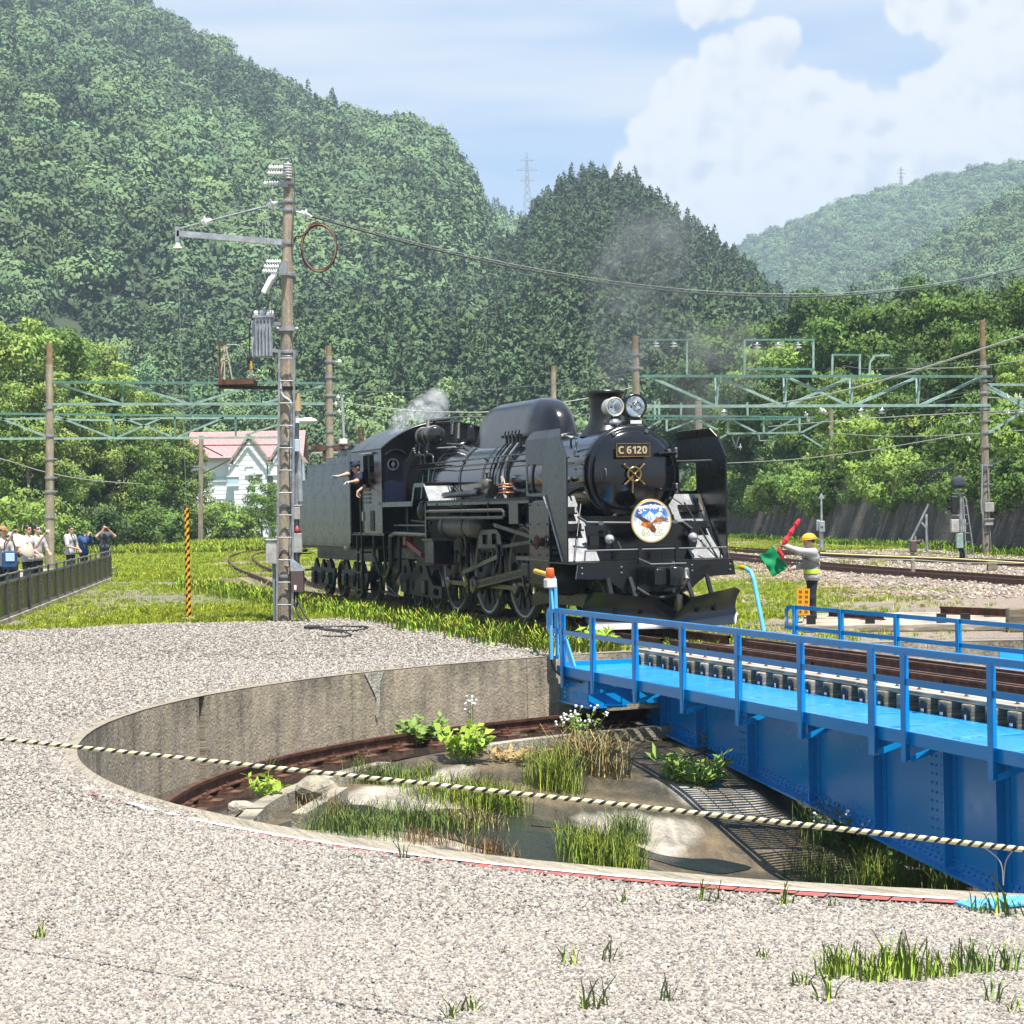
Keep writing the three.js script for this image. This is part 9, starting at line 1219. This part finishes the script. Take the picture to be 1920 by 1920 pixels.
  { const c = at(49, 1020, 47.2), t = thing('parasol', 'beige parasol held tilted towards the track', 'parasol', c), d = V(0.75, 0.5, 0.25).normalize(); const g = new THREE.SphereGeometry(1, 16, 6, 0, 2 * PI, 0, PI / 2.6); g.scale(0.36, 0.16, 0.36); g.translate(0, -0.13, 0); g.applyQuaternion(new THREE.Quaternion().setFromUnitVectors(UP, d)); B().add(g).mesh('canopy', mat('beige canopy', [0.52, 0.46, 0.38], 0.9), t); B().rod(d.clone().multiplyScalar(0.1), d.clone().multiplyScalar(-0.75), 0.008).mesh('shaft', M.steelDull, t); for (let k = 0; k < 8; k++) { const a = k / 8 * 6.283, q = V(cos(a) * 0.32, -0.08, sin(a) * 0.32).applyQuaternion(new THREE.Quaternion().setFromUnitVectors(UP, d)); B().rod(d.clone().multiplyScalar(0.04), q, 0.004).mesh('rib', M.steelDull, t); } }
  { const [t, , , P] = stand(50, 993, 50.5, 'dark-haired person with a navy backpack behind the parasol', V(0.9, 0, 0.3), [[[-0.22, 1.06, 0.05], [-0.14, 0.98, 0.24]], [[0.22, 1.06, 0.05], [0.14, 0.98, 0.24]]], { shirt: C.white }); const b = P(0, 1.12, -0.2); B().rbox(b.x, b.y, b.z, 0.3, 0.44, 0.2, 0.07).mesh('backpack', C.navy, t); }
  { const [t, W, , P] = stand(68, 993, 52, 'person in glasses, face mask and white shirt raising a pale phone', V(0.85, 0.05, 0.55), [[[-0.23, 1.07, 0.1], [-0.12, 1.0, 0.3]], [[0.25, 1.16, 0.24], [0.13, 1.42, 0.4]]], { curl: [0.7, 0.8], sleeve: [0.8, 0.8] }); const mk = new THREE.SphereGeometry(0.055, 12, 8); mk.scale(1, 0.9, 0.7); const c = W(0, -0.045, 0.062); mk.translate(c.x, c.y, c.z); B().add(mk).mesh('face_mask', C.white, t); const gl = B(); for (const s of [-1, 1]) { const p = W(s * 0.032, 0.01, 0.098); gl.ring(p, 0.022, 0.003, 'x', 12, 4); } gl.mesh('glasses', C.eye, t); phone(t, P(0.08, 1.5, 0.46), M.white, 0.09, 0.09); }
  { const [t, , , P] = stand(131, 993, 62, 'person in an open white shirt with a dark strap round the neck', V(0.9, -0.1, 0.45), [[[-0.24, 1.06, 0.05], [-0.12, 0.96, 0.24]], [[0.24, 1.06, 0.1], [0.12, 1.0, 0.3]]], { sleeve: [0.85, 0.85] }); B().tube([P(-0.07, 1.42, 0.08), P(-0.03, 1.2, 0.17), P(0.0, 1.08, 0.17), P(0.03, 1.2, 0.17), P(0.07, 1.42, 0.08)], 0.012).mesh('neck_strap', C.trousers, t); }
  { const [t, , , P] = stand(156, 1006, 66, 'stooping person in a bright blue jacket with a camera at the eye', V(0.9, 0, 0.4), [[[-0.2, 1.2, 0.2], [-0.06, 1.42, 0.24]], [[0.22, 1.2, 0.22], [0.08, 1.42, 0.26]]], { h: 1.5, shirt: C.jacket, sleeve: [1.85, 1.85], curl: [0.9, 0.9] }); const b = P(0.02, 1.4, 0.2); B().rbox(b.x, b.y, b.z, 0.13, 0.09, 0.08, 0.02).rod(b, P(0.02, 1.39, 0.34), 0.035).mesh('camera', M.black, t); B().tube([P(0.14, 1.4, 0.18), P(0.22, 1.2, 0.16), P(0.16, 1.0, 0.18)], 0.012).mesh('camera_strap', M.galv, t); }
  { const [t, , , P] = stand(195, 990, 74, 'person in a grey patterned T-shirt raising a camera with both hands', V(0.45, 0.05, 0.9), [[[-0.34, 1.25, 0.22], [-0.09, 1.5, 0.26]], [[0.34, 1.25, 0.22], [0.1, 1.5, 0.28]]], { shirt: C.grey, sleeve: [0.7, 0.7], curl: [0.9, 0.9] }); const b = P(0.02, 1.51, 0.22); B().rbox(b.x, b.y, b.z, 0.14, 0.09, 0.08, 0.02).rod(b, P(0.02, 1.5, 0.36), 0.035).mesh('camera', M.black, t); B().box(...P(0, 1.16, 0.165).toArray(), 0.2, 0.07, 0.02, 0.46).mesh('shirt_print', C.navy, t); }
  { const p = at(18, 1050, 45.6), t = thing('shoulder_bag', 'blue and white patterned bag hanging against the fence by the left edge', 'bag', p); B().rbox(0, 0, 0, 0.34, 0.4, 0.14, 0.06).mesh('bag_body', C.jacket, t); B().rbox(0.03, 0.06, 0.075, 0.2, 0.18, 0.02, 0.01).mesh('bag_pocket', M.skyBox, t); B().tube([V(-0.12, 0.18, 0), V(-0.08, 0.42, 0), V(0.08, 0.42, 0), V(0.12, 0.18, 0)], 0.012).mesh('bag_strap', C.navy, t); }
}

// ---------------------------------------------------------------- smoke and steam: soft nested shells of thin vapour
function vapour(name, label, blobs, levels, material, seed, kf) {
  const t = thing(name, label, 'smoke'); t.userData.kind = 'stuff'; const lo = V(1e9, 1e9, 1e9), hi = V(-1e9, -1e9, -1e9); for (const [c, r] of blobs) { lo.min(c.clone().addScalar(-r * 1.7)); hi.max(c.clone().addScalar(r * 1.7)); }
  const cell = max(hi.x - lo.x, hi.y - lo.y, hi.z - lo.z) / 60, f = (x, y, z) => { let s = 0; for (const [c, r, w] of blobs) { const d = hypot(x - c.x, y - c.y, z - c.z) / r; if (d < 1.6) s += (w ?? 1) * exp(-d * d * 2.2); } const n = fbm(x * kf + seed, y * kf * 0.85, z * kf, 4); return s * clamp(2.6 * n - 0.62, 0.05, 1.3); };
  levels.forEach((L) => meshOf(surfaceNet((x, y, z) => L - f(x, y, z), lo, hi, cell), material, 'vapour_shell', t));
}
{
  const q = (x, y, s) => { const p = onTrack(s, 0); return at(x, y, -p.z); }, smoke = mat('thin dark smoke', [0.22, 0.235, 0.25], 1, 0, { transparent: true, opacity: 0.035, specularIntensity: 0 }), steam = mat('white steam', [0.8, 0.82, 0.84], 1, 0, { transparent: true, opacity: 0.05, specularIntensity: 0 }); smoke.depthWrite = steam.depthWrite = false;
  const b = []; for (let k = 0; k <= 16; k++) { const u = k / 16; b.push([q(lerp(1138, 1215, pow(u, 0.8)) + sin(k * 1.7) * 10, lerp(730, 470, u), -14.5), lerp(0.26, 0.95, u), 1.25 - 0.75 * u]); } for (const [x, y, r, w] of [[1250, 640, 0.9, 0.5], [1330, 690, 1.1, 0.45], [1180, 600, 0.7, 0.6], [1300, 740, 0.9, 0.35], [1380, 660, 0.9, 0.3]]) b.push([q(x, y, -15), r, w]);
  vapour('smoke', 'thin dark smoke drifting up from the chimney', b, [0.1, 0.15, 0.21, 0.28, 0.36, 0.46, 0.58], smoke, 3, 1.2);
  const s = []; for (let k = 0; k <= 9; k++) { const u = k / 9; s.push([q(lerp(745, 822, u) + sin(k * 2.1) * 8, lerp(802, 758, pow(u, 0.6)) + cos(k * 3.3) * 6, -24), lerp(0.2, 0.36, u), 1.1 - 0.65 * u]); } s.push([q(750, 778, -24), 0.3, 0.9], [q(757, 790, -24), 0.3, 1]);
  vapour('steam', 'white puff of steam above the cab roof', s, [0.1, 0.14, 0.19, 0.25, 0.33, 0.43, 0.56], steam, 8, 2.6);
}

renderer.render(scene, camera);
